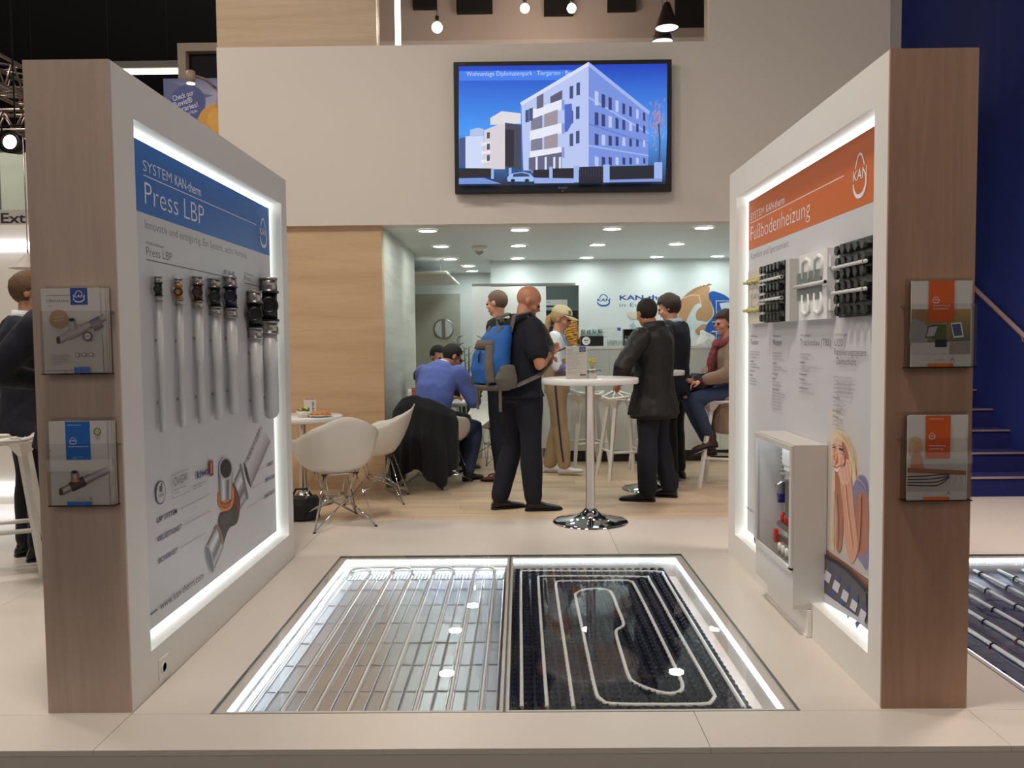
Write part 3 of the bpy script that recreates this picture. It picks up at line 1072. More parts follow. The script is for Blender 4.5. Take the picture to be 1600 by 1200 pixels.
def stud_grid(t, x, ya, dy, ny_, za, dz, nz_, r):
    if r not in STUDS:
        m = MB()
        nub_shape(m, Vector((0, 0, 0)), Vector((0, 1, 0)), Vector((0, 0, 1)), Vector((-1, 0, 0)), r, .024)
        STUDS[r] = m.mesh('stud')
        STUDS[r].materials.append(NUB)
    for i in range(ny_):
        for k in range(nz_):
            o = link('stud', STUDS[r], t)
            o.location = Vector((x, ya + i * dy + (.010 if k % 2 else 0), za + k * dz)) - t.location
            o.rotation_euler = (random.uniform(-.3, .3), 0, 0)


def sample_board(ya, yb, th, lab, build, name='heating_board_sample'):
    t = thing(name, lab, 'board sample', (XR, (ya + yb) / 2, 1.61))
    build(t, XR - 0.01, min(ya, yb), max(ya, yb), 1.455, 1.765)
    return t


def b1(t, x, y0, y1, z0, z1):
    MB().box(x - .022, x + .01, y0, y1, z0, z1).obj('foam_board', mat('cream_foam', (212, 206, 192), 0.7), t, True)
    q = Print((x - .0222, 0, 0), (0, -1, 0), (0, 0, 1), (-1, 0, 0))
    q.logo(-(y0 + y1) / 2, 1.61, 0.14, (150, 150, 154), 0.17)
    for zz in (1.51, 1.56, 1.66, 1.71):
        q.strip([(-y1, zz), (-y0, zz)], 0.0015, (170, 168, 164))
    for yy in (0.2, 0.5, 0.8):
        q.strip([(-y1 + (y1 - y0) * yy, z0), (-y1 + (y1 - y0) * yy, z1)], 0.0015, (170, 168, 164))
    q.obj('printed_grid', t)
    for zz in (1.535, 1.70):
        MB().tube([(x - .031, y0 + .02, zz), (x - .031, y1 + .05, zz)], 0.009, 12).obj('pipe', YEL, t, True)
        for k in range(3):
            yy = y0 + 0.06 + k * 0.1
            MB().tube([(x - .02, yy, zz - .016), (x - .038, yy, zz - .012), (x - .043, yy, zz), (x - .038, yy, zz + .012), (x - .02, yy, zz + .016)], 0.003, 6).obj('staple', YEL, t, True)


def b2(t, x, y0, y1, z0, z1):
    MB().box(x - .035, x + .01, y0 - .04, y1 - .1, z0, z1).obj('foam_board', mat('white_foam', (206, 204, 200), 0.8), t, True)
    MB().box(x - .041, x - .035, y0 + .02, y1, z0, z1).obj('moulded_sheet', NUB, t, True)
    stud_grid(t, x - .041, y0 + .05, .06, 6, z0 + .025, .052, 6, .023)
    for zz in (1.575, 1.68):
        MB().tube([(x - .058, y0 + .015, zz), (x - .058, y1 + .03, zz)], 0.0095, 14).obj('pipe', TUBE, t, True)
        MB().lathe([(0.006, -0.0005), (0.006, 0.0005)], (x - .058, y0 + .0148, zz), 10, 'y').obj('pipe_bore', BLACKP, t, True)


def b3(t, x, y0, y1, z0, z1):
    wf = mat('pure_white_foam', (228, 228, 226), 0.75)
    MB().box(x - .028, x + .01, y0, y1, z0, z1).obj('foam_board', wf, t, True)
    for k in range(2):
        yy = y0 + .10 + k * .16
        for zz, d in ((z1 - .07, 1), (z0 + .07, -1)):
            m = MB()
            m.tube([(x - .028, yy - .04, zz - d * .05), (x - .028, yy - .05, zz + d * .03), (x - .028, yy, zz + d * .045), (x - .028, yy + .05, zz + d * .03), (x - .028, yy + .04, zz - d * .05)], 0.011, 8)
            m.obj('channel_ridge', wf, t, True)
    for k in range(2):
        MB().box(x - .034, x - .028, y0 + .06 + k * .16, y0 + .215 + k * .16, 1.55, 1.68).obj('heat_plate', mat('plate_grey', (128, 138, 132), 0.45, 0.4), t, True)
    for yy in (y0 - .02, y1 + .0):
        for zz in (z0 + .06, z1 - .06):
            MB().box(x - .02, x + .005, yy, yy + .02, zz - .025, zz + .025).obj('edge_tab', wf, t, True)
    MB().tube([(x - .044, y0 - .02, 1.615), (x - .044, y1 + .02, 1.615)], 0.0095, 14).obj('pipe', TUBE, t, True)
    MB().lathe([(0.007, -0.0005), (0.007, 0.0005)], (x - .044, y0 - .0202, 1.615), 10, 'y').obj('pipe_bore', BLACKP, t, True)


def b4(t, x, y0, y1, z0, z1):
    MB().box(x - .016, x + .01, y0, y1, z0, z1).obj('moulded_sheet', NUB, t, True)
    stud_grid(t, x - .016, y0 + .035, .066, 5, z0 + .027, .051, 6, .023)
    for k in range(6):
        MB().ball((x - .012, y1 + .004, z0 + .027 + k * .051), .014, n=8, m=6).obj('edge_stud', NUB, t, True)
    for zz in (1.56, 1.667):
        MB().tube([(x - .034, y0 + .02, zz), (x - .034, y1 + .02, zz)], 0.0085, 14, round_ends=True).obj('pipe', TUBE, t, True)
        MB().lathe([(0.004, -0.001), (0.004, 0.001)], (x - .0425, y0 + .03, zz), 10, 'x').obj('rivet', BLACKP, t, True)


sample_board(4.60, 4.90, .03, 'cream stapled foam board sample with grey grid and two yellow pipes', b1)
sample_board(4.15, 4.50, .04, 'black studded board sample on white foam holding two white pipes', b2)
sample_board(3.63, 3.985, .03, 'white dry construction board sample with two grey plates and one pipe', b3)
sample_board(3.195, 3.525, .03, 'large all black studded board sample nearest the front edge of the right wall', b4)

# ---- manifold cabinet -------------------------------------------------------
cx0, cx1, cy0, cy1, cz0, cz1 = 1.240, 1.39, 3.70, 4.29, 0.13, 0.885
t = thing('manifold_cabinet', 'white wall cabinet with glass door showing lit heating manifold inside', 'cabinet', (1.33, 4.0, cz0))
CAB = mat('cabinet_white', (206, 200, 194), 0.4)
m = MB()
m.box(cx0, cx1, cy0, cy0 + .015, cz0, cz1).box(cx0, cx1, cy1 - .015, cy1, cz0, cz1).box(cx0 + .001, cx1, cy0 + .015, cy1 - .015, cz1 - .015, cz1).box(cx0 + .001, cx1, cy0 + .015, cy1 - .015, cz0, cz0 + .015)
m.box(cx1 - .012, cx1 - .001, cy0 + .015, cy1 - .015, cz0 + .015, cz1 - .015)
m.box(cx0, cx0 + .012, cy0 + .015, cy1 - .015, cz0 + .015, cz0 + .18)
m.obj('body', CAB, t, True)
m = MB()
for a in ((cy0 + .002, cy0 + .03, cz0 + .18, cz1 - .03), (cy1 - .03, cy1 - .002, cz0 + .18, cz1 - .03), (cy0 + .002, cy1 - .002, cz1 - .03, cz1 - .005), (cy0 + .002, cy1 - .002, cz0 + .165, cz0 + .19)):
    m.box(cx0 - .012, cx0 - .001, *a)
dr = m.obj('door', CAB, t, True)
tag(MB().box(cx0 - .008, cx0 - .004, cy0 + .03, cy1 - .03, cz0 + .19, cz1 - .03).obj('glass_pane', GLASS, dr), 'clear glass pane')
MB().ball((cx0 - .018, cy1 - .09, cz1 - .075), .010).obj('knob', CHROME, dr)
MB().box(cx0 + .02, cx0 + .03, cy0 + .03, cy0 + .05, cz0 + .2, cz1 - .04).obj('light_strip', glow('cabinet_led', (220, 240, 255), 5), t, True)
MB().box(cx0 + .02, cx0 + .05, cy0 + .06, cy1 - .06, cz1 - .028, cz1 - .018).obj('light_bar', glow('cabinet_led', (220, 240, 255), 5), t, True)
for k in range(7):
    MB().box(cx1 - .03, cx1 - .012, cy1 - .04, cy1 - .018, 0.66 + k * .022, .674 + k * .022).obj('vent_slat', PLASTIC, t, True)
u = thing('controller_box', 'white control box at the top inside the lit manifold cabinet', 'controller', (1.36, 3.93, 0.775))
MB().box(-.05, 0.014, -.16, .16, -.035, .05, bev=.004).obj('case', PLASTIC, u)
MB().box(-.045, 0.01, -.14, .14, -.06, -.036).obj('terminal_cover', GLOSS, u)
for k in range(5):
    MB().tube([(-.02, -.1 + k * .04, -.06), (-.025, -.1 + k * .042, -.12), (-.02, -.1 + k * .04, -.2)], .003, 6).obj('cable', PLASTIC, u)
u = thing('pump_group', 'dark grey pump group with valve inside the manifold cabinet', 'pump', (1.36, 3.93, 0.585))
MB().box(-.055, .014, -.15, .1, -.10, .09, bev=.006).obj('pump_housing', mat('pump_grey', (84, 84, 80), 0.4), u)
MB().lathe([(.03, 0), (.034, .03), (.03, .05), (0, .05)], (-.05, .13, .04), 16, 'y').obj('valve', STEEL, u)
MB().lathe([(.02, 0), (.02, .05)], (-.04, .16, -.01), 12, 'y').obj('valve_cap', mat('valve_blue', (52, 44, 130), 0.4), u)
MB().box(-.052, -.012, .205, .225, -.05, .04, bev=.004).obj('lever', mat('valve_blue', (52, 44, 130), 0.4), u)
u = thing('manifold_bar', 'steel manifold bar with red caps and white actuators inside the cabinet', 'manifold', (1.335, 3.98, 0.42))
MB().tube([(0, -.2, 0), (0, .2, 0)], .020, 16).obj('bar', STEEL, u)
MB().tube([(-.0, -.2, -.075), (-.0, .2, -.075)], .020, 16).obj('bar', STEEL, u)
for k in range(7):
    yy = -.17 + k * .055
    MB().lathe([(.013, .02), (.015, .05), (.012, .065), (0, .065)], (0, yy, 0), 12).obj('red_cap', mat('cap_red', (196, 52, 44), 0.4), u)
    MB().lathe([(.016, -.15), (.018, -.10), (.012, -.09)], (-.01, yy, 0), 12).obj('actuator', PLASTIC, u)
MB().box(-.03, -.01, .20, .225, -.10, -.03, bev=.003).obj('red_lever', mat('cap_red', (196, 52, 44), 0.4), u)
t = thing('pipe_cover_box', 'plain white cover box on the floor under the manifold cabinet', 'cover box', (1.30, 3.98, 0))
MB().box(.004, .024, -.29, .31, 0.0, .128, bev=.002).obj('casing', GLOSS, t)
MB().box(-.004, .003, -.29, .31, 0.0, .012).obj('base_lip', GLOSS, t)


# ---- acrylic brochure racks on the wood edges --------------------------------
def rack(x, z, lab, name='brochure_rack'):
    t = thing(name, lab, 'brochure rack', (x, 2.97, z))
    MB().box(-.118, .118, -.004, -.001, 0, .318).obj('back_plate', ACRYL, t)
    MB().box(-.122, .122, -.044, 0, -.003, 0).obj('bottom_shelf', clear('acrylic_edge', (120, 112, 106), .1, .1), t)
    MB().box(-.118, .118, -.046, -.043, 0, .225).obj('front_plate', ACRYL, t)
    for s_ in (-1, 1):
        MB().box(s_ * .118 - .0015, s_ * .118 + .0015, -.046, -.001, 0, .225).obj('side_plate', ACRYL, t)
        MB().lathe([(.005, -.008), (.005, 0)], (s_ * .118 + .008 * s_, -.0, .22), 10, 'y').obj('screw', STEEL, t)
        MB().box(s_ * .03 - .004, s_ * .03 + .004, -.052, -.043, -.006, .012).obj('clip', ACRYL, t)
    return t


def brochure(x, z, depth, art, lab, name='brochure', dx=0.0, tilt=0.0, group=None, back=0):
    t = thing(name, lab, 'brochure', (x + dx, 2.97 - depth, z + 0.001), group=group)
    t.rotation_euler = (0, tilt, 0)
    MB().box(-.105, .105, 0, .0035, 0, .305).obj('cover', mat('brochure_paper', (206, 202, 198), 0.35), t)
    if art:
        p = Print((0, 0, 0), (1, 0, 0), (0, 0, 1), (0, -1, 0))
        art(p)
        p.obj('cover_print', t, world=False)
    return t


def tee_art(p, cx, cz, s, body, sleeve, ring):
    f = lambda a, b: (cx + a * s, cz + b * s)
    p.barrel(f(.35, .12), f(1.0, .42), .24 * s, .24 * s, [(118, 114, 118), (196, 192, 196), (140, 136, 140)])
    p.barrel(f(.12, .02), f(.42, .16), .28 * s, .27 * s, sleeve)
    p.barrel(f(-.65, -.34), f(-.2, -.12), .25 * s, .25 * s, sleeve)
    p.disc(*f(-.64, -.33), .07 * s, .13 * s, (84, 80, 80))
    p.barrel(f(-.3, -.18), f(.2, .05), .33 * s, .34 * s, body)
    p.barrel(f(-.12, .0), f(-.14, .34), .26 * s, .26 * s, sleeve)
    p.barrel(f(-.12, .03), f(-.12, .10), .32 * s, .31 * s, ring)
    p.disc(*f(-.14, .35), .13 * s, .07 * s, (150, 150, 150))
    p.disc(*f(-.14, .35), .105 * s, .052 * s, (34, 32, 32))


def art1(p):
    p.rect(.0, .245, .062, .305, (44, 74, 150))
    p.logo(.031, .275, .040, WHT, .042)
    p.text('SYSTEM KAN-therm', -.085, .278, .004, .09, INK)
    p.text('UltraLine', -.085, .256, .012, .078, INK, thin=-.012)
    p.lines(-.085, .242, .05, 1, .01, .002, GREY, 1)
    p.disc(-.044, .195, .035, .034, (176, 148, 116))
    p.text('DESIGN', -.044, .199, .007, .038, (226, 210, 190), rot=.12, align='c')
    p.text('PREMIUM', -.044, .187, .007, .042, (226, 210, 190), rot=.12, align='c')
    PAL = [(150, 142, 142), (196, 188, 188), (168, 160, 160)]
    tee_art(p, .018, .155, .105, PAL, PAL, PAL)
    p.barrel((.075, .168), (.110, .184), .042, .042, [(98, 92, 102), (150, 144, 156), (104, 98, 108)])
    p.disc(.058, .132, .018, .018, (90, 90, 90))
    p.disc(.058, .132, .012, .012, (206, 202, 198))
    p.text('NEU', .058, .129, .006, .02, INK, align='c')
    for k in range(3):
        p.disc(.018 + k * .025, .066, .008, .008, (130, 126, 126))
        p.disc(.018 + k * .025, .066, .005, .005, (206, 202, 198))
    p.lines(-.075, .066, .08, 5, .008, .0022, GREY, 6)
    p.strip([(-.095, .012), (.0, .012)], .0015, INK)
    p.rect(.005, .0, .062, .022, (66, 96, 160))


def art2(p):
    p.rect(-.045, .165, .045, .305, (30, 104, 190))
    p.text('SYSTEM KAN-therm', -.038, .290, .004, .05, WHT)
    p.logo(-.018, .235, .024, WHT, .026)
    p.text('Installationssystem Press', -.035, .212, .005, .072, WHT)
    p.lines(-.02, .175, .05, 2, .006, .0016, (150, 190, 230), 2)
    p.disc(.072, .268, .013, .013, (70, 76, 40))
    p.disc(.072, .268, .010, .010, (196, 202, 150))
    p.text('10', .072, .265, .007, .011, (70, 76, 40), align='c')
    S3 = [(84, 78, 76), (206, 200, 196), (96, 90, 88)]
    tee_art(p, .0, .085, .105, [(50, 44, 42), (88, 76, 72), (50, 44, 42)], S3, [(180, 92, 30), (230, 140, 60), (180, 92, 30)])
    p.disc(-.098, .20, .002, .002, (90, 90, 90))
    p.disc(-.098, .12, .002, .002, (90, 90, 90))
    p.lines(-.01, .024, .06, 1, .01, .0016, GREY, 5)
    p.strip([(.036, .022), (.042, .030), (.047, .020)], .0025, INK)
    p.rect(-.045, 0, .045, .014, (40, 108, 190))


def art3(p):
    p.poly([(-.105, .205), (.105, .205), (.105, .085), (-.105, .085)], (120, 110, 80), [(150, 124, 84), (172, 144, 84), (96, 92, 84), (128, 118, 104)])
    p.blob([(-.08, .205), (-.055, .198), (-.05, .175), (-.07, .16), (-.09, .18)], (150, 110, 84))
    p.blob([(-.105, .165), (-.065, .160), (-.045, .13), (-.05, .085), (-.105, .07)], (150, 146, 150))
    p.poly([(-.03, .15), (.02, .15), (.02, .10), (-.03, .10)], (84, 94, 52))
    p.poly([(-.045, .145), (-.005, .150), (-.02, .105), (-.055, .103)], (60, 60, 64))
    p.poly([(-.042, .141), (-.010, .145), (-.023, .109), (-.051, .107)], (170, 176, 182))
    p.poly([(.034, .155), (.072, .158), (.082, .105), (.045, .102)], (226, 226, 228))
    p.poly([(.038, .150), (.068, .153), (.076, .111), (.048, .108)], (70, 90, 130))
    p.poly([(-.105, .085), (.105, .09), (.105, .045), (-.105, .045)], (196, 190, 186))
    p.poly([(-.02, .098), (.022, .098), (.022, .07), (-.02, .07)], (40, 40, 44))
    p.poly([(.03, .088), (.105, .088), (.105, .045), (.03, .045)], (150, 140, 134))
    p.rect(-.045, .16, .045, .305, (206, 88, 24))
    p.logo(-.02, .238, .022, WHT, .024)
    p.text('Flächenheizung', -.030, .215, .005, .06, WHT)
    p.text('Systemkatalog', -.030, .204, .005, .055, WHT)
    p.lines(-.02, .024, .06, 1, .01, .0016, GREY, 5)
    p.strip([(.036, .022), (.042, .030), (.047, .020)], .0025, INK)
    p.rect(-.045, 0, .045, .012, (206, 100, 40))


def art4(p):
    p.poly([(-.105, .15), (.105, .15), (.105, .03), (-.105, .03)], (176, 168, 160), [(196, 188, 180), (190, 190, 188), (190, 186, 180), (176, 166, 158)])
    p.blob([(-.092, .225), (-.065, .228), (-.05, .205), (-.055, .165), (-.075, .145), (-.10, .17)], (196, 172, 136))
    p.blob([(-.078, .212), (-.060, .212), (-.056, .19), (-.068, .172), (-.080, .19)], (206, 152, 126))
    p.blob([(-.085, .17), (-.06, .172), (-.045, .12), (-.055, .105), (-.09, .11)], (190, 134, 108))
    p.poly([(-.105, .118), (.105, .105), (.105, .09), (-.105, .10)], (150, 100, 70))
    for k in range(4):
        p.strip(smooth_loop([(-.105, .085 - k * .010), (-.03, .088 - k * .012), (.01, .092 - k * .012), (.045, .094 - k * .004)], 5, False), .004, (60, 56, 58))
    for k in range(3):
        p.strip([(.055 + k * .022, .085), (.050 + k * .024, .05)], .003, (210, 210, 214))
    p.rect(-.042, .15, .046, .305, (206, 88, 24))
    p.text('SYSTEM KAN-therm', -.03, .291, .004, .05, WHT)
    p.logo(-.02, .232, .022, WHT, .024)
    p.text('Flächenheizung', -.030, .195, .005, .06, WHT)
    p.text('und Kühlung', -.030, .183, .005, .05, WHT)
    p.strip([(.036, .022), (.042, .030), (.047, .020)], .0025, INK)
    p.rect(-.045, 0, .045, .012, (206, 100, 40))


RK = [(-1.597, 1.268, art1, 'upper left wood edge', 'white brochure with beige fitting and blue square, front one in the upper left rack', .012),
      (-1.592, 0.789, art2, 'lower left wood edge', 'brochure with blue block over tee fitting, front one in the lower left rack', 0.0),
      (1.504, 1.262, art3, 'upper right wood edge', 'brochure with orange block over hands with tablets, front one in the upper right rack', 0.0),
      (1.498, 0.783, art4, 'lower right wood edge', 'brochure with orange block over floor pipes, front one in the lower right rack', 0.0)]
for x, z, art, where, lab, tl in RK:
    rack(x, z, 'clear acrylic brochure rack on the ' + where)
    brochure(x - .006, z, .0385, art, lab, tilt=-tl)
    for k in range(3):
        brochure(x, z, .030 - k * .008, None, ('second', 'third', 'rearmost')[k] + ' white brochure from the front in the rack on the ' + where, dx=.004 + .004 * k, group='rear brochures in the rack on the ' + where)


# ================================================================== glazed display pits in the floor
def pit(P, halves, lab, name='floor_showcase'):
    x0, x1, y0, y1 = P
    t = thing(name, lab, 'floor display', ((x0 + x1) / 2, (y0 + y1) / 2, -0.13))
    m = MB()
    fw = .045
    for a in ((x0, x1, y0, y0 + fw), (x0, x1, y1 - fw, y1), (x0, x0 + fw, y0 + fw, y1 - fw), (x1 - fw, x1, y0 + fw, y1 - fw)):
        m.box(*a, -.134, -.013)
    if len(halves) > 1:
        xm = halves[0][1]
        m.box(xm, halves[1][0], y0 + fw, y1 - fw, -.134, -.013)
    m.obj('frame', mat('pit_frame', (206, 200, 190), 0.5), t, True)
    for a, b in halves:
        m = MB()
        zz = (-.034, -.020)
        m.box(a + .002, b - .002, y1 - fw - .012, y1 - fw - .002, *zz)
        if a == halves[0][0]:
            m.box(a + .002, a + .012, y0 + fw, y1 - fw - .002, *zz)
        if b == halves[-1][1]:
            m.box(b - .012, b - .002, y0 + fw, y1 - fw - .002, *zz)
        m.obj('light_strip', glow('pit_led', (226, 240, 255), 11.0), t, True)
    return t


YI0, YI1 = P1[2] + .045, P1[3] - .045
HL, HR = (P1[0] + .045, -0.088), (-0.052, P1[1] - .045)
PT = pit(P1, (HL, HR), 'glass covered floor display between the walls, silver plates left and black studs right')
for a, b, l_ in ((P1[0], -0.0705, 'left'), (-0.0695, P1[1], 'right')):
    t = thing('glass_lid', 'flush %s glass lid over the %s' % (l_, 'silver heating plates' if l_ == 'left' else 'black studded panels'), 'glass cover', ((a + b) / 2, (P1[2] + P1[3]) / 2, -0.0125))
    MB().box(a + .001, b - .001, P1[2] + .001, P1[3] - .001, -.0125, -.0005).obj('glass_sheet', GLASS, t, True)
    m = MB()
    e = .0018
    for q in ((a + .001, a + .001 + e, P1[2], P1[3]), (b - .001 - e, b - .001, P1[2], P1[3]), (a, b, P1[2] + .001, P1[2] + .001 + e), (a, b, P1[3] - .001 - e, P1[3] - .001)):
        m.box(*q, -.012, -.0002)
    m.obj('glass_edge', mat('glass_edge_green', (86, 98, 94), 0.3), t, True)

# left half: rows of silver heat plates with pressed pipe grooves
FOIL = mat('aluminium_plate', (226, 229, 232), 0.30, 1.0, bump=0.10, bscale=9)
base = thing('heat_plate_field', 'grid of silver aluminium heating plates with grooves under the left glass lid', 'heating plates', ((HL[0] + HL[1]) / 2, 4, -.13))
MB().box(HL[0] + .001, HL[1] - .014, YI0, YI1 - .014, -.1335, -.066).obj('insulation_board', mat('white_foam', (206, 204, 200), 0.8), base, True)
gx = [-1.065 + .129 * k for k in range(8)]
gy = [3.005, 3.275, 3.546, 3.815, 4.089, 4.372, 4.647, 4.85]
w_ = .062
pl = {}
for j in range(7):
    L_ = gy[j + 1] - gy[j] - .006
    for i in range(8):
        a0 = w_ if i > 0 else gx[0] - HL[0] - .006
        a1 = w_ if i < 7 else min(w_, HL[1] - .016 - gx[7])
        key = (j, i in (0,), i == 7)
        if key not in pl:
            m = MB()
            prof = [(-a0, .0045), (-a0 + .005, 0), (-.017, 0), (-.014, .0045), (-.0085, .0045), (-.0075, -.010), (.0075, -.010), (.0085, .0045), (.014, .0045), (.017, 0), (a1 - .005, 0), (a1, .0045)]
            ra = [m.bm.verts.new((u, 0, v)) for u, v in prof]
            rb = [m.bm.verts.new((u, L_, v)) for u, v in prof]
            rc = [[m.bm.verts.new((u, yy_, v + dz_)) for u, v in prof] for yy_, dz_ in ((.007, .0), (L_ - .007, .0))]
            for q in (ra, rb):
                for v_ in q:
                    v_.co.z += .002 if abs(v_.co.x) > .016 else 0
            for r0_, r1_ in ((ra, rc[0]), (rc[0], rc[1]), (rc[1], rb)):
                for k in range(len(prof) - 1):
                    m.face((r0_[k], r0_[k + 1], r1_[k + 1], r1_[k]))
            pl[key] = m.mesh('heat_plate', fix=False)
            pl[key].materials.append(FOIL)
        o = link('heat_plate', pl[key], base)
        o.location = Vector((gx[i], gy[j] + .003, -.058 + random.uniform(-.0008, .0008))) - base.location
        o.rotation_euler = (random.uniform(-.004, .004), random.uniform(-.006, .006), 0)
RIB = mat('ribbed_foil', (190, 196, 202), 0.2, 1.0)
m = MB()
n = 96
vs = []
for k in range(n + 1):
    x = HL[0] + .005 + (HL[1] - HL[0] - .022) * k / n
    z = -.058 + (.003 if k % 2 else 0)
    vs.append((m.bm.verts.new((x, 4.856, z)), m.bm.verts.new((x, 5.02, z))))
for a, b in zip(vs, vs[1:]):
    m.face((a[0], b[0], b[1], a[1]))
m.obj('ribbed_end_plate', RIB, base, True, fix=False)
for i in range(4):
    xa, xb = gx[2 * i], gx[2 * i + 1]
    r = (xb - xa) / 2
    pts = [(xa, 3.006, -.060), (xa, 4.99, -.060)]
    pts += [((xa + xb) / 2 - r * math.cos(q * PI / 12), 5.0 + .09 * math.sin(q * PI / 12), -.050) for q in range(13)]
    pts += [(xb, 4.99, -.060), (xb, 3.006, -.060)]
    MB().tube(pts, .0072, 10).obj('heating_pipe', mat('pale_heating_pipe', (216, 216, 212), 0.35), base, True)

# right half: black studded panels with the white pipe clipped between studs
DKB = mat('black_stud_panel', (20, 24, 44), 0.32)
fieldR = thing('stud_panel_field', 'black studded floor heating panels under the right glass lid', 'heating panels', (.45, 4, -.13))
SX, SY = .05, .05
nx, ny = int((HR[1] - HR[0] - .03) / SX), int((YI1 - YI0 - .02) / SY)
ox, oy = HR[0] + .028, YI0 + .03
for pj in range(3):
    for pi_ in range(2):
        i0, i1 = pi_ * (nx // 2), (nx // 2 if pi_ == 0 else nx)
        j0, j1 = pj * (ny // 3), ((pj + 1) * (ny // 3) if pj < 2 else ny)
        m = MB()
        xa, xb = ox + (i0 - .5) * SX + .0008, ox + (i1 - .5) * SX - .0008
        yA, yB = oy + (j0 - .5) * SY + .0008, oy + (j1 - .5) * SY - .0008
        m.box(xa, xb, yA, yB, -.13, -.095)
        for i in range(i0, i1):
            for j in range(j0, j1):
                c = Vector((ox + i * SX, oy + j * SY, -.095))
                for rr, za, zc, nn in ((.0150, 0, .018, 8), (.0205, .018, .0290, 8)):
                    m.loft([(c + Vector((0, 0, za)), Vector((rr, 0, 0)), Vector((0, rr, 0))), (c + Vector((0, 0, zc)), Vector((rr * .86, 0, 0)), Vector((0, rr * .86, 0)))] + ([(c + Vector((0, 0, .016)), Vector((rr * .4, 0, 0)), Vector((0, rr * .4, 0)))] if za > 0 else []), nn, True, False)
                if (i + j) % 2 == 0:
                    m.box(c.x - .021, c.x - .012, c.y - .004, c.y + .004, -.081, -.077)
                    m.box(c.x + .012, c.x + .021, c.y - .004, c.y + .004, -.081, -.077)
                else:
                    m.box(c.x - .004, c.x + .004, c.y - .021, c.y - .012, -.081, -.077)
                    m.box(c.x - .004, c.x + .004, c.y + .012, c.y + .021, -.081, -.077)
        m.obj('stud_panel', DKB, fieldR, True)


def crop8(ps):
    return [at(780 + a * .30625, 840 + b * .30612, z=-.070) for a, b in ps]


loopA = [(115, 866), (113, 600), (110, 200), (117, 178), (145, 171), (470, 172), (800, 174), (838, 190), (870, 245), (1060, 560), (1250, 866)]
loopB = [(245, 866), (222, 560), (200, 225), (205, 205), (230, 198), (480, 198), (735, 202), (770, 222), (930, 510), (1085, 782), (1095, 815), (1080, 838), (1040, 850), (800, 852), (570, 848), (520, 825), (490, 775), (440, 540),
         (392, 315), (395, 285), (430, 268), (490, 262), (550, 268), (578, 290), (605, 360), (632, 428), (630, 452), (600, 472), (598, 500), (630, 610), (660, 705), (690, 740), (780, 778), (860, 796), (920, 786), (935, 755), (915, 700),
         (800, 460), (695, 250), (672, 226), (640, 220), (470, 222), (310, 224), (290, 240), (293, 275), (335, 560), (380, 866)]
for ps, lab in ((loopA, 'outer white heating pipe loop on the black studs'), (loopB, 'inner white heating pipe spiral wound on the black studs')):
    q = crop8(ps)
    q = [Vector((min(max(v.x, HR[0] + .02), HR[1] - .03), max(v.y, YI0 + .004), -.072)) for v in q]
    sm = []
    for i in range(len(q) - 1):
        p0, p1, p2, p3 = q[max(i - 1, 0)], q[i], q[i + 1], q[min(i + 2, len(q) - 1)]
        for k in range(4):
            s_ = k / 4
            c0 = 0.5 * ((2 * p1) + (p2 - p0) * s_ + (2 * p0 - 5 * p1 + 4 * p2 - p3) * s_ * s_ + (3 * p1 - p0 - 3 * p2 + p3) * s_ ** 3)
            if not sm or (c0 - sm[-1]).length > .012:
                sm.append(c0)
    sm.append(q[-1])
    t = thing('heating_pipe_loop', lab, 'heating pipe', sm[0])
    MB().tube(sm, .0088, 10).obj('pipe', TUBE, t, True)

# second glazed pit beyond the right wall
PT2 = pit(P2, ((P2[0] + .045, P2[1] - .045),), 'second glass covered floor display at right with clipped pipes on foil board')
x0, x1 = P2[0] + .06, P2[1] - .06
t = thing('glass_lid', 'flush glass lid over the clipped pipes right of the right display wall', 'glass cover', (3.0, 4.0, -.0125))
MB().box(P2[0] + .001, P2[1] - .001, P2[2] + .001, P2[3] - .001, -.0125, -.0005).obj('glass_sheet', GLASS, t, True)
m = MB()
for q in ((P2[0], P2[0] + .004, P2[2], P2[3]), (P2[0], P2[1], P2[3] - .004, P2[3])):
    m.box(*q, -.012, -.0002)
m.obj('glass_edge', mat('glass_edge_green', (86, 98, 94), 0.3), t, True)
fb = thing('foil_board', 'dark silver foil insulation board printed with grid lines in the right pit', 'insulation board', (3.0, 4.0, -.13))
MB().box(x0, x1, P2[2] + .05, P2[3] - .06, -.13, -.10).obj('board', mat('grey_foil', (112, 112, 124), 0.35, 0.5, bump=.05, bscale=12), fb, True)
p = Print((0, 0, -.0995), (1, 0, 0), (0, 1, 0), (0, 0, 1))
for k in range(22):
    p.strip([(x0 + .1 * k, P2[2] + .05), (x0 + .1 * k, P2[3] - .06)], .004, (50, 50, 64))
    p.k -= 1
    p.strip([(x0, P2[2] + .05 + .1 * k), (x1, P2[2] + .05 + .1 * k)], .004, (50, 50, 64))
    p.k -= 1
p.logo(2.62, 4.35, .34, (40, 42, 80), .34)
p.obj('printed_grid', fb)
for k in range(10):
    xx = 2.07 + .15 * k
    t = thing('floor_heating_pipe', '%s straight clipped white pipe from the left in the right floor pit' % 'first second third fourth fifth sixth seventh eighth ninth tenth'.split()[k], 'heating pipe', (xx, 3.1, -.10), group='parallel clipped pipes in the right pit')
    MB().tube([(0, -.05, .014), (0, 1.96, .014)], .010, 10).obj('pipe', TUBE, t)
    for q in range(7):
        yy = .1 + q * .28 + (k % 3) * .05
        MB().tube([(-.016, yy, 0), (-.014, yy, .02), (0, yy, .028), (.014, yy, .02), (.016, yy, 0)], .005, 6).obj('pipe_clip', BLACKP, t)

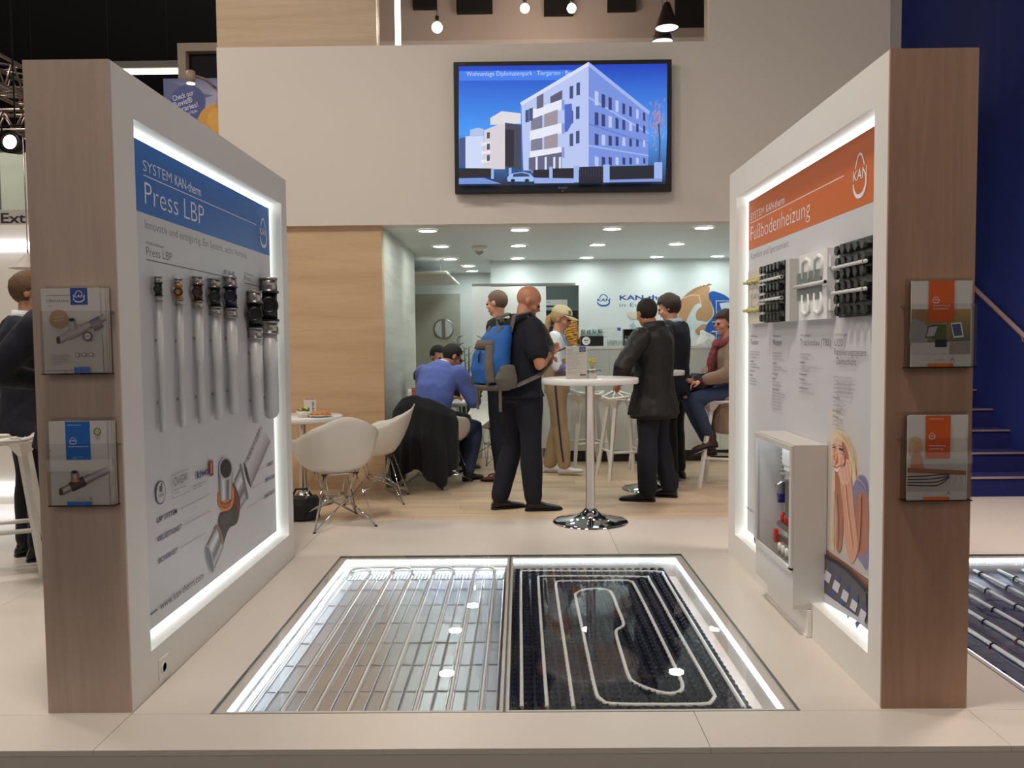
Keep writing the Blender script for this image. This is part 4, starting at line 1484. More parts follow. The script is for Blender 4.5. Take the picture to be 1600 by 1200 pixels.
# ================================================================== television on the header wall
t = thing('television', 'large black wall television showing a white apartment building under blue sky', 'television', (.405, 7.55, 3.28))
TVX0, TVX1, TVZ0, TVZ1, TVY = -.568, 1.385, 2.70, 3.868, 7.47
m = MB().box(TVX0, TVX1, TVY, TVY + .05, TVZ0, TVZ1, bev=.004)
m.box(TVX0 + .25, TVX1 - .25, TVY + .05, 7.55, TVZ0 + .2, TVZ1 - .2)
m.obj('case', BLACKP, t, True)
MB().box(TVX0 + .045, TVX1 - .045, TVY - .002, TVY, TVZ0 + .075, TVZ1 - .045).obj('screen_panel', mat('screen_black', (4, 4, 6), 0.15), t, True)
p = Print((0, TVY - .003, 0), (1, 0, 0), (0, 0, 1), (0, -1, 0), px=True, step=.0004)


def tv(ps):
    return [(560 + a * .35, a * 0 + b * .35) for a, b in ps]


def tpoly(ps, col, cols=None):
    p.poly(tv(ps), col, cols)


sx0, sx1, sz0, sz1 = TVX0 + .045, TVX1 - .045, TVZ0 + .075, TVZ1 - .045
tpoly([(448, 296), (1378, 284), (1378, 600), (448, 620)], (40, 120, 230), [(16, 62, 190), (12, 56, 180), (70, 150, 240), (64, 150, 240)])
tpoly([(448, 600), (1378, 590), (1370, 822), (450, 832)], (22, 26, 40), [(60, 140, 235), (70, 150, 240), (20, 22, 34), (20, 22, 34)])
tpoly([(450, 318), (955, 313), (940, 358), (450, 361)], (60, 120, 226))
a0 = p.P((729, 119))
p.text('Wohnanlage Diplomatenpark · Tiergarten · Be', a0[0], a0[1], .040, .93, (206, 222, 246), thin=-.012)
# trees and distant blocks
R_ = random.Random(5)
for k in range(150):
    a, b = min(1362, 1332 + R_.gauss(0, 16)), 560 + R_.gauss(0, 52)
    p.strip(tv([(a, b), (a + R_.uniform(-12, 12), b - R_.uniform(8, 26))]), .003, R_.choice([(196, 150, 150), (168, 128, 140), (120, 96, 120)]))
p.strip(tv([(1338, 730), (1340, 640), (1336, 560)]), .012, (60, 50, 60))
tpoly([(452, 625), (480, 620), (490, 740), (452, 750)], (60, 80, 130))
tpoly([(480, 616), (560, 610), (562, 762), (480, 762)], (196, 208, 236))
tpoly([(500, 588), (535, 578), (560, 584), (560, 615), (500, 618)], (170, 186, 224))
tpoly([(562, 590), (655, 552), (655, 762), (562, 762)], (206, 200, 206))
tpoly([(590, 535), (640, 505), (725, 515), (725, 560), (590, 566)], (214, 210, 216))
tpoly([(655, 556), (728, 566), (728, 762), (655, 762)], (58, 62, 84))
tpoly([(655, 585), (695, 588), (695, 750), (655, 750)], (30, 32, 46))
for q in range(3):
    tpoly([(550, 645 + q * 38), (592, 640 + q * 38), (592, 652 + q * 38), (550, 660 + q * 38)], (226, 222, 228))
    tpoly([(575, 600 + q * 50), (588, 598 + q * 50), (588, 625 + q * 50), (575, 627 + q * 50)], (70, 76, 100))
# main building
tpoly([(727, 470), (1025, 296), (1025, 765), (736, 768)], (176, 190, 232))
tpoly([(1025, 296), (1290, 512), (1288, 750), (1025, 765)], (112, 138, 214))
tpoly([(722, 468), (1025, 288), (1025, 306), (727, 482)], (206, 214, 240))
tpoly([(1025, 288), (1295, 506), (1292, 522), (1025, 308)], (150, 172, 228))
tpoly([(1025, 440), (1291, 600), (1291, 608), (1025, 450)], (150, 172, 228))
tpoly([(1025, 655), (1290, 700), (1290, 706), (1025, 662)], (150, 172, 228))
tpoly([(1025, 560), (1290, 645), (1290, 650), (1025, 566)], (92, 116, 196))
for fl in range(4):
    for q in range(8):
        f = (q + .5) / 8
        a = 1045 + f * 240
        top = [400, 500, 600, 705][fl] + (a - 1025) * [.45, .28, .14, .03][fl]
        hgt = [66, 60, 52, 44][fl] * (1 - .45 * f)
        wd = 17 * (1 - .45 * f)
        tpoly([(a - wd / 2, top), (a + wd / 2, top + 5), (a + wd / 2, top + hgt + 2), (a - wd / 2, top + hgt)], (40, 54, 110) if (q + fl) % 3 else (178, 190, 230))
for fl, (zb_, c_) in enumerate(((500, 0), (612, 0), (718, 0))):
    dz = fl * 105
    tpoly([(765, 505 + dz * .86), (905, 455 + dz), (905, 500 + dz), (765, 545 + dz * .9)], (222, 224, 240))
    tpoly([(770, 545 + dz * .86), (820, 525 + dz * .95), (820, 585 + dz * .93), (770, 600 + dz * .86)], (120, 118, 140))
    tpoly([(828, 522 + dz * .95), (888, 500 + dz), (888, 565 + dz * .98), (828, 582 + dz * .94)], (150, 140, 150))
    tpoly([(905, 455 + dz), (918, 460 + dz), (918, 505 + dz), (905, 500 + dz)], (130, 146, 206))
tpoly([(795, 445), (825, 430), (825, 490), (795, 500)], (96, 96, 120))
tpoly([(855, 445), (908, 415), (908, 455), (855, 475)], (84, 84, 110))
for a, b in ((940, 400), (970, 385), (968, 490), (968, 598), (940, 510), (940, 610), (745, 505), (762, 498)):
    tpoly([(a, b), (a + 16, b - 4), (a + 16, b + 52), (a, b + 54)], (60, 72, 122))
tpoly([(918, 480), (950, 475), (952, 560), (930, 600), (918, 600)], (70, 96, 190))
tpoly([(760, 715), (905, 690), (905, 765), (760, 768)], (90, 92, 120))
for a in (790, 830, 868, 893):
    tpoly([(a, 712), (a + 9, 710), (a + 9, 768), (a, 768)], (214, 216, 236))
# garden walls, gates, car, street
tpoly([(452, 760), (600, 762), (600, 800), (452, 804)], (24, 24, 34))
tpoly([(780, 768), (860, 766), (860, 806), (780, 800)], (18, 20, 34))
tpoly([(862, 762), (960, 760), (960, 806), (862, 806)], (18, 20, 34))
tpoly([(982, 756), (1090, 752), (1090, 822), (982, 826)], (20, 22, 36))
tpoly([(1115, 752), (1312, 748), (1312, 812), (1115, 820)], (20, 24, 40))
for a, b, c_, d_ in ((594, 606, 762, 808), (672, 684, 760, 800), (850, 865, 755, 822), (958, 980, 750, 824), (1088, 1116, 745, 824), (1312, 1348, 735, 820)):
    tpoly([(a, c_), (b, c_ - 1), (b, d_), (a, d_)], (150, 172, 226))
tpoly([(780, 803), (960, 806), (960, 826), (785, 828)], (140, 162, 218))
tpoly([(1115, 812), (1348, 806), (1348, 820), (1115, 824)], (120, 142, 204))
for q in range(9):
    p.strip(tv([(986 + q * 12, 758), (986 + q * 12, 800)]), .003, (60, 70, 110))
tpoly([(452, 806), (560, 804), (640, 830), (452, 832)], (110, 140, 206))
p.blob(tv([(664, 800), (690, 782), (730, 780), (760, 784), (780, 800), (780, 818), (668, 820)]), (170, 196, 232)) if False else None
tpoly([(664, 802), (690, 784), (735, 778), (765, 786), (782, 802), (780, 820), (668, 820)], (150, 182, 232))
tpoly([(692, 787), (730, 782), (758, 788), (766, 798), (690, 800)], (40, 56, 96))
for a in (690, 752):
    tpoly([(a - 10, 812), (a, 808), (a + 10, 812), (a + 8, 823), (a - 8, 823)], (20, 20, 30))
p.obj('screen_image', t, emit=1.0)
p = Print((0, TVY - .0005, 0), (1, 0, 0), (0, 0, 1), (0, -1, 0))
p.text('SHARP', .405, TVZ0 + .035, .016, .085, (170, 170, 176), align='c', thin=.01)
p.text('AQUOS', TVX0 + .05, TVZ1 - .025, .010, .05, (150, 60, 60))
p.obj('maker_mark', t)
MB().ball((.405, TVY - .001, TVZ0 + .015), .006, .003, .006).obj('sensor_window', STEEL, t, True)


# ================================================================== furniture
def catmull(keys, t):
    for i in range(len(keys) - 1):
        (a, va), (b, vb) = keys[i], keys[i + 1]
        if a <= t <= b:
            s_ = (t - a) / (b - a)
            ka, kb = keys[max(i - 1, 0)], keys[min(i + 2, len(keys) - 1)]
            m0 = 0 if i == 0 else (vb - ka[1]) / (b - ka[0]) * (b - a)
            m1 = 0 if i == len(keys) - 2 else (kb[1] - va) / (kb[0] - a) * (b - a)
            return va * (2 * s_ ** 3 - 3 * s_ * s_ + 1) + m0 * (s_ ** 3 - 2 * s_ * s_ + s_) + vb * (3 * s_ * s_ - 2 * s_ ** 3) + m1 * (s_ ** 3 - s_ * s_)
    return keys[-1][1]


SHELL = mat('shell_white', (222, 216, 206), 0.38)


KZ = [(0, .425), (30, .435), (58, .55), (82, .645), (108, .675), (140, .765), (180, .835)]
KR = [(0, .245), (35, .30), (65, .315), (90, .315), (135, .315), (180, .275)]


def shell_chair(lab, loc, rz, seat_mat=None):
    """moulded armchair shell on a wire tower base; faces +x"""
    t = thing('shell_chair', lab, 'chair', loc, rz, 'white moulded shell armchairs')
    kz, kr = KZ, KR
    m = MB()
    NA, NS = 64, 14
    cen = m.bm.verts.new((.0, 0, .400))
    prev = None
    for j in range(1, NS + 1):
        s_ = j / NS
        ring = []
        for k in range(NA):
            a = 360 * k / NA
            b = a if a <= 180 else 360 - a
            R, Z = catmull(kr, b), catmull(kz, b)
            an = s_ * PI / 2
            rr = R * math.sin(an) ** .62 * (.93 + .07 * s_ ** 3)
            hz = Z - .40
            zz = .40 + hz * (1 - math.cos(an)) ** 1.15 if hz > .05 else .40 + hz * s_ ** 2
            if b < 25:
                zz -= .025 * max(0, s_ - .8) / .2
            if j == NS:
                rr += .006
            lean = -.05 * max(0, (zz - .5)) / .3 * (1 if b > 120 else 0) * math.sin(math.radians(max(0, b - 90)))
            ring.append(m.bm.verts.new((rr * math.cos(math.radians(a)) + lean, rr * math.sin(math.radians(a)), zz)))
        for k in range(NA):
            if prev is None:
                m.face((cen, ring[k], ring[(k + 1) % NA]), True)
            else:
                m.face((prev[k], ring[k], ring[(k + 1) % NA], prev[(k + 1) % NA]), True)
        prev = ring
    me = baked(m.mesh('seat_shell', False), [('SOLIDIFY', dict(thickness=.007, offset=0))], 'seat_shell')
    me.materials.append(seat_mat or SHELL)
    me.polygons.foreach_set('use_smooth', [True] * len(me.polygons))
    link('seat_shell', me, t)
    top = [(.13, .12), (.13, -.12), (-.13, -.12), (-.13, .12)]
    foot = [(.25, .23), (.25, -.23), (-.25, -.23), (-.25, .23)]
    for i in range(4):
        a, f, b, c = top[i], foot[i], top[(i + 1) % 4], top[(i - 1) % 4]
        m = MB().tube([(a[0], a[1], .395), (f[0], f[1], .006), (b[0] * .62, b[1] * .62, .21)], .0055, 8)
        m.tube([(f[0], f[1], .008), (c[0] * .62, c[1] * .62, .21)], .0055, 8)
        m.obj('leg', CHROME, t)
        MB().lathe([(.011, 0), (.011, .008), (.006, .012)], (f[0], f[1], 0), 10).obj('foot_glide', BLACKP, t)
    m = MB()
    q = [(x * .62, y * .62, .21) for x, y in top]
    for i in range(4):
        m.tube([q[i], q[(i + 1) % 4]], .0055, 8)
        m.tube([q[i], (top[i][0] * .9, top[i][1] * .9, .395)], .005, 8)
    m.tube([(top[0][0], top[0][1], .396), (top[1][0], top[1][1], .396)], .008, 8).tube([(top[2][0], top[2][1], .396), (top[3][0], top[3][1], .396)], .008, 8)
    m.obj('wire_base', CHROME, t)
    for x, y in top:
        MB().lathe([(.02, .39), (.02, .402)], (x, y, 0), 12).obj('shock_mount', BLACKP, t)
    return t


shell_chair('nearest white shell armchair on wire legs at the left round table', (-1.40, 6.14, 0), math.radians(118))
shell_chair('second white shell armchair standing against the wood wall behind the nearest one', (-1.25, 7.06, 0), math.radians(183))
CH3 = shell_chair('white shell armchair with the dark navy coat over its back under the blue sweater man', (-.80, 7.85, 0), math.radians(60))
shell_chair('white shell armchair beyond the blue sweater man in front of the plant', (-.30, 9.25, 0), math.radians(215))
shell_chair('white shell armchair under the man in black at the grey wood wall', (-1.0, 9.05, 0), math.radians(-40))

STW = mat('stool_white', (226, 222, 214), 0.4)


def bar_stool(lab, loc, rz, h=.80):
    """angular wire-frame stool: faceted open seat, tapering funnel, four square legs"""
    t = thing('bar_stool', lab, 'bar stool', loc, rz, 'white angular bar stools')
    k = h / .80
    hexa = [(.20, .0, .815), (.11, .17, .79), (-.12, .17, .80), (-.21, .0, .855), (-.12, -.17, .80), (.11, -.17, .79)]
    mid = [(.085, .0, .765), (-.085, .075, .765), (-.085, -.075, .765)]
    m = MB()
    V = lambda p_: Vector((p_[0], p_[1], p_[2] * k))
    for i in range(6):
        m.tube([V(hexa[i]), V(hexa[(i + 1) % 6])], .012, 4)
    for a, b in ((0, 0), (1, 0), (5, 0), (1, 1), (2, 1), (3, 1), (3, 2), (4, 2), (5, 2)):
        m.tube([V(hexa[a]), V(mid[b])], .010, 4)
    for a, b in ((0, 1), (1, 2), (2, 0)):
        m.tube([V(mid[a]), V(mid[b])], .010, 4)
    m.obj('seat', STW, t)
    legs_t = [(.11, .11), (-.12, .11), (-.12, -.11), (.11, -.11)]
    legs_b = [(.20, .20), (-.21, .20), (-.21, -.20), (.20, -.20)]
    for (ax, ay), (bx_, by_) in zip(legs_t, legs_b):
        m = MB()
        c = V((ax, ay, .66))
        pts = [V((ax * 1.25, ay * 1.45, .79)), c]
        u = Vector((1, 0, 0))
        v = Vector((0, 1, 0))
        m.loft([(V((ax * .95, ay * 1.1, .785)), u * .085, v * .085), (V((ax * 1.0, ay * 1.0, .70)), u * .026, v * .026), (V((bx_, by_, 0)), u * .019, v * .019)], 4, True, False)
        m.obj('leg', STW, t)
    zz = .27 * k
    f = lambda p_, q_: tuple(p_[i] + (q_[i] - p_[i]) * (1 - .27 / .66) for i in (0, 1))
    c4 = [f(a, b) for a, b in zip(legs_t, legs_b)]
    for i in range(4):
        a, b = c4[i], c4[(i + 1) % 4]
        if i != 1:
            MB().tube([(a[0], a[1], zz), (b[0], b[1], zz)], .014, 4).obj('stretcher', STW, t)
    return t


bar_stool('white angular bar stool behind the chrome bar table, beside the man in black jacket', (1.02, 8.15, 0), math.radians(-78))
bar_stool('white angular bar stool at the counter behind the girl in khaki trousers', (.72, 8.82, 0), math.radians(15))
bar_stool('white angular bar stool at the counter front behind the man in black jacket', (1.38, 8.75, 0), math.radians(80))
bar_stool('white angular bar stool under the seated woman in the beige coat', (1.90, 7.62, 0), math.radians(160))
bar_stool('white angular bar stool at far left beside the two men in dark suits', (-3.10, 4.86, 0), math.radians(25), .82)


def bar_table(lab, loc, h, rt, rb, top_t=.042):
    t = thing('bar_table', lab, 'table', loc)
    MB().lathe([(rt - .006, h - top_t), (rt, h - top_t + .006), (rt, h - .005), (rt - .005, h), (0, h)], n=56).obj('table_top', GLOSS, t)
    MB().lathe([(.036, .05), (.034, .08), (.034, h - top_t - .01), (.06, h - top_t)], n=28).obj('column', CHROME, t)
    MB().lathe([(rb, 0), (rb, .006), (rb * .93, .016), (rb * .6, .034), (rb * .3, .058), (.055, .085), (.046, .10), (.036, .105), (0, .105)], n=48).obj('base', CHROME, t)
    return t


bar_table('tall round white bar table on chrome trumpet base carrying the flower pot', (.525, 6.13, 0), 1.088, .362, .285)
bar_table('second chrome based bar table mostly hidden behind the man in black jacket', (1.20, 7.48, 0), 1.088, .30, .27)
t = bar_table('low round white table with plates beside the left display wall', (-1.86, 6.93, 0), .752, .345, .26)
bar_table('low white table by the grey wood wall behind the man in the blue sweater', (-.83, 8.47, 0), .752, .33, .25)

# ---- serving counter with a rounded left end
t = thing('serving_counter', 'long grey white serving counter with rounded left end and black toe kick', 'counter', (1.6, 9.5, 0))


def counter_outline(o):
    pts = [(2.94, 9.15 + o)]
    for k in range(13):
        a = -PI / 2 - k * PI / 24
        pts.append((.72 + (.50 - o) * math.cos(a), 9.65 + (.50 - o) * math.sin(a)))
    return pts + [(.22 + o, 10.2), (2.94, 10.2)]


f_ = lambda u, v, d: Vector((u, v, d))
MB().prism(counter_outline(0.0), f_, .13, 1.27).obj('counter_front', mat('counter_satin', (206, 208, 202), 0.4), t, True)
MB().prism(counter_outline(-.012), f_, 1.27, 1.30).obj('worktop', GLOSS, t, True)
MB().prism(counter_outline(.05), f_, 0, .13).obj('toe_kick', BLACKP, t, True)
for x in (1.0, 1.62, 2.24):
    MB().box(x, x + .002, 9.148, 9.152, .14, 1.26).obj('panel_joint', mat('joint_grey', (150, 152, 148), .6), t, True)

# ================================================================== people
HAIRB = mat('hair_brown', (58, 40, 30), 0.7, bump=.5, bscale=180, var=.25, vscale=60)
HAIRD = mat('hair_dark', (32, 25, 22), 0.75, bump=.5, bscale=180, var=.2, vscale=60)
HAIRS = mat('hair_stubble', (112, 88, 74), 0.8, bump=.3, bscale=250)
HAIRL = mat('hair_blonde', (196, 160, 112), 0.6, bump=.5, bscale=150, var=.15, vscale=50)
HAIRC = mat('hair_light_brown', (104, 76, 50), 0.7, bump=.5, bscale=180, var=.2, vscale=60)
NAVYC = mat('cloth_navy', (14, 16, 25), 0.85, bump=.12, bscale=250, sheen=.08)
POLO = mat('cloth_navy_polo', (18, 21, 34), 0.85, bump=.12, bscale=250)
JEANS = mat('denim_dark', (15, 19, 33), 0.85, bump=.2, bscale=300, var=.08)
JEANB = mat('denim_blue', (48, 62, 92), 0.85, bump=.2, bscale=300, var=.1)
BLKC = mat('cloth_black_jacket', (19, 19, 20), 0.55, bump=.1, bscale=200)
SUIT = mat('cloth_suit', (16, 19, 32), 0.8, bump=.1, bscale=250)
BLUES = mat('knit_blue', (92, 112, 186), 0.9, bump=.25, bscale=260, sheen=.15)
KHAKI = mat('cloth_khaki', (172, 148, 112), 0.85, bump=.15, bscale=220, var=.05)
TEEW = mat('cloth_white', (222, 224, 228), 0.85, bump=.1, bscale=200)
LILAC = mat('cloth_lilac', (122, 110, 150), 0.85, bump=.1, bscale=200)
COAT = mat('cloth_beige_coat', (150, 126, 108), 0.9, bump=.2, bscale=250)
SHOEB = mat('shoe_black', (14, 13, 13), 0.35)
SHOEBR = mat('shoe_brown', (96, 58, 38), 0.45)
SHOEW = mat('shoe_white', (224, 222, 220), 0.5)
SKINT = mat('skin_tan', (196, 138, 106), 0.5, var=.06, vscale=20)
EYEW = mat('eye_dark', (40, 30, 26), 0.2)
LIPS = mat('lips', (176, 92, 86), 0.45)


def rotm(f):
    """frame whose x axis is f (forward) and z as upright as possible"""
    f = Vector(f).normalized()
    l = Vector((0, 0, 1)).cross(f)
    l = l.normalized() if l.length > 1e-4 else Vector((0, 1, 0))
    u = f.cross(l)
    return Matrix((f, l, u)).transposed()


class Body:
    """a posed figure; local frame x forward, y left, z up, origin between the feet"""

    def __init__(s, h=1.76, wide=1.0, **J):
        k = h / 1.76
        s.k, s.w = k, wide
        d = dict(pel=(0, 0, .95), waist=(0, 0, 1.10), chest=(0, 0, 1.29), shc=(0, 0, 1.43), neck=(.015, 0, 1.50), head=(.035, 0, 1.645),
                 hipL=(0, .09, .92), hipR=(0, -.09, .92), kneL=(.015, .10, .50), kneR=(.015, -.10, .50), ankL=(-.02, .10, .085), ankR=(-.02, -.10, .085),
                 shL=(0, .185, 1.425), shR=(0, -.185, 1.425), elL=(-.03, .235, 1.13), elR=(-.03, -.235, 1.13), wrL=(.05, .235, .88), wrR=(.05, -.235, .88),
                 toeL=(1, .12, 0), toeR=(1, -.12, 0), look=(1, 0, -.05), hdL=(.15, 0, -1), hdR=(.15, 0, -1), side=(0, 1, 0))
        d.update(J)
        for n, v in d.items():
            v = Vector(v)
            setattr(s, n, v if n in ('toeL', 'toeR', 'look', 'hdL', 'hdR', 'side') else v * k)

    def torso(s, m, g=0.0, low=None, lowr=(.165, .125), top=True, belly=0.0):
        """trunk rings; g = cloth thickness, low = hem height for coats"""
        k, w = s.k, s.w
        sa = s.side.normalized()
        P_ = [(s.pel - (s.chest - s.pel).normalized() * .09 * k, .150, .115), (s.pel, .168, .122), (s.waist, .150 + belly * .5, .112 + belly), (s.chest, .170, .122), (s.shc - (s.shc - s.chest) * .25, .178, .108), (s.shc + (s.neck - s.shc) * .25, .150, .085)]
        if top:
            P_ += [(s.shc + (s.neck - s.shc) * .75, .085, .068)]
        if low is not None:
            P_ = [(Vector(low), *lowr)] + P_[1:]
        secs = []
        for i, (c, a, b) in enumerate(P_):
            d = (P_[min(i + 1, len(P_) - 1)][0] - P_[max(i - 1, 0)][0]).normalized()
            aa = (sa - d * sa.dot(d)).normalized()
            bb = d.cross(aa)
            secs.append((c, aa * (a * w * k + g), bb * (b * w * k + g)))
        m.loft(secs, 20)
        return s

    def arm(s, m, q, g=0.0, a=0.0, b=1.0, cuff=0.0):
        """sleeve or arm from fraction a to b of shoulder-elbow-wrist; q is L or R"""
        sh, el, wr = (getattr(s, n + q) for n in ('sh', 'el', 'wr'))
        k = s.k
        L1, L2 = (el - sh).length, (wr - el).length
        pts, rs = [], []
        for t_ in [a + (b - a) * i / 10 for i in range(11)]:
            dd = t_ * (L1 + L2)
            p = sh + (el - sh) * (dd / L1) if dd <= L1 else el + (wr - el) * ((dd - L1) / L2)
            r = catmull([(0, .060), (.25, .052), (.5, .043), (.6, .044), (.85, .031), (1.0, .027)], t_) * k * s.w ** .5
            pts.append(p)
            rs.append(r + g + cuff * t_)
        m.tube(pts, rs, 14, round_ends=True)
        return s

    def leg(s, m, q, g=0.0, b=1.0, flare=0.0):
        hp, kn, an = (getattr(s, n + q) for n in ('hip', 'kne', 'ank'))
        k = s.k
        L1, L2 = (kn - hp).length, (an - kn).length
        pts, rs = [], []
        for i in range(15):
            t_ = b * i / 14
            dd = t_ * (L1 + L2)
            p = hp + (kn - hp) * (dd / L1) if dd <= L1 else kn + (an - kn) * ((dd - L1) / L2)
            r = catmull([(0, .092), (.2, .083), (.48, .058), (.65, .058), (1.0, .037)], t_) * k * s.w ** .5
            pts.append(p)
            rs.append(r + g + flare * max(0, t_ - .3))
        m.tube(pts, rs, 16, round_ends=True)
        return s

    def hand(s, m, q, curl=.5, scale=1.0):
        wr, el = getattr(s, 'wr' + q), getattr(s, 'el' + q)
        f = (wr - el).normalized() if curl < 2 else Vector((1, 0, 0))
        hd = getattr(s, 'hd' + q)
        f = (f + Vector(hd) * .35).normalized()
        side = 1 if q == 'L' else -1
        pn = f.cross(s.side * side)
        pn = pn.normalized() if pn.length > .1 else Vector((0, 0, 1))
        x = f.cross(pn).normalized()
        k = s.k * scale
        R_ = Matrix((f, x, pn)).transposed()
        m.ball(wr + f * .045 * k, .052 * k, .038 * k, .017 * k, R_)
        cd = -pn if side > 0 else -pn
        for i, (o_, L) in enumerate(((-.028, .068), (-.010, .078), (.009, .073), (.027, .058))):
            b0 = wr + f * .08 * k + x * o_ * k
            a1, a2 = curl * .6, curl * 1.5
            p1 = b0 + (f * math.cos(a1) + cd * math.sin(a1)) * L * .5 * k
            p2 = p1 + (f * math.cos(a2) + cd * math.sin(a2)) * L * .5 * k
            m.tube([wr + f * .04 * k + x * o_ * .8 * k, b0, p1, p2], [.010 * k, .0095 * k, .0085 * k, .007 * k], 8, round_ends=True)
        b0 = wr + f * .02 * k - x * .03 * k
        p1 = b0 + (f * .6 - x * .5 + cd * .35).normalized() * .045 * k
        p2 = p1 + (f * .9 - x * .1 + cd * .3).normalized() * .032 * k
        m.tube([b0, p1, p2], [.013 * k, .011 * k, .008 * k], 8, round_ends=True)
        return s

    def hframe(s):
        return rotm(s.look)

    def hp(s, f, l, u):
        return s.head + s.hframe() @ Vector((f, l, u)) * s.k

    def skull(s, m, jaw=1.0, nose=1.0):
        R_, k = s.hframe(), s.k
        m.ball(s.hp(-.012, 0, .028), .098 * k, .077 * k, .092 * k, R_, 24, 16)
        m.ball(s.hp(.022, 0, -.048), .066 * k, .060 * jaw * k, .066 * k, R_, 20, 12)
        m.ball(s.hp(.048, 0, -.088), .036 * k, .038 * jaw * k, .026 * k, R_)
        m.ball(s.hp(.050, 0, .012), .042 * k, .058 * k, .034 * k, R_)
        m.tube([s.hp(.080, 0, .012), s.hp(.104 + .004 * nose, 0, -.024), s.hp(.092, 0, -.036)], [.010 * k, .014 * k, .010 * k], 10, round_ends=True)
        for l in (-1, 1):
            m.ball(s.hp(.070, .034 * l, .016), .022 * k, .022 * k, .009 * k, R_)
            m.ball(s.hp(.055, .042 * l, -.030), .030 * k, .022 * k, .024 * k, R_)
            m.ball(s.hp(-.010, .079 * l, -.008), .020 * k, .010 * k, .032 * k, R_)
        m.ball(s.hp(.076, 0, -.058), .018 * k, .026 * k, .012 * k, R_)
        m.tube([s.neck - (s.neck - s.shc) * .6, s.neck, s.hp(-.012, 0, -.045)], [.066 * k, .056 * k * s.w ** .5, .054 * k], 16)
        return s

    def flesh(s, root, ma=None, curlL=.5, curlR=.5, voxel=.0085, jaw=1.0, smooth=3):
        m = MB()
        s.skull(m, jaw)
        s.torso(m, -.006)
        for q, c in (('L', curlL), ('R', curlR)):
            s.arm(m, q)
            s.hand(m, q, c)
            s.leg(m, q, -.004)
            an = getattr(s, 'ank' + q)
            td = Vector(getattr(s, 'toe' + q)).normalized()
            m.tube([an - td * .03 - Vector((0, 0, .04)), an + td * .10 - Vector((0, 0, .052))], [.032, .026], 10, round_ends=True)
        o = cloth(m, 'body', ma or SKIN, root, voxel, smooth)
        for l in (-1, 1):
            MB().ball(s.hp(.088, .032 * l, .002), .010, n=10, m=8).obj('eye', EYEW, root)
        MB().ball(s.hp(.093, 0, -.058), .006, .022, .008, s.hframe()).obj('mouth', LIPS, root)
        return o

    def hair(s, root, ma, line=.02, back=-.07, puff=.010, front=.075, name='hair', amp=.004):
        """cap of hair over the skull, cut by a hairline"""
        R_, k = s.hframe(), s.k
        m = MB()
        m.ball((0, 0, 0), 1, n=36, m=26)
        dead = []
        for v in m.bm.verts:
            c = v.co.copy()
            n_ = c.copy()
            f, l, u = c.x * (.098 + puff) - .012, c.y * (.078 + puff), c.z * (.093 + puff) + .028
            if u < -.02 and f < .03:
                u = max(u, -.10)
                l *= .92
            q = Vector((f, l, u)) + n_ * amp * noise.noise(n_ * 6)
            lim = back if f < -.03 else (line - .06 if f < .01 else (line + .015 if f < .045 else line + .055))
            if u < lim or f > front + .03:
                dead.append(v)
            v.co = s.head + R_ @ q * k
        bmesh.ops.delete(m.bm, geom=dead, context='VERTS')
        me = m.mesh(name)
        me = baked(me, [('SOLIDIFY', dict(thickness=.012, offset=-1)), ('SMOOTH', dict(factor=.5, iterations=2))], name)
        me.materials.append(ma)
        me.polygons.foreach_set('use_smooth', [True] * len(me.polygons))
        return link(name, me, root)

    def shoe(s, root, q, ma, L=.27, sole=None):
        an = getattr(s, 'ank' + q)
        td = Vector(getattr(s, 'toe' + q)).normalized()
        z = an.z - .085 * s.k
        heel = Vector((an.x, an.y, z)) - td * .065
        sd = Vector((-td.y, td.x, 0)).normalized()
        up = Vector((0, 0, 1))
        lift = td.z
        tdh = Vector((td.x, td.y, 0)).normalized()
        m = MB()
        secs = []
        for t_, w_, h_ in ((0, .026, .04), (.06, .036, .075), (.2, .040, .088), (.42, .042, .075), (.6, .046, .052), (.8, .046, .04), (.94, .034, .03), (1, .015, .018)):
            c = heel + tdh * L * t_ + up * (h_ / 2 + .004 + lift * L * t_)
            secs.append((c, sd * w_, up * h_ / 2))
        m.loft(secs, 16)
        m.tube([an - td * .01 + up * .04, an - td * .005 - up * .02], [.043, .046], 14, round_ends=True)
        o = cloth(m, 'shoe', ma, root, .007, 3)
        m = MB()
        secs = []
        for t_, w_ in ((-.01, .026), (.1, .040), (.4, .040), (.65, .048), (.85, .046), (1.01, .02)):
            c = heel + tdh * L * t_ + up * (.009 + lift * L * t_)
            secs.append((c, sd * w_, up * .010))
        m.loft(secs, 4).obj('sole', sole or BLACKP, o)
        return o

    def shirt(s, root, ma, g=.014, arms=('L', 'R'), b=.98, low=None, lowr=(.18, .135), name='shirt', amp=.006, cuff=0.0, belly=0.0, voxel=.011):
        m = MB()
        s.torso(m, g, low, lowr, belly=belly)
        for q in arms:
            s.arm(m, q, g + .006, 0.0, b, cuff)
        return cloth(m, name, ma, root, voxel, 4, amp, 10)

    def trousers(s, root, ma, g=.012, b=.97, flare=.018, amp=.005, name='trousers'):
        m = MB()
        sa = s.side.normalized()
        k = s.k
        c1, c0 = s.pel + (s.waist - s.pel) * .35, s.pel - (s.waist - s.pel).normalized() * .10 * k
        d = (c1 - c0).normalized()
        aa = (sa - d * sa.dot(d)).normalized()
        m.loft([(c0, aa * (.155 * k * s.w + g), d.cross(aa) * (.115 * k + g)), (c1, aa * (.16 * k * s.w + g), d.cross(aa) * (.116 * k + g))], 20)
        for q in ('L', 'R'):
            s.leg(m, q, g, b, flare)
        return cloth(m, name, ma, root, .0115, 4, amp, 9, .55)


def person(lab, loc, rz, group=None):
    return thing('person', lab, 'person', loc, rz, group)


R = math.radians

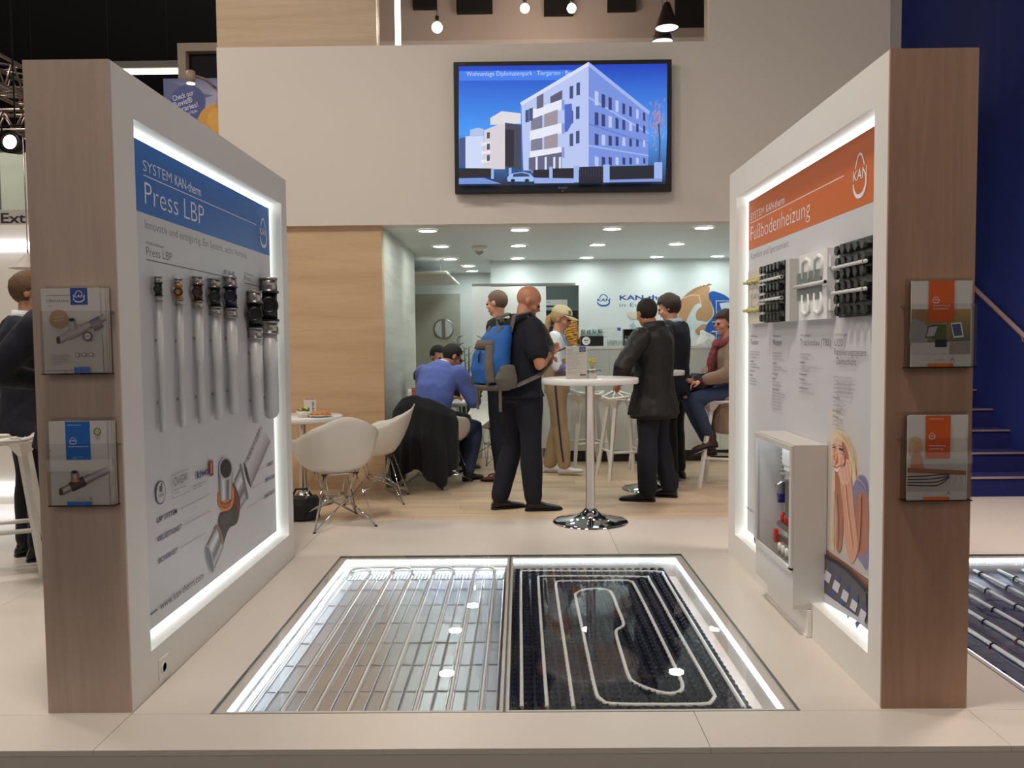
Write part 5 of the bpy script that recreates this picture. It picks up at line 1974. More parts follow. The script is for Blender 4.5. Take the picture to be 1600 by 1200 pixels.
# 1 man with backpack: faces right and a little away, reading a phone
M1 = person('bald man in dark navy polo and jeans wearing a blue backpack, looking at his phone', (0.005, 6.60, 0), R(34))
b = Body(1.82, 1.08, head=(.085, .0, 1.630), look=(.85, -.45, -.55), neck=(.03, 0, 1.50), elR=(-.01, -.275, 1.14), wrR=(.16, -.175, 1.215), hdR=(.6, -.1, .1), elL=(.06, .26, 1.15), wrL=(.22, .02, 1.19), hdL=(.6, -.2, .2),
         kneR=(.03, -.095, .50), ankR=(.05, -.09, .085), kneL=(-.01, .10, .50), ankL=(-.13, .12, .085), hipR=(.02, -.085, .92), toeR=(.9, -.45, 0), toeL=(1, -.2, 0))
b.flesh(M1, SKINT, 1.0, .8, .0075)
b.shirt(M1, POLO, .018, b=.36, low=b.pel - Vector((0, 0, .06)), name='polo_shirt', cuff=.05, belly=.02, lowr=(.185, .15))
m = MB().tube([b.neck + Vector((-.035, 0, -.03)), b.neck + Vector((-.03, 0, .03))], [.082, .066], 20)
m.obj('collar', POLO, M1)
b.trousers(M1, JEANS, .016, flare=.03)
b.shoe(M1, 'R', SHOEB, .30)
b.shoe(M1, 'L', SHOEB, .29)
B1 = b
bp = thing('backpack', 'blue and grey hiking backpack on the bald man with the phone', 'backpack', M1.location, M1.rotation_euler.z)
bp.scale = (1.06, 1.12, 1.03)
bp.location = M1.location - Vector((math.cos(R(34)), math.sin(R(34)), 0)) * -.012
BPB = mat('pack_blue', (30, 98, 176), 0.7, bump=.15, bscale=300)
BPG = mat('pack_grey', (104, 98, 90), 0.75, bump=.2, bscale=300)
m = MB()
m.loft([(Vector((-.20, 0, .96)), Vector((0, .14, 0)), Vector((.06, 0, 0))), (Vector((-.255, 0, 1.02)), Vector((0, .165, 0)), Vector((.12, 0, 0))), (Vector((-.265, 0, 1.2)), Vector((0, .16, 0)), Vector((.125, 0, 0))), (Vector((-.22, 0, 1.36)), Vector((0, .14, 0)), Vector((.10, 0, 0))), (Vector((-.17, 0, 1.45)), Vector((0, .10, 0)), Vector((.05, 0, 0)))], 24)
cloth(m, 'bag_body', BPB, bp, .011, 4, .006, 8)
m = MB()
m.loft([(Vector((-.35, 0, 1.01)), Vector((0, .11, 0)), Vector((.035, 0, 0))), (Vector((-.365, 0, 1.12)), Vector((0, .115, 0)), Vector((.05, 0, 0))), (Vector((-.345, 0, 1.24)), Vector((0, .10, 0)), Vector((.05, 0, 0))), (Vector((-.31, 0, 1.31)), Vector((0, .07, 0)), Vector((.03, 0, 0)))], 20)
cloth(m, 'front_pocket', BPB, bp, .01, 4, .004, 9)
for l in (-1, 1):
    m = MB().loft([(Vector((-.23, .145 * l, .97)), Vector((.085, 0, 0)), Vector((0, .028, 0))), (Vector((-.25, .16 * l, 1.05)), Vector((.10, 0, 0)), Vector((0, .035, 0))), (Vector((-.23, .155 * l, 1.15)), Vector((.06, 0, 0)), Vector((0, .02, 0)))], 16)
    cloth(m, 'side_pocket', BPG, bp, .008, 12, .004, 9)
    m = MB()
    pts = [Vector((-.15, .08 * l, 1.40)), Vector((-.13, .10 * l, 1.52)), Vector((-.02, .125 * l, 1.545)), Vector((.10, .135 * l, 1.44)), Vector((.165, .16 * l, 1.29)), Vector((.12, .19 * l, 1.16)), Vector((.0, .205 * l, 1.06)), Vector((-.16, .16 * l, .99))]
    sm = [Vector(q).to_3d() for q in pts]
    for a, c in zip(sm, sm[1:]):
        d = (c - a).normalized()
        n_ = Vector((d.z, .2 * l, -d.x)).normalized()
        x = d.cross(n_).normalized()
        for k_ in range(2):
            pass
        m.loft([(a - d * .006, x * .034, n_ * .010), (c + d * .006, x * .034, n_ * .010)], 10)
    cloth(m, 'shoulder_strap', BPG, bp, .008, 4)
    m = MB().tube([(-.37, .10 * l, 1.0), (-.37, .075 * l, 1.17), (-.33, .05 * l, 1.30), (-.22, .08 * l, 1.44)], .012, 8)
    m.obj('piping', BPG, bp)
    m = MB().box(-.30, -.29, .15 * l - .012, .15 * l + .012, .80, 1.10).box(-.312, -.284, .15 * l - .02, .15 * l + .02, 1.08, 1.12)
    m.obj('compression_strap', BPG, bp)
m = MB().loft([(Vector((-.345, -.105, 1.02)), Vector((.035, 0, 0)), Vector((0, .045, 0))), (Vector((-.362, -.105, 1.15)), Vector((.035, 0, 0)), Vector((0, .04, 0))), (Vector((-.335, -.085, 1.30)), Vector((.035, 0, 0)), Vector((0, .03, 0)))], 14)
cloth(m, 'corner_panel', BPG, bp, .009, 3)
MB().loft([(Vector((-.34, 0, 1.27)), Vector((0, .11, 0)), Vector((.04, 0, 0))), (Vector((-.31, 0, 1.34)), Vector((0, .10, 0)), Vector((.05, 0, 0)))], 16).obj('pocket_flap', BPG, bp)
MB().loft([(Vector((-.25, 0, .955)), Vector((0, .15, 0)), Vector((.10, 0, 0))), (Vector((-.26, 0, 1.0)), Vector((0, .170, 0)), Vector((.125, 0, 0)))], 24).obj('bottom_panel', BPG, bp)
MB().tube([(-.40, -.06, 1.26), (-.41, -.05, 1.22), (-.41, -.05, 1.17)], .006, 6).obj('zip_pull', BLACKP, bp)
MB().tube([(-.16, -.03, 1.45), (-.19, -.03, 1.50), (-.19, .03, 1.50), (-.16, .03, 1.45)], .009, 8).obj('grab_loop', BPG, bp)
wp = M1.matrix_basis @ (B1.wrR + Vector((.10, .0, .035)))
ph = thing('mobile_phone', 'dark mobile phone held by the man with the backpack', 'phone', wp, R(10))
MB().box(-.05, .10, -.035, .035, -.004, .004, bev=.003, rot=Matrix.Rotation(-.35, 3, 'Y')).obj('case', BLACKP, ph)
MB().box(-.046, .096, -.031, .031, .0041, .0046, rot=Matrix.Rotation(-.35, 3, 'Y')).obj('screen', mat('phone_screen', (20, 26, 34), .1), ph)

# 2 man with shaved head behind him, facing left
t = person('man with cropped hair and dark clothes standing behind the backpack man, facing left', (-.18, 8.05, 0), R(165))
b = Body(1.86, 1.0, look=(1, -.25, -.12), elL=(-.02, .25, 1.13), wrL=(.12, .22, .92), elR=(-.05, -.25, 1.12), wrR=(.03, -.25, .88))
b.flesh(t)
b.hair(t, HAIRS, line=.0, puff=.004, amp=.0)
b.shirt(t, NAVYC, .022, low=b.pel - Vector((0, 0, .08)), name='jacket')
b.trousers(t, JEANS, .014)
for q in 'LR':
    b.shoe(t, q, SHOEBR)

# 3 girl in cap, facing right
t = person('blonde woman in beige cap, white top and khaki dungarees walking to the right', (.38, 8.38, 0), R(-8))
b = Body(1.72, .90, head=(.055, 0, 1.63), look=(1, -.22, -.3), elR=(.02, -.235, 1.13), wrR=(.23, -.16, 1.06), hdR=(.7, 0, 0), elL=(-.02, .23, 1.12), wrL=(.2, .2, 1.04),
         kneR=(.04, -.09, .50), ankR=(.08, -.09, .10), toeR=(1, -.1, .10), kneL=(.0, .09, .5), ankL=(-.09, .09, .085))
b.flesh(t, SKIN, .4, .4, .0075, .9)
b.hair(t, HAIRL, line=.0, back=-.085, puff=.014)
m = MB().tube([b.hp(-.10, 0, .01), b.hp(-.135, .0, -.03), b.hp(-.13, .0, -.11), b.hp(-.115, 0, -.20)], [.030, .036, .032, .012], 12, round_ends=True)
cloth(m, 'ponytail', HAIRL, t, .008, 3, .004, 30)
CAPM = mat('cap_beige', (206, 190, 150), .8, bump=.2, bscale=300)
m = MB()
m.ball(b.hp(-.012, 0, .055), .112, .092, .085, b.hframe(), 28, 18)
bmesh.ops.delete(m.bm, geom=[v for v in m.bm.verts if (b.hframe().transposed() @ (v.co - b.head)).z < .045], context='VERTS')
cap = m.obj('cap', CAPM, t)
m = MB()
for k_ in range(11):
    a = -1.15 + 2.3 * k_ / 10
    m.bm.verts.new(b.hp(.085 * math.cos(a) + .0, .088 * math.sin(a), .048))
    m.bm.verts.new(b.hp(.06 + .125 * math.cos(a * .8), .078 * math.sin(a), .030 - .014 * (a / 1.15) ** 2))
m.bm.verts.ensure_lookup_table()
for k_ in range(10):
    v = m.bm.verts
    m.face((v[2 * k_], v[2 * k_ + 1], v[2 * k_ + 3], v[2 * k_ + 2]), True)
me = baked(m.mesh('peak'), [('SOLIDIFY', dict(thickness=.005, offset=0))], 'peak')
me.materials.append(CAPM)
link('peak', me, cap)
p = Print(b.hp(.085, -.052, .085), b.hframe() @ Vector((.5, .8, 0)), (0, 0, 1), b.hframe() @ Vector((.8, -.5, .3)))
p.rect(-.018, -.018, .018, .02, (110, 106, 96))
p.obj('cap_badge', cap, world=False)
b.shirt(t, TEEW, .012, b=.97, name='long_sleeve_top')
m = MB()
b.arm(m, 'R', .021, .60, .985)
cloth(m, 'rolled_sleeve', LILAC, t, .009, 3, .003, 14)
m = MB()
b.arm(m, 'L', .021, .60, .985)
cloth(m, 'rolled_sleeve', LILAC, t, .009, 3, .003, 14)
b.trousers(t, KHAKI, .020, flare=.03, amp=.008, name='dungarees')
m = MB()
m.loft([(b.pel + Vector((0, 0, .02)), Vector((0, .182, 0)), Vector((.142, 0, 0))), (b.waist, Vector((0, .165, 0)), Vector((.132, 0, 0))), (b.chest - Vector((0, 0, .07)), Vector((0, .150, 0)), Vector((.137, 0, 0)))], 24)
cloth(m, 'dungaree_bib', KHAKI, t, .01, 4, .006, 9)
for l in (-1, 1):
    MB().tube([(.128, .08 * l, 1.20), (.125, .09 * l, 1.33), (.05, .085 * l, 1.455), (-.06, .08 * l, 1.44), (-.13, .06 * l, 1.25), (-.13, .05 * l, 1.10)], .013, 6).obj('brace', mat('strap_grey', (120, 122, 128), .7), t)
pts = [b.hipR + Vector((.0, -.106, .05)), b.hipR + (b.kneR - b.hipR) * .5 + Vector((.0, -.100, 0)), b.kneR + Vector((0, -.088, 0)), b.kneR + (b.ankR - b.kneR) * .5 + Vector((0, -.092, 0)), b.ankR + Vector((0, -.088, .05))]
MB().tube(pts, .010, 6).obj('side_stripe', mat('stripe_violet', (58, 44, 84), .8), t)
p = Print((.142, -.04, 1.235), (0, 1, 0), (0, 0, 1), (1, -.2, 0))
p.rect(-.02, -.02, .10, .02, (70, 84, 130))
p.obj('chest_print', t, world=False)
for q in 'LR':
    s_ = b.shoe(t, q, SHOEW, .26, mat('sole_cream', (196, 190, 180), .6))
an = b.ankR
m = MB()
for k_ in range(4):
    c = an + Vector((.045 + k_ * .024, 0, -.008 - k_ * .009 + .004 * k_))
    m.tube([c + Vector((0, -.026, .0)), c + Vector((.012, 0, .014)), c + Vector((0, .026, 0))], .003, 6)
m.obj('laces', TEEW, t)

# 4 man in black jacket leaning on the bar table, seen from behind
M4 = person('man in black jacket leaning his left arm on the bar table, seen from behind', (1.15, 7.02, 0), R(145))
b = Body(1.74, 1.12, head=(.06, .02, 1.615), look=(.8, -.5, -.2), shL=(.02, .215, 1.40), elL=(.06, .46, 1.165), wrL=(.185, .29, 1.04), hdL=(.6, -.3, -.4), elR=(.10, -.27, 1.13), wrR=(.27, -.12, 1.08), hdR=(.7, .3, 0),
         kneL=(.0, .125, .50), ankL=(-.01, .15, .085), kneR=(.01, -.11, .50), ankR=(-.09, -.13, .085), toeL=(1, .35, 0), toeR=(1, .15, 0))
b.flesh(M4, SKINT, .6, .5, .008)
b.hair(M4, HAIRD, line=.0, back=-.075, puff=.008, amp=.001)
m = MB()
b.torso(m, .034, b.pel - Vector((0, 0, .21)), (.215, .165))
for q in 'LR':
    b.arm(m, q, .028, 0, .97, .006)
m.tube([b.neck + Vector((-.02, 0, -.06)), b.neck + Vector((-.01, 0, .035))], [.112, .092], 20)
cloth(m, 'jacket', BLKC, M4, .0105, 4, .010, 8)
m = MB().loft([(b.pel - Vector((0, 0, .235)), Vector((0, .243, 0)), Vector((.190, 0, 0))), (b.pel - Vector((0, 0, .165)), Vector((0, .252, 0)), Vector((.198, 0, 0)))], 28)
m.obj('hem_band', mat('cloth_black_rib', (12, 12, 13), .7), M4)
b.trousers(M4, JEANS, .018, flare=.035, amp=.007)
b.shoe(M4, 'L', SHOEB, .30)
b.shoe(M4, 'R', SHOEB, .30)

# 5 man in navy suit behind him
t = person('man with wavy brown hair and navy suit jacket behind the black jacket man', (1.50, 7.98, 0), R(150))
b = Body(1.81, 1.05, head=(.05, 0, 1.63), look=(1, .1, -.3), elL=(.05, .27, 1.14), wrL=(.24, .2, 1.02), elR=(.0, -.27, 1.12), wrR=(.2, -.2, 1.0), hdR=(.6, .2, 0))
b.flesh(t)
b.hair(t, HAIRB, line=-.01, back=-.105, puff=.020, amp=.012)
b.shirt(t, SUIT, .024, b=.95, low=b.pel - Vector((0, 0, .15)), lowr=(.205, .15), name='suit_jacket')
MB().tube([b.neck + Vector((-.03, 0, -.025)), b.neck + Vector((-.025, 0, .025))], [.076, .066], 20).obj('shirt_collar', mat('cloth_pale_blue', (176, 190, 214), .8), t)
b.trousers(t, NAVYC, .014)
for q in 'LR':
    b.shoe(t, q, SHOEB)

# 6 woman seated at the right, mostly behind the wall
t = person('woman in beige coat and red patterned scarf sitting on a bar stool', (1.96, 7.66, 0), R(188))
b = Body(1.68, .92, pel=(-.03, 0, .94), waist=(-.02, 0, 1.07), chest=(0, 0, 1.25), shc=(.0, 0, 1.38), neck=(.02, 0, 1.45), head=(.05, 0, 1.59), look=(1, .1, -.12), shL=(0, .175, 1.375), shR=(0, -.175, 1.375),
         hipL=(0, .09, .92), hipR=(0, -.09, .92), kneL=(.40, .08, .86), kneR=(.41, -.06, .84), ankL=(.22, .08, .46), ankR=(.16, -.10, .36), toeL=(1, .1, -.1), toeR=(1, -.1, -.12), elL=(.10, .23, 1.10), wrL=(.32, .10, 1.03), elR=(.10, -.22, 1.10), wrR=(.32, -.03, 1.03), hdL=(.6, -.2, -.1), hdR=(.6, .2, -.1))
b.flesh(t, SKIN, .9, .9, .0075, .88)
b.hair(t, HAIRB, line=-.01, back=-.10, puff=.018, amp=.008)
b.shirt(t, COAT, .024, b=.9, low=(-.05, 0, .80), lowr=(.20, .17), name='coat', amp=.008)
m = MB().loft([(Vector((.02, .0, .50)), Vector((.15, 0, 0)), Vector((0, .21, 0))), (Vector((.02, 0, .85)), Vector((.15, 0, 0)), Vector((0, .20, 0)))], 20)
cloth(m, 'coat_skirt', COAT, t, .012, 4, .01, 7)
for k_ in range(3):
    MB().ball((.17, -.03, .62 + k_ * .11), .012, .012, .012).obj('button', mat('button_horn', (120, 96, 70), .4), t)
m = MB()
for q in 'LR':
    b.arm(m, q, .014, .80, .99)
cloth(m, 'cuff', mat('knit_maroon', (92, 34, 44), .9), t, .009, 2)
m = MB().tube([b.neck + Vector((.10 * math.cos(a), .10 * math.sin(a), -.02 - .05 * math.cos(a))) for a in [k_ * PI / 8 for k_ in range(17)]], .038, 12)
m.tube([b.neck + Vector((.10, -.02, -.06)), b.neck + Vector((.14, -.03, -.22)), b.neck + Vector((.15, -.03, -.32))], [.045, .05, .03], 12, round_ends=True)
cloth(m, 'scarf', mat('scarf_pattern', (130, 62, 70), .9, var=.45, vscale=30), t, .01, 3, .008, 14)
b.trousers(t, JEANB, .012, b=.9, flare=0)
for q in 'LR':
    b.shoe(t, q, mat('boot_brown', (58, 30, 28), .5), .25)
p_ = t.matrix_basis @ Vector((.27, -.02, .955))
t2 = thing('handbag', 'black handbag on the lap of the seated woman in the beige coat', 'bag', p_, R(188))
m = MB().loft([(Vector((0, 0, -.06)), Vector((.12, 0, 0)), Vector((0, .09, 0))), (Vector((.01, 0, .03)), Vector((.125, 0, 0)), Vector((0, .095, 0))), (Vector((.0, 0, .10)), Vector((.09, 0, 0)), Vector((0, .05, 0)))], 18)
cloth(m, 'bag_body', BLACKP, t2, .009, 3, .006, 12)
MB().lathe([(.022, 0), (.022, .008), (.014, .012), (.014, .004), (0, .004)], (.04, -.098, .03), 18, 'y').obj('buckle', CHROME, t2)

# 7 seated man in blue sweater, seen from behind, on the chair with the coat
M7 = person('man in blue knitted sweater sitting bent forward on the chair with the dark coat', (-.80, 7.85, 0), R(60))
b = Body(1.76, 1.10, pel=(-.10, 0, .55), waist=(-.08, 0, .71), chest=(-.02, 0, .92), shc=(.07, 0, 1.085), neck=(.14, -.01, 1.135), head=(.20, -.05, 1.225), look=(.8, -.45, -.55), shL=(.08, .205, 1.06), shR=(.08, -.205, 1.06),
         hipL=(-.02, .10, .52), hipR=(-.02, -.10, .52), kneL=(.42, .16, .52), kneR=(.42, -.17, .52), ankL=(.40, .16, .085), ankR=(.27, -.17, .085), elL=(.19, .29, .80), wrL=(.42, .14, .80), elR=(.20, -.30, .79), wrR=(.43, -.12, .80), hdL=(.8, -.2, 0), hdR=(.8, .2, 0))
b.flesh(M7, SKINT, .5, .5)
b.hair(M7, HAIRD, line=.0, back=-.07, puff=.006, amp=.001)
b.shirt(M7, BLUES, .022, b=.95, low=(-.11, 0, .50), lowr=(.20, .145), name='sweater', amp=.007)
MB().tube([b.neck + Vector((-.05, 0, -.02)), b.neck + Vector((-.01, 0, .025))], [.074, .064], 18).obj('shirt_collar', TEEW, M7)
b.trousers(M7, JEANB, .014, flare=.02)
for q in 'LR':
    b.shoe(M7, q, mat('shoe_dark_brown', (40, 32, 28), .5), .29)
for l in (-1, 1):
    MB().tube([b.hp(.0, .08 * l, .012), b.hp(.095, .068 * l, .008)], .0025, 6).obj('glasses_arm', BLACKP, M7)
    MB().tube([b.hp(.10 + .002 * math.cos(a), .034 * l + .026 * math.cos(a), .002 + .019 * math.sin(a)) for a in [k_ * PI / 6 for k_ in range(13)]], .002, 6).obj('glasses_rim', BLACKP, M7)

# coat hung over the chair back
t = thing('coat', 'dark navy coat draped over the back of the chair under the blue sweater man', 'coat', (-.80, 7.85, 0), R(60))
m = MB()
for a0_ in range(-64, 65, 4):
    a = R(180 + a0_)
    c = Vector((math.cos(a), math.sin(a), 0))
    wv = .018 * math.sin(a0_ * .35)
    top_, rr_ = catmull(KZ, 180 - abs(a0_)) + .008, catmull(KR, 180 - abs(a0_)) + .056 * math.cos(R(a0_)) ** 2
    bot = .14 + .06 * math.sin(a0_ * .11 + 1.2)
    up_ = Vector((0, 0, 1))
    m.tube([c * (rr_ - .085) + up_ * (top_ - .10), c * (rr_ - .04) + up_ * (top_ - .015), c * (rr_ + .01) + up_ * (top_ + .022), c * (rr_ + .05) + up_ * (top_ - .06), c * (rr_ + .06 + wv) + up_ * .45, c * (rr_ + .07 + wv * 1.5) + up_ * bot], [.018, .02, .022, .026, .028, .024], 8)
for a0_, zb_ in ((-48, .02), (40, .02)):
    a = R(180 + a0_)
    c = Vector((math.cos(a), math.sin(a), 0))
    m.tube([c * .36 + Vector((0, 0, .66)), c * .40 + Vector((0, 0, .40)), c * .40 + Vector((0, 0, zb_ + .06))], [.05, .062, .058], 12, round_ends=True)
cloth(m, 'coat_cloth', NAVYC, t, .013, 8, .012, 8, .3)
t.location.z = 0

# 8 second seated man further back, hand at his face
t = person('man with short dark hair in black sitting beyond the blue sweater man', (-1.0, 9.05, 0), R(-40))
b = Body(1.76, 1.0, pel=(-.04, 0, .53), waist=(0, 0, .68), chest=(.03, 0, .87), shc=(.06, 0, 1.01), neck=(.10, 0, 1.08), head=(.15, 0, 1.205), look=(1, -.25, -.2), shL=(.06, .185, 1.0), shR=(.06, -.185, 1.0),
         hipL=(0, .10, .52), hipR=(0, -.10, .52), kneL=(.44, .13, .52), kneR=(.44, -.13, .52), ankL=(.40, .13, .085), ankR=(.38, -.13, .085), elL=(.25, .22, .80), wrL=(.40, .10, .82), elR=(.30, -.24, .86), wrR=(.24, -.12, 1.07), hdR=(0, .3, .8))
b.flesh(t, SKIN, .5, 1.2)
b.hair(t, HAIRD, line=.0, back=-.075, puff=.010, amp=.003)
b.shirt(t, BLKC, .02, b=.96, low=(-.08, 0, .50), lowr=(.19, .14), name='jacket')
b.trousers(t, NAVYC, .014)
for q in 'LR':
    b.shoe(t, q, SHOEB)

# 9, 10 two men at the far left
t = person('man with light brown hair in navy suit at far left, back view, arms crossed', (-3.15, 5.22, 0), R(50))
b = Body(1.83, 1.08, look=(1, -.55, -.05), head=(.03, -.01, 1.645), elL=(.03, .26, 1.14), wrL=(.20, .05, 1.17), elR=(.05, -.28, 1.13), wrR=(.22, -.14, 1.15), hdL=(.3, -.8, 0), hdR=(.3, .8, 0))
b.flesh(t)
b.hair(t, HAIRC, line=-.005, back=-.085, puff=.014, amp=.006)
b.shirt(t, SUIT, .024, b=.95, low=b.pel - Vector((0, 0, .18)), lowr=(.205, .15), name='suit_jacket')
MB().tube([b.neck + Vector((-.03, 0, -.03)), b.neck + Vector((-.025, 0, .03))], [.080, .066], 20).obj('shirt_collar', TEEW, t)
b.trousers(t, NAVYC, .012, flare=.01)
for q in 'LR':
    b.shoe(t, q, SHOEB)
t = person('man in navy suit and brown shoes mostly hidden behind the left display wall', (-2.43, 4.50, 0), R(92))
b = Body(1.84, 1.08, elL=(-.06, .41, 1.17), wrL=(.16, .30, 1.12), hdL=(.3, -.8, 0), elR=(.0, -.27, 1.13), wrR=(.16, -.12, 1.05), hdR=(.3, .8, 0), ankL=(-.1, .12, .085), kneL=(-.02, .11, .5))
b.flesh(t)
b.hair(t, HAIRD, line=.0, back=-.08, puff=.012, amp=.004)
b.shirt(t, SUIT, .026, b=.95, low=b.pel - Vector((0, 0, .18)), lowr=(.21, .155), name='suit_jacket')
b.trousers(t, NAVYC, .012, flare=.01)
for q in 'LR':
    b.shoe(t, q, SHOEBR)


# ================================================================== things on the tables
PAPER = mat('paper_white', (222, 218, 212), 0.5)
TZ = 1.0885
t = thing('menu_card', 'white menu card in clear stand on the tall bar table beside the flower pot', 'menu card', (.418, 6.02, TZ), R(4))
MB().box(-.078, .078, -.002, .002, .004, .238).obj('card', PAPER, t)
MB().box(-.080, .080, -.030, .030, 0, .004).obj('stand_foot', ACRYL, t)
MB().box(-.080, .080, -.005, -.0035, .004, .240).obj('stand_sleeve', ACRYL, t)
p = Print((0, -.0022, 0), (1, 0, 0), (0, 0, 1), (0, -1, 0))
p.rect(.022, .195, .068, .234, (44, 66, 140))
p.logo(.045, .215, .028, WHT, .03)
p.lines(-.068, .214, .06, 2, .012, .004, GREY, 31)
for q in range(6):
    p.lines(-.068, .182 - q * .027, .13, 2, .010, .0028, (170, 168, 170), 40 + q)
p.strip([(-.068, .190), (.066, .190)], .0012, GREY)
p.strip([(-.068, .115), (.066, .115)], .0012, GREY)
p.rect(.025, .022, .068, .032, (70, 76, 110))
p.obj('menu_print', t, world=False)
t = thing('flower_pot', 'small white pot with yellow flowering green plant on the tall bar table', 'potted plant', (.535, 6.06, TZ))
MB().lathe([(.030, 0), (.036, .004), (.040, .066), (.037, .066), (.034, .058), (0, .056)], n=24).obj('pot', GLOSS, t)
LEAF = mat('leaf_green', (44, 84, 36), 0.4, var=.2, vscale=30)


def leaf(m, p0, d, L, w, droop=.3):
    d = Vector(d).normalized()
    x = d.cross(Vector((0, 0, 1)))
    x = x.normalized() if x.length > .05 else Vector((1, 0, 0))
    vs = []
    for k_, (f, ww) in enumerate(((0, .12), (.25, .8), (.5, 1), (.75, .75), (1, .05))):
        c = Vector(p0) + d * L * f - Vector((0, 0, droop * L * f * f))
        vs.append((m.bm.verts.new(c - x * w * ww), m.bm.verts.new(c + Vector((0, 0, -.10 * w))), m.bm.verts.new(c + x * w * ww)))
    for a, c in zip(vs, vs[1:]):
        m.face((a[0], a[1], c[1], c[0]), True)
        m.face((a[1], a[2], c[2], c[1]), True)


rr = random.Random(3)
for k_ in range(16):
    a = k_ * 2.4
    m = MB()
    leaf(m, (.012 * math.cos(a), .012 * math.sin(a), .056), (math.cos(a), math.sin(a), .35 + .05 * (k_ % 7)), .055 + .01 * (k_ % 3), .017, .5)
    m.obj('leaf', LEAF, t, fix=False)
for k_ in range(9):
    a = k_ * 2.4
    c = (.026 * math.cos(a), .026 * math.sin(a), .118 + .012 * (k_ % 3))
    m = MB().ball(c, .010, .010, .008, n=8, m=6)
    m.tube([(0, 0, .06), c], .0015, 5)
    m.obj('flower', mat('flower_yellow', (206, 196, 60), 0.5), t)

LZ = .753
t = thing('plate', 'white plate of golden pastries on the low round table at left', 'plate', (-1.665, 6.80, LZ))
MB().lathe([(.05, 0), (.06, .003), (.105, .016), (.104, .019), (.06, .007), (0, .006)], n=32).obj('dish', GLOSS, t)
PAST = mat('pastry', (196, 132, 72), 0.6, bump=.4, bscale=60, var=.25, vscale=40)
for k_ in range(6):
    a = k_ * 1.05
    m = MB().tube([(.05 * math.cos(a) - .02, .05 * math.sin(a), .022), (.05 * math.cos(a), .05 * math.sin(a) + .01, .030 + .004 * (k_ % 2)), (.05 * math.cos(a) + .03, .05 * math.sin(a), .022)], [.012, .018, .012], 10, round_ends=True)
    u = m.obj('pastry', PAST, None)
    u.location = t.location
    tag(u, ('golden pastry at the front edge', 'golden pastry at the right side', 'golden pastry at the back right', 'golden pastry at the back left', 'golden pastry at the left side', 'golden pastry at the front left')[(k_ + 2) % 6] + ' of the plate on the low table', 'pastry', 'pastries on the plate')
t = thing('snack_tub', 'small white tub of yellow and green salad on the low round table', 'tub', (-1.80, 6.78, LZ))
MB().loft([(Vector((0, 0, 0)), Vector((.045, 0, 0)), Vector((0, .045, 0))), (Vector((0, 0, .05)), Vector((.060, 0, 0)), Vector((0, .060, 0)))], 20).obj('tub', PLASTIC, t)
for k_ in range(12):
    a = k_ * 2.4
    m = MB().ball((.035 * math.cos(a), .035 * math.sin(a) * .9, .058 + .006 * (k_ % 3)), .016, .012, .010, n=8, m=6)
    m.obj('topping', mat('salad_yellow', (214, 190, 60), .5) if k_ % 2 else mat('salad_green', (84, 120, 44), .5), t)
t = thing('menu_card', 'upright printed card behind the plate on the low round table', 'menu card', (-1.79, 6.95, LZ), R(10))
MB().box(-.05, .05, -.002, .002, 0, .145).obj('card', PAPER, t)
p = Print((0, -.0022, 0), (1, 0, 0), (0, 0, 1), (0, -1, 0))
p.rect(-.045, .135, .045, .142, (200, 60, 50))
for q in range(7):
    p.rect(.018, .025 + q * .014, .030 + .004 * (q % 3), .031 + q * .014, (50, 50, 56))
p.obj('card_print', t, world=False)
t = thing('black_bag', 'black soft bag on the floor beside the left display wall and nearest shell chair', 'bag', (-1.70, 6.30, 0))
m = MB().loft([(Vector((0, 0, .01)), Vector((.14, 0, 0)), Vector((0, .11, 0))), (Vector((.0, 0, .10)), Vector((.15, 0, 0)), Vector((0, .12, 0))), (Vector((-.01, 0, .18)), Vector((.12, 0, 0)), Vector((0, .09, 0)))], 18)
cloth(m, 'bag_body', BLKC, t, .01, 3, .012, 9)
MB().tube([(-.08, 0, .17), (-.05, .01, .235), (.04, .01, .235), (.08, 0, .175)], .009, 8).obj('handle', BLACKP, t)

t = thing('carton', 'bright orange carton on the white table by the grey wood wall', 'carton', (-1.05, 8.33, LZ), R(10))
MB().box(-.05, .05, -.04, .04, 0, .15, bev=.002).obj('box', mat('carton_orange', (224, 118, 40), .5), t)
MB().box(-.051, .051, -.041, .041, .115, .12).obj('lid_seam', mat('carton_dark', (170, 84, 24), .5), t)
t = thing('paper_sheet', 'white paper sheet standing on the orange carton', 'paper', (-1.04, 8.34, LZ + .151), R(25))
MB().box(-.03, .03, -.0015, .0015, 0, .075).obj('sheet', PAPER, t)
t = thing('potted_plant', 'tall green plant with glossy oval leaves beside the blue sweater man', 'potted plant', (-.60, 9.62, 0))
MB().lathe([(.13, 0), (.15, .01), (.19, .38), (.175, .38), (.165, .33), (0, .33)], n=28).obj('pot', GLOSS, t)
for s_ in range(9):
    a = s_ * 2.399
    top = Vector((.24 * math.cos(a), .20 * math.sin(a), 1.10 + .10 * (s_ % 4)))
    b0 = Vector((.06 * math.cos(a), .06 * math.sin(a), .33))
    st = MB().tube([b0, b0.lerp(top, .5) + Vector((0, 0, .10)), top], [.012, .010, .004], 8).obj('stem', LEAF, t)
    for k_ in range(14):
        f = .25 + .75 * k_ / 13
        c = b0.lerp(top, f) + Vector((0, 0, .10 * 4 * f * (1 - f)))
        d = Vector((math.cos(a + (1.5 if k_ % 2 else -1.5)), math.sin(a + (1.5 if k_ % 2 else -1.5)), .75))
        m = MB()
        leaf(m, c, d, .11, .026, .25)
        m.obj('leaf', LEAF, st, fix=False)

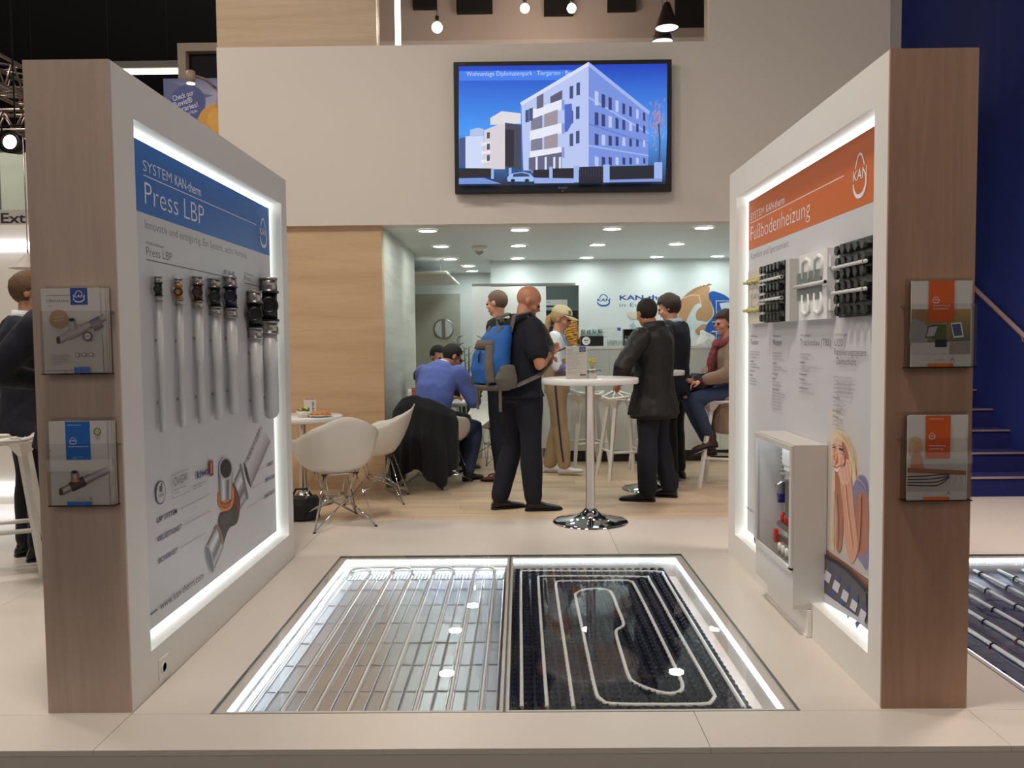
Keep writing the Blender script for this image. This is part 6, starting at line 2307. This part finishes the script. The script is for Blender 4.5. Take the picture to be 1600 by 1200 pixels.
# ---- on the serving counter
KZ = 1.301
t = thing('pretzel_tower', 'tall tower of stacked golden pretzels on the serving counter beside the woman in the cap', 'snack tower', (.60, 9.46, KZ))
MB().lathe([(.10, 0), (.10, .01), (.012, .014), (.010, .33), (0, .335)], n=24).obj('stand', STEEL, t)
for k_ in range(13):
    r_ = .082 - .0028 * k_
    pts = [((r_ + .010 * math.sin(5 * q * PI / 12 + k_)) * math.cos(q * PI / 12), (r_ + .010 * math.sin(5 * q * PI / 12 + k_)) * math.sin(q * PI / 12), .024 + k_ * .0235 + .006 * math.sin(3 * q * PI / 12 + 2 * k_)) for q in range(25)]
    m = MB().tube(pts, .0125, 8)
    m.tube([(-r_, .01, .024 + k_ * .0235), (0, .012 * math.sin(k_), .028 + k_ * .0235), (r_, -.01, .024 + k_ * .0235)], .010, 8)
    m.obj('pretzel', mat('pretzel', (196, 140, 52), 0.45, bump=.3, bscale=80, var=.3, vscale=30), t)
t = thing('coffee_machine', 'black coffee machine with round white mark on the counter under the glasses', 'coffee machine', (.835, 9.48, KZ))
MB().box(-.13, .13, -.09, .12, 0, .115, bev=.006).obj('housing', BLACKP, t)
MB().box(-.125, .125, -.085, .115, .115, .121).obj('cup_tray', STEEL, t)
MB().lathe([(.047, -.004), (.047, 0)], (-.07, -.09, .06), 24, 'y').obj('white_mark', GLOSS, t)
p = Print((-.07, -.0945, .06), (1, 0, 0), (0, 0, 1), (0, -1, 0))
p.disc(-.014, .008, .010, .009, (40, 40, 44))
p.disc(.014, .008, .010, .009, (40, 40, 44))
p.poly([(-.006, -.008), (.006, -.008), (0, .002)], (40, 40, 44))
p.strip([(-.018, -.022), (.018, -.022)], .004, (40, 40, 44))
p.obj('mark_print', t, world=False)
gl0 = None
CUPG = clear('cup_glass', (225, 232, 232), .02, .12)
pos = ('leftmost', 'second from left', 'third from left', 'rightmost')
for k_ in range(8):
    if gl0 is None:
        gl0 = thing('drinking_glass', '', 'glass', (0, 0, 0))
        MB().lathe([(.030, 0), (.032, .001), (.024, .068), (.020, .072), (0, .073)], n=20).obj('glass_bowl', CUPG, gl0)
        MB().lathe([(.0215, .068), (.020, .074), (0, .075)], n=16).obj('glass_base', GLOSS, gl0)
        g = gl0
    else:
        g = copy_tree(gl0)
    g.location = (.835 - .098 + .065 * (k_ % 4), 9.445 + .066 * (k_ // 4), KZ + .1215)
    g['label'] = f'{pos[k_ % 4]} upturned glass in the {"front" if k_ < 4 else "rear"} row on the black coffee machine'
    g['group'] = 'upturned glasses on the coffee machine'
for k_ in range(4):
    g = copy_tree(gl0)
    g.location = (1.035 + .062 * k_, 9.40 + .02 * (k_ % 2), KZ)
    g['label'] = f'{pos[k_]} upturned glass on the counter right of the black coffee machine'
    g['group'] = 'glasses on the counter'
t = thing('price_sign', 'clear acrylic price sign with small print and blue square on the counter', 'sign', (1.06, 9.60, KZ))
MB().box(-.14, .14, -.002, .002, 0, .215).obj('sign_panel', ACRYL, t)
MB().box(-.14, .14, -.03, .03, 0, .004).obj('sign_foot', ACRYL, t)
p = Print((0, -.003, 0), (1, 0, 0), (0, 0, 1), (0, -1, 0))
p.rect(.085, .175, .125, .212, (60, 84, 150))
p.lines(-.09, .155, .07, 1, .01, .006, (130, 138, 150), 1)
p.lines(-.09, .10, .08, 1, .01, .006, (130, 138, 150), 2)
p.disc(-.115, .160, .010, .010, (110, 118, 136))
p.disc(-.115, .105, .010, .010, (110, 118, 136))
for q in range(7):
    p.lines(.02, .155 - q * .02, .09, 1, .01, .003, (170, 176, 184), 50 + q)
p.obj('sign_print', t, world=False)
t = thing('bottle_box', 'open black box of slim bottles on the counter beside the price sign', 'box', (1.27, 9.52, KZ))
MB().box(-.065, .065, .04, .06, 0, .19).box(-.065, -.055, -.05, .06, 0, .19).box(.055, .065, -.05, .06, 0, .19).box(-.065, .065, -.05, .06, 0, .008).box(-.065, .065, -.05, .06, .182, .19).obj('case', BLACKP, t)
for k_ in range(4):
    u = thing('small_bottle', f'{pos[k_]} slim bottle in the open black box on the counter', 'bottle', (1.27 - .038 + .026 * k_, 9.50, KZ + .009), group='slim bottles in the black box')
    MB().lathe([(.010, 0), (.011, .002), (.011, .06), (.005, .08), (.005, .1), (0, .1)], n=12).obj('bottle_body', mat('bottle_glass', (150, 160, 150), .1), u)
    MB().lathe([(.006, .096), (.006, .108), (0, .108)], n=10).obj('cap', mat('bottle_cap', (180, 130, 90) if k_ % 2 else (120, 60, 50), .4), u) if False else MB().lathe([(.006, .096), (.006, .108), (0, .108)], n=10).obj('cap', mat('bottle_cap', (180, 130, 90), .4), u)
t = thing('herb_pot', 'small glass with green herbs beside the black bottle box on the counter', 'potted plant', (1.42, 9.50, KZ))
MB().lathe([(.030, 0), (.034, .07), (.031, .07), (.027, .005), (0, .005)], n=18).obj('pot', CUPG, t)
for k_ in range(14):
    a = k_ * 2.4
    m = MB()
    leaf(m, (.01 * math.cos(a), .01 * math.sin(a), .04), (math.cos(a), math.sin(a), 1.2 + .2 * (k_ % 4)), .10, .012, .3)
    m.obj('leaf', LEAF, t, fix=False)
t = thing('paper_bag', 'crumpled white paper bag on the counter at right below the map', 'bag', (2.14, 9.42, KZ))
m = MB().loft([(Vector((0, 0, .0)), Vector((.10, 0, 0)), Vector((0, .06, 0))), (Vector((.01, 0, .07)), Vector((.105, 0, .01)), Vector((0, .06, 0))), (Vector((.02, 0, .14)), Vector((.07, 0, -.03)), Vector((0, .03, 0)))], 16)
cloth(m, 'bag_body', PAPER, t, .008, 1, .016, 16)
for k_ in range(2):
    MB().tube([(-.02 + .05 * k_, -.03, .10), (-.02 + .05 * k_, -.035, .13), (.0 + .05 * k_, -.03, .145)], .003, 6).obj('fold', PAPER, t)

# ---- store room
t = thing('storage_shelf', 'grey steel shelving seen through the opening behind the counter', 'shelf', (.45, 12.05, 0))
SHM = mat('shelf_grey', (140, 148, 148), .5)
for x in (-.55, .80):
    for yy in (-.2, .2):
        MB().box(x - .015, x + .015, yy - .015, yy + .015, 0, 2.2).obj('upright', SHM, t)
for z in (.5, 1.05, 1.45, 1.80):
    MB().box(-.55, .80, -.22, .22, z, z + .025).obj('shelf_board', SHM, t)
t = thing('carton', 'white carton with dark print on the upper storage shelf', 'carton', (.50, 12.0, 1.826))
MB().box(-.16, .20, -.12, .12, 0, .13, bev=.003).obj('box', PAPER, t)
p = Print((0, -.1205, 0), (1, 0, 0), (0, 0, 1), (0, -1, 0))
p.rect(-.14, .02, .16, .05, (60, 66, 72))
p.lines(-.12, .09, .2, 1, .02, .01, GREY, 4)
p.obj('box_print', t, world=False)
t = thing('tray_stack', 'dark tray on the storage shelf under the white carton', 'tray', (.55, 11.98, 1.476))
MB().box(-.25, .15, -.12, .12, 0, .10, bev=.006).obj('tray_body', mat('tray_dark', (60, 64, 66), .4), t)
MB().box(-.26, .16, -.13, .13, .10, .112, bev=.003).obj('rim', STEEL, t)
for k_ in range(5):
    g = copy_tree(gl0)
    g.location = (.30 + .075 * k_, 11.90, 1.076)
    g.scale = (1.2, 1.2, 1.9)
    g['label'] = '%s tall upturned glass on the middle storage shelf' % ('first second third fourth fifth'.split()[k_])
    g['group'] = 'tall glasses in the store room'
t = thing('downlight', 'unseen ceiling disc added to brighten the store room', 'ceiling light', (.5, 11.5, 2.44))  # added fill source, lifts the dark store room interior
MB().lathe([(0, -.02), (.085, -.02), (.085, -.002)], n=24).obj('diffuser', glow('store_fill_glow', (230, 245, 240), 45), t)
MB().lathe([(.085, -.001), (.085, -.024), (.105, -.020), (.108, -.001)], n=28, cap=False).obj('trim_ring', GLOSS, t)

# ---- lettering and map on the back wall
bw = bpy.data.objects['wall_back']
p = Print((0, 10.9995, 0), (1, 0, 0), (0, 0, 1), (0, -1, 0), px=True, step=.0004)
BLU = (40, 78, 150)
a_ = p.P((943, 469))
p.logo(a_[0], a_[1], .150, BLU, .175, 1.5)
a_, c_ = p.P((968, 468)), p.P((1058, 468))
p.text('KAN-therm', a_[0], a_[1] - .005, .058, c_[0] - a_[0], BLU, thin=.03)
a_, c_ = p.P((968, 478)), p.P((1030, 478))
p.text('in Europe', a_[0], a_[1] - .012, .05, c_[0] - a_[0], (50, 70, 110), thin=-.01)
MAPB = (190, 144, 104)
p.blob([(1062, 510), (1060, 485), (1066, 467), (1078, 455), (1092, 448), (1108, 448), (1108, 462), (1112, 478), (1114, 490), (1108, 500), (1098, 504), (1086, 503), (1078, 509), (1070, 514)], MAPB)
p.blob([(1074, 498), (1080, 486), (1086, 477), (1093, 474), (1096, 479), (1090, 484), (1087, 492), (1089, 500), (1099, 502), (1108, 505), (1099, 508), (1088, 508), (1089, 515), (1082, 517), (1076, 512), (1072, 506)], (212, 219, 218))
rm = random.Random(9)
for k_ in range(26):
    f = k_ / 25
    x_, y_ = 1064 + 46 * f, 472 - 26 * math.sin(f * 1.5)
    p.poly([(x_ - 2, y_), (x_ + 2.4, y_ - 1), (x_ + rm.uniform(-1, 2), y_ - rm.uniform(2, 5))], MAPB)
    p.k -= 1
p.k += 1
p.strip([(1068, 466), (1080, 461), (1092, 461), (1096, 478)], .010, (226, 214, 196))
p.blob([(1090, 512), (1100, 506), (1107, 512), (1104, 522), (1092, 524), (1086, 518)], MAPB)
p.blob([(1108, 458), (1114, 455), (1122, 457), (1132, 461), (1142, 468), (1148, 470), (1148, 536), (1108, 536), (1102, 520), (1104, 508), (1112, 498), (1116, 488), (1112, 474), (1108, 466)], (32, 84, 164))
p.poly([(1124, 474), (1138, 472), (1146, 478), (1146, 484), (1134, 482), (1128, 486)], (206, 216, 224))
for a, c in (((1118, 470), (1148, 470)), ((1119, 470), (1119, 535)), ((1112, 503), (1124, 503)), ((1119, 521), (1140, 521))):
    p.strip([a, c], .010, (196, 206, 216))
p.strip([(1112, 518), (1124, 518)], .016, (216, 226, 236))
for q in range(4):
    p.poly([(1120 + q * 5, 489), (1123 + q * 5, 489), (1123 + q * 5, 496), (1120 + q * 5, 496)], (60, 64, 70))
p.poly([(979, 490), (984, 487), (990, 488), (997, 487), (1000, 492), (996, 498), (986, 498), (982, 494)], (214, 204, 184))
p.poly([(984, 508), (990, 503), (993, 510), (998, 514), (996, 526), (988, 528), (990, 518), (985, 516)], (170, 190, 196))
p.poly([(1000, 530), (1020, 520), (1050, 525), (1060, 536), (1000, 536)], MAPB)
p.obj('wall_print', bw)

# ================================================================== neighbouring stands at the left and the hall above
NB = mat('neighbour_white', (224, 218, 208), .5)
struct('wall_neighbour', MB().box(-9, -3.5, 7.0, 7.1, 0, 2.40), NB)
o = MB().box(-9, -3.5, 6.97, 7.0, 2.19, 2.25).obj('light_band', glow('band_light', (236, 244, 255), 5), bpy.data.objects['wall_neighbour'], True)
o = MB().box(-9, -3.5, 6.97, 7.0, .10, .17).obj('light_band', glow('band_light', (236, 244, 255), 5), bpy.data.objects['wall_neighbour'], True)
for z in (.62, 1.25):
    MB().box(-9, -3.5, 6.992, 7.0, z, z + .006).obj('panel_joint', mat('joint_grey', (150, 152, 148), .6), bpy.data.objects['wall_neighbour'], True)
t = thing('hall_sign', 'grey sign board with dark letters above the neighbouring white wall at far left', 'sign', (-4.9, 7.2, 2.42))
MB().box(-1.5, .9, 0, .03, 0, .14).obj('sign_board', mat('sign_grey', (176, 170, 164), .5), t)
p = Print((0, -.0005, 0), (1, 0, 0), (0, 0, 1), (0, -1, 0))
p.text('Ext', .37, .025, .085, .22, (40, 30, 30), thin=.02)
p.obj('sign_lettering', t, world=False)
t = thing('partition_wall', 'pale green white partition of framed panels far away at left', 'partition', (-8.2, 12, 2.2))
mg = mat('partition_pale', (206, 212, 196), .5)
for k_ in range(4):
    MB().box(-2.4 + 1.02 * k_, -1.42 + 1.02 * k_, 0, .04, .02, 2.0).obj('panel', mg, t)
for k_ in range(5):
    MB().box(-2.43 + 1.02 * k_, -2.39 + 1.02 * k_, -.02, .05, 0, 2.1).obj('post', ALU, t)
MB().box(-2.43, 1.7, -.02, .05, 2.0, 2.1).obj('rail', ALU, t)


def truss(p0, p1, s_, n, lab):
    p0, p1 = Vector(p0), Vector(p1)
    t = thing('lighting_truss', lab, 'truss', p0)
    d = (p1 - p0)
    u = d.normalized()
    x = u.cross(Vector((0, 0, 1))).normalized() * s_ / 2
    z = x.cross(u).normalized() * s_ / 2
    z = z if z.z > 0 else -z
    mt = mat('truss_metal', (150, 132, 124), .4, .6)
    cs = [x + z, x - z, -x - z, -x + z]
    for c in cs:
        MB().tube([c, d + c], .024, 8).obj('chord', mt, t)
    for k_ in range(n):
        a, b_ = d * (k_ / n), d * ((k_ + 1) / n)
        for i in range(4):
            q0, q1 = cs[i], cs[(i + 1) % 4]
            if k_ % 2:
                q0, q1 = q1, q0
            MB().tube([a + q0, b_ + q1], .012, 6).obj('brace', mt, t)
    return t


truss(at(-160, 40, y=8.0), at(80, 160, y=11.4), .34, 14, 'sloping metal lighting truss at the upper left corner under the dark ceiling')
truss(at(-120, 194, y=11.0), at(150, 190, y=11.0), .26, 16, 'level metal lighting truss at far left above the pale partition')
truss(at(-120, 142, y=14.0), at(160, 146, y=14.0), .12, 16, 'thin level metal truss between the two larger ones at far left')
for (a, b_, yy, lab) in (((150, 113), (283, 113), 14.0, 'long white strip light in the dark hall above the left display wall'), ((20, 221), (60, 221), 15.0, 'short white strip light in the dark hall near the left edge')):
    q0, q1 = at(*a, y=yy), at(*b_, y=yy)
    t = thing('strip_light', lab, 'ceiling light', q0)
    L_ = (q1 - q0).length
    MB().tube([(0, 0, 0), (L_, 0, 0)], .045, 10).obj('light_tube', glow('strip_glow', (255, 240, 214), 5), t)
    MB().box(0, L_, -.06, .06, .045, .16).obj('housing', mat('lamp_housing', (70, 62, 56), .6), t)
    for q in (.15, .85):
        MB().tube([(L_ * q, 0, .15), (L_ * q, 0, 9.0 - q0.z)], .006, 6).obj('suspension', DARK, t)
q0 = at(16, 222, y=9.0)
t = thing('hall_spotlight', 'bright round hall spotlight with dark housing at the left edge', 'spotlight', q0)
MB().lathe([(.0, -.005), (.075, -.005), (.075, 0)], n=24, axis='y').obj('lens', glow('spot_glow', (255, 238, 226), 14), t)
MB().lathe([(.075, -.01), (.125, -.03), (.10, .16), (.0, .18)], n=24, axis='y', cap=False).obj('housing', BLACKP, t)
MB().tube([(-.15, .1, 0), (-.15, .1, .2), (.15, .1, .2), (.15, .1, 0)], .012, 8).obj('yoke', BLACKP, t)
MB().tube([(0, .1, .2), (0, .1, 9.0 - q0.z)], .008, 8).obj('hanger', DARK, t)
t = thing('portal_frame', 'beige portal frame standing behind the white header wall at left', 'frame', at(283, 70, y=9.4))
FRM = mat('frame_beige', (170, 152, 132), .5)
MB().box(-.045, .045, 0, .12, -4.75, .02).obj('upright', FRM, t)
MB().box(.045, 1.2, 0, .12, -.07, .02).obj('crossbar', FRM, t)
MB().box(.045, 1.2, .10, .12, -1.5, -.07).obj('back_panel', DARK, t)
t = thing('hanging_poster', 'blue poster with round dark blue badge and orange ball above the left display wall', 'poster', (-3.55, 9.0, 3.3))
x0_, z0_ = at(255, 123, y=9.0).x + 3.55, at(255, 123, y=9.0).z - 3.3
MB().box(x0_, 1.0, 0, .02, -.3, z0_).obj('poster_board', mat('poster_blue', (96, 108, 160), .5), t)
p = Print((0, 8.9995, 0), (1, 0, 0), (0, 0, 1), (0, -1, 0), px=True)
p.poly([(256, 124), (345, 122), (345, 150), (300, 145)], (84, 98, 156), [(70, 84, 140), (90, 104, 160), (190, 186, 214), (110, 120, 176)])
p.poly([(300, 160), (345, 145), (345, 215), (320, 215)], (186, 184, 208), [(140, 146, 190), (180, 182, 214), (214, 204, 206), (176, 174, 200)])
a_, c_ = p.P((294, 160)), p.P((320, 160))
p.disc(a_[0], a_[1], .19, .19, (46, 66, 150), 40)
a_ = p.P((338, 192))
p.disc(a_[0], a_[1], .20, .20, (228, 158, 36), 40)
p.disc(a_[0] + .03, a_[1] + .03, .13, .13, (240, 176, 52), 40)
for s_, px_, py_, w_ in (('Check our', 271, 158, 34), ('Revit®', 273, 168, 30), ('libraries!', 276, 177, 36), ('BIMSOLUTION', 280, 184, 30)):
    a_, c_ = p.P((px_, py_)), p.P((px_ + w_, py_))
    p.text(s_, a_[0], a_[1], .055 if s_[0] != 'B' else .03, c_[0] - a_[0], (226, 230, 244), thin=.01, rot=.28)
p.obj('poster_print', t)
q0 = at(298, 121, y=8.6)
t = thing('picture_spotlight', 'small pale spotlight mounted over the blue hanging poster', 'spotlight', q0)
MB().lathe([(.045, -.06), (.045, .06), (.03, .07), (0, .07)], n=20).obj('housing', FRM, t)
MB().lathe([(0, -.064), (.040, -.064), (.040, -.06)], n=20).obj('lens', glow('picture_glow', (255, 244, 226), 14), t)
MB().tube([(0, .0, .03), (.08, .2, .04), (.1, .42, .02)], .015, 8).obj('arm', FRM, t)
q0 = at(44, 412, y=6.6)
t = thing('pendant_lamp', 'pale grey cone pendant lamp behind the man with light brown hair', 'lamp', q0)
MB().lathe([(.14, -.04), (.03, .06), (.02, .08), (.015, .08), (.028, .055), (.135, -.04)], n=24, cap=False).obj('lamp_shade', mat('shade_grey', (190, 180, 170), .5), t)
MB().tube([(0, 0, .08), (0, 0, 1.0)], .005, 6).obj('cord', ALU, t)

# dark blocks added unseen behind the viewer to streak the chrome's reflections
struct('wall_dark_card_left', MB().box(-9, -0.7, -5.2, -5.0, -.16, 3.4), mat('card_dark', (46, 40, 38), .7))
struct('wall_dark_card_right', MB().box(0.9, 9.0, -5.2, -5.0, -.16, 3.6), mat('card_brown', (64, 52, 46), .7))
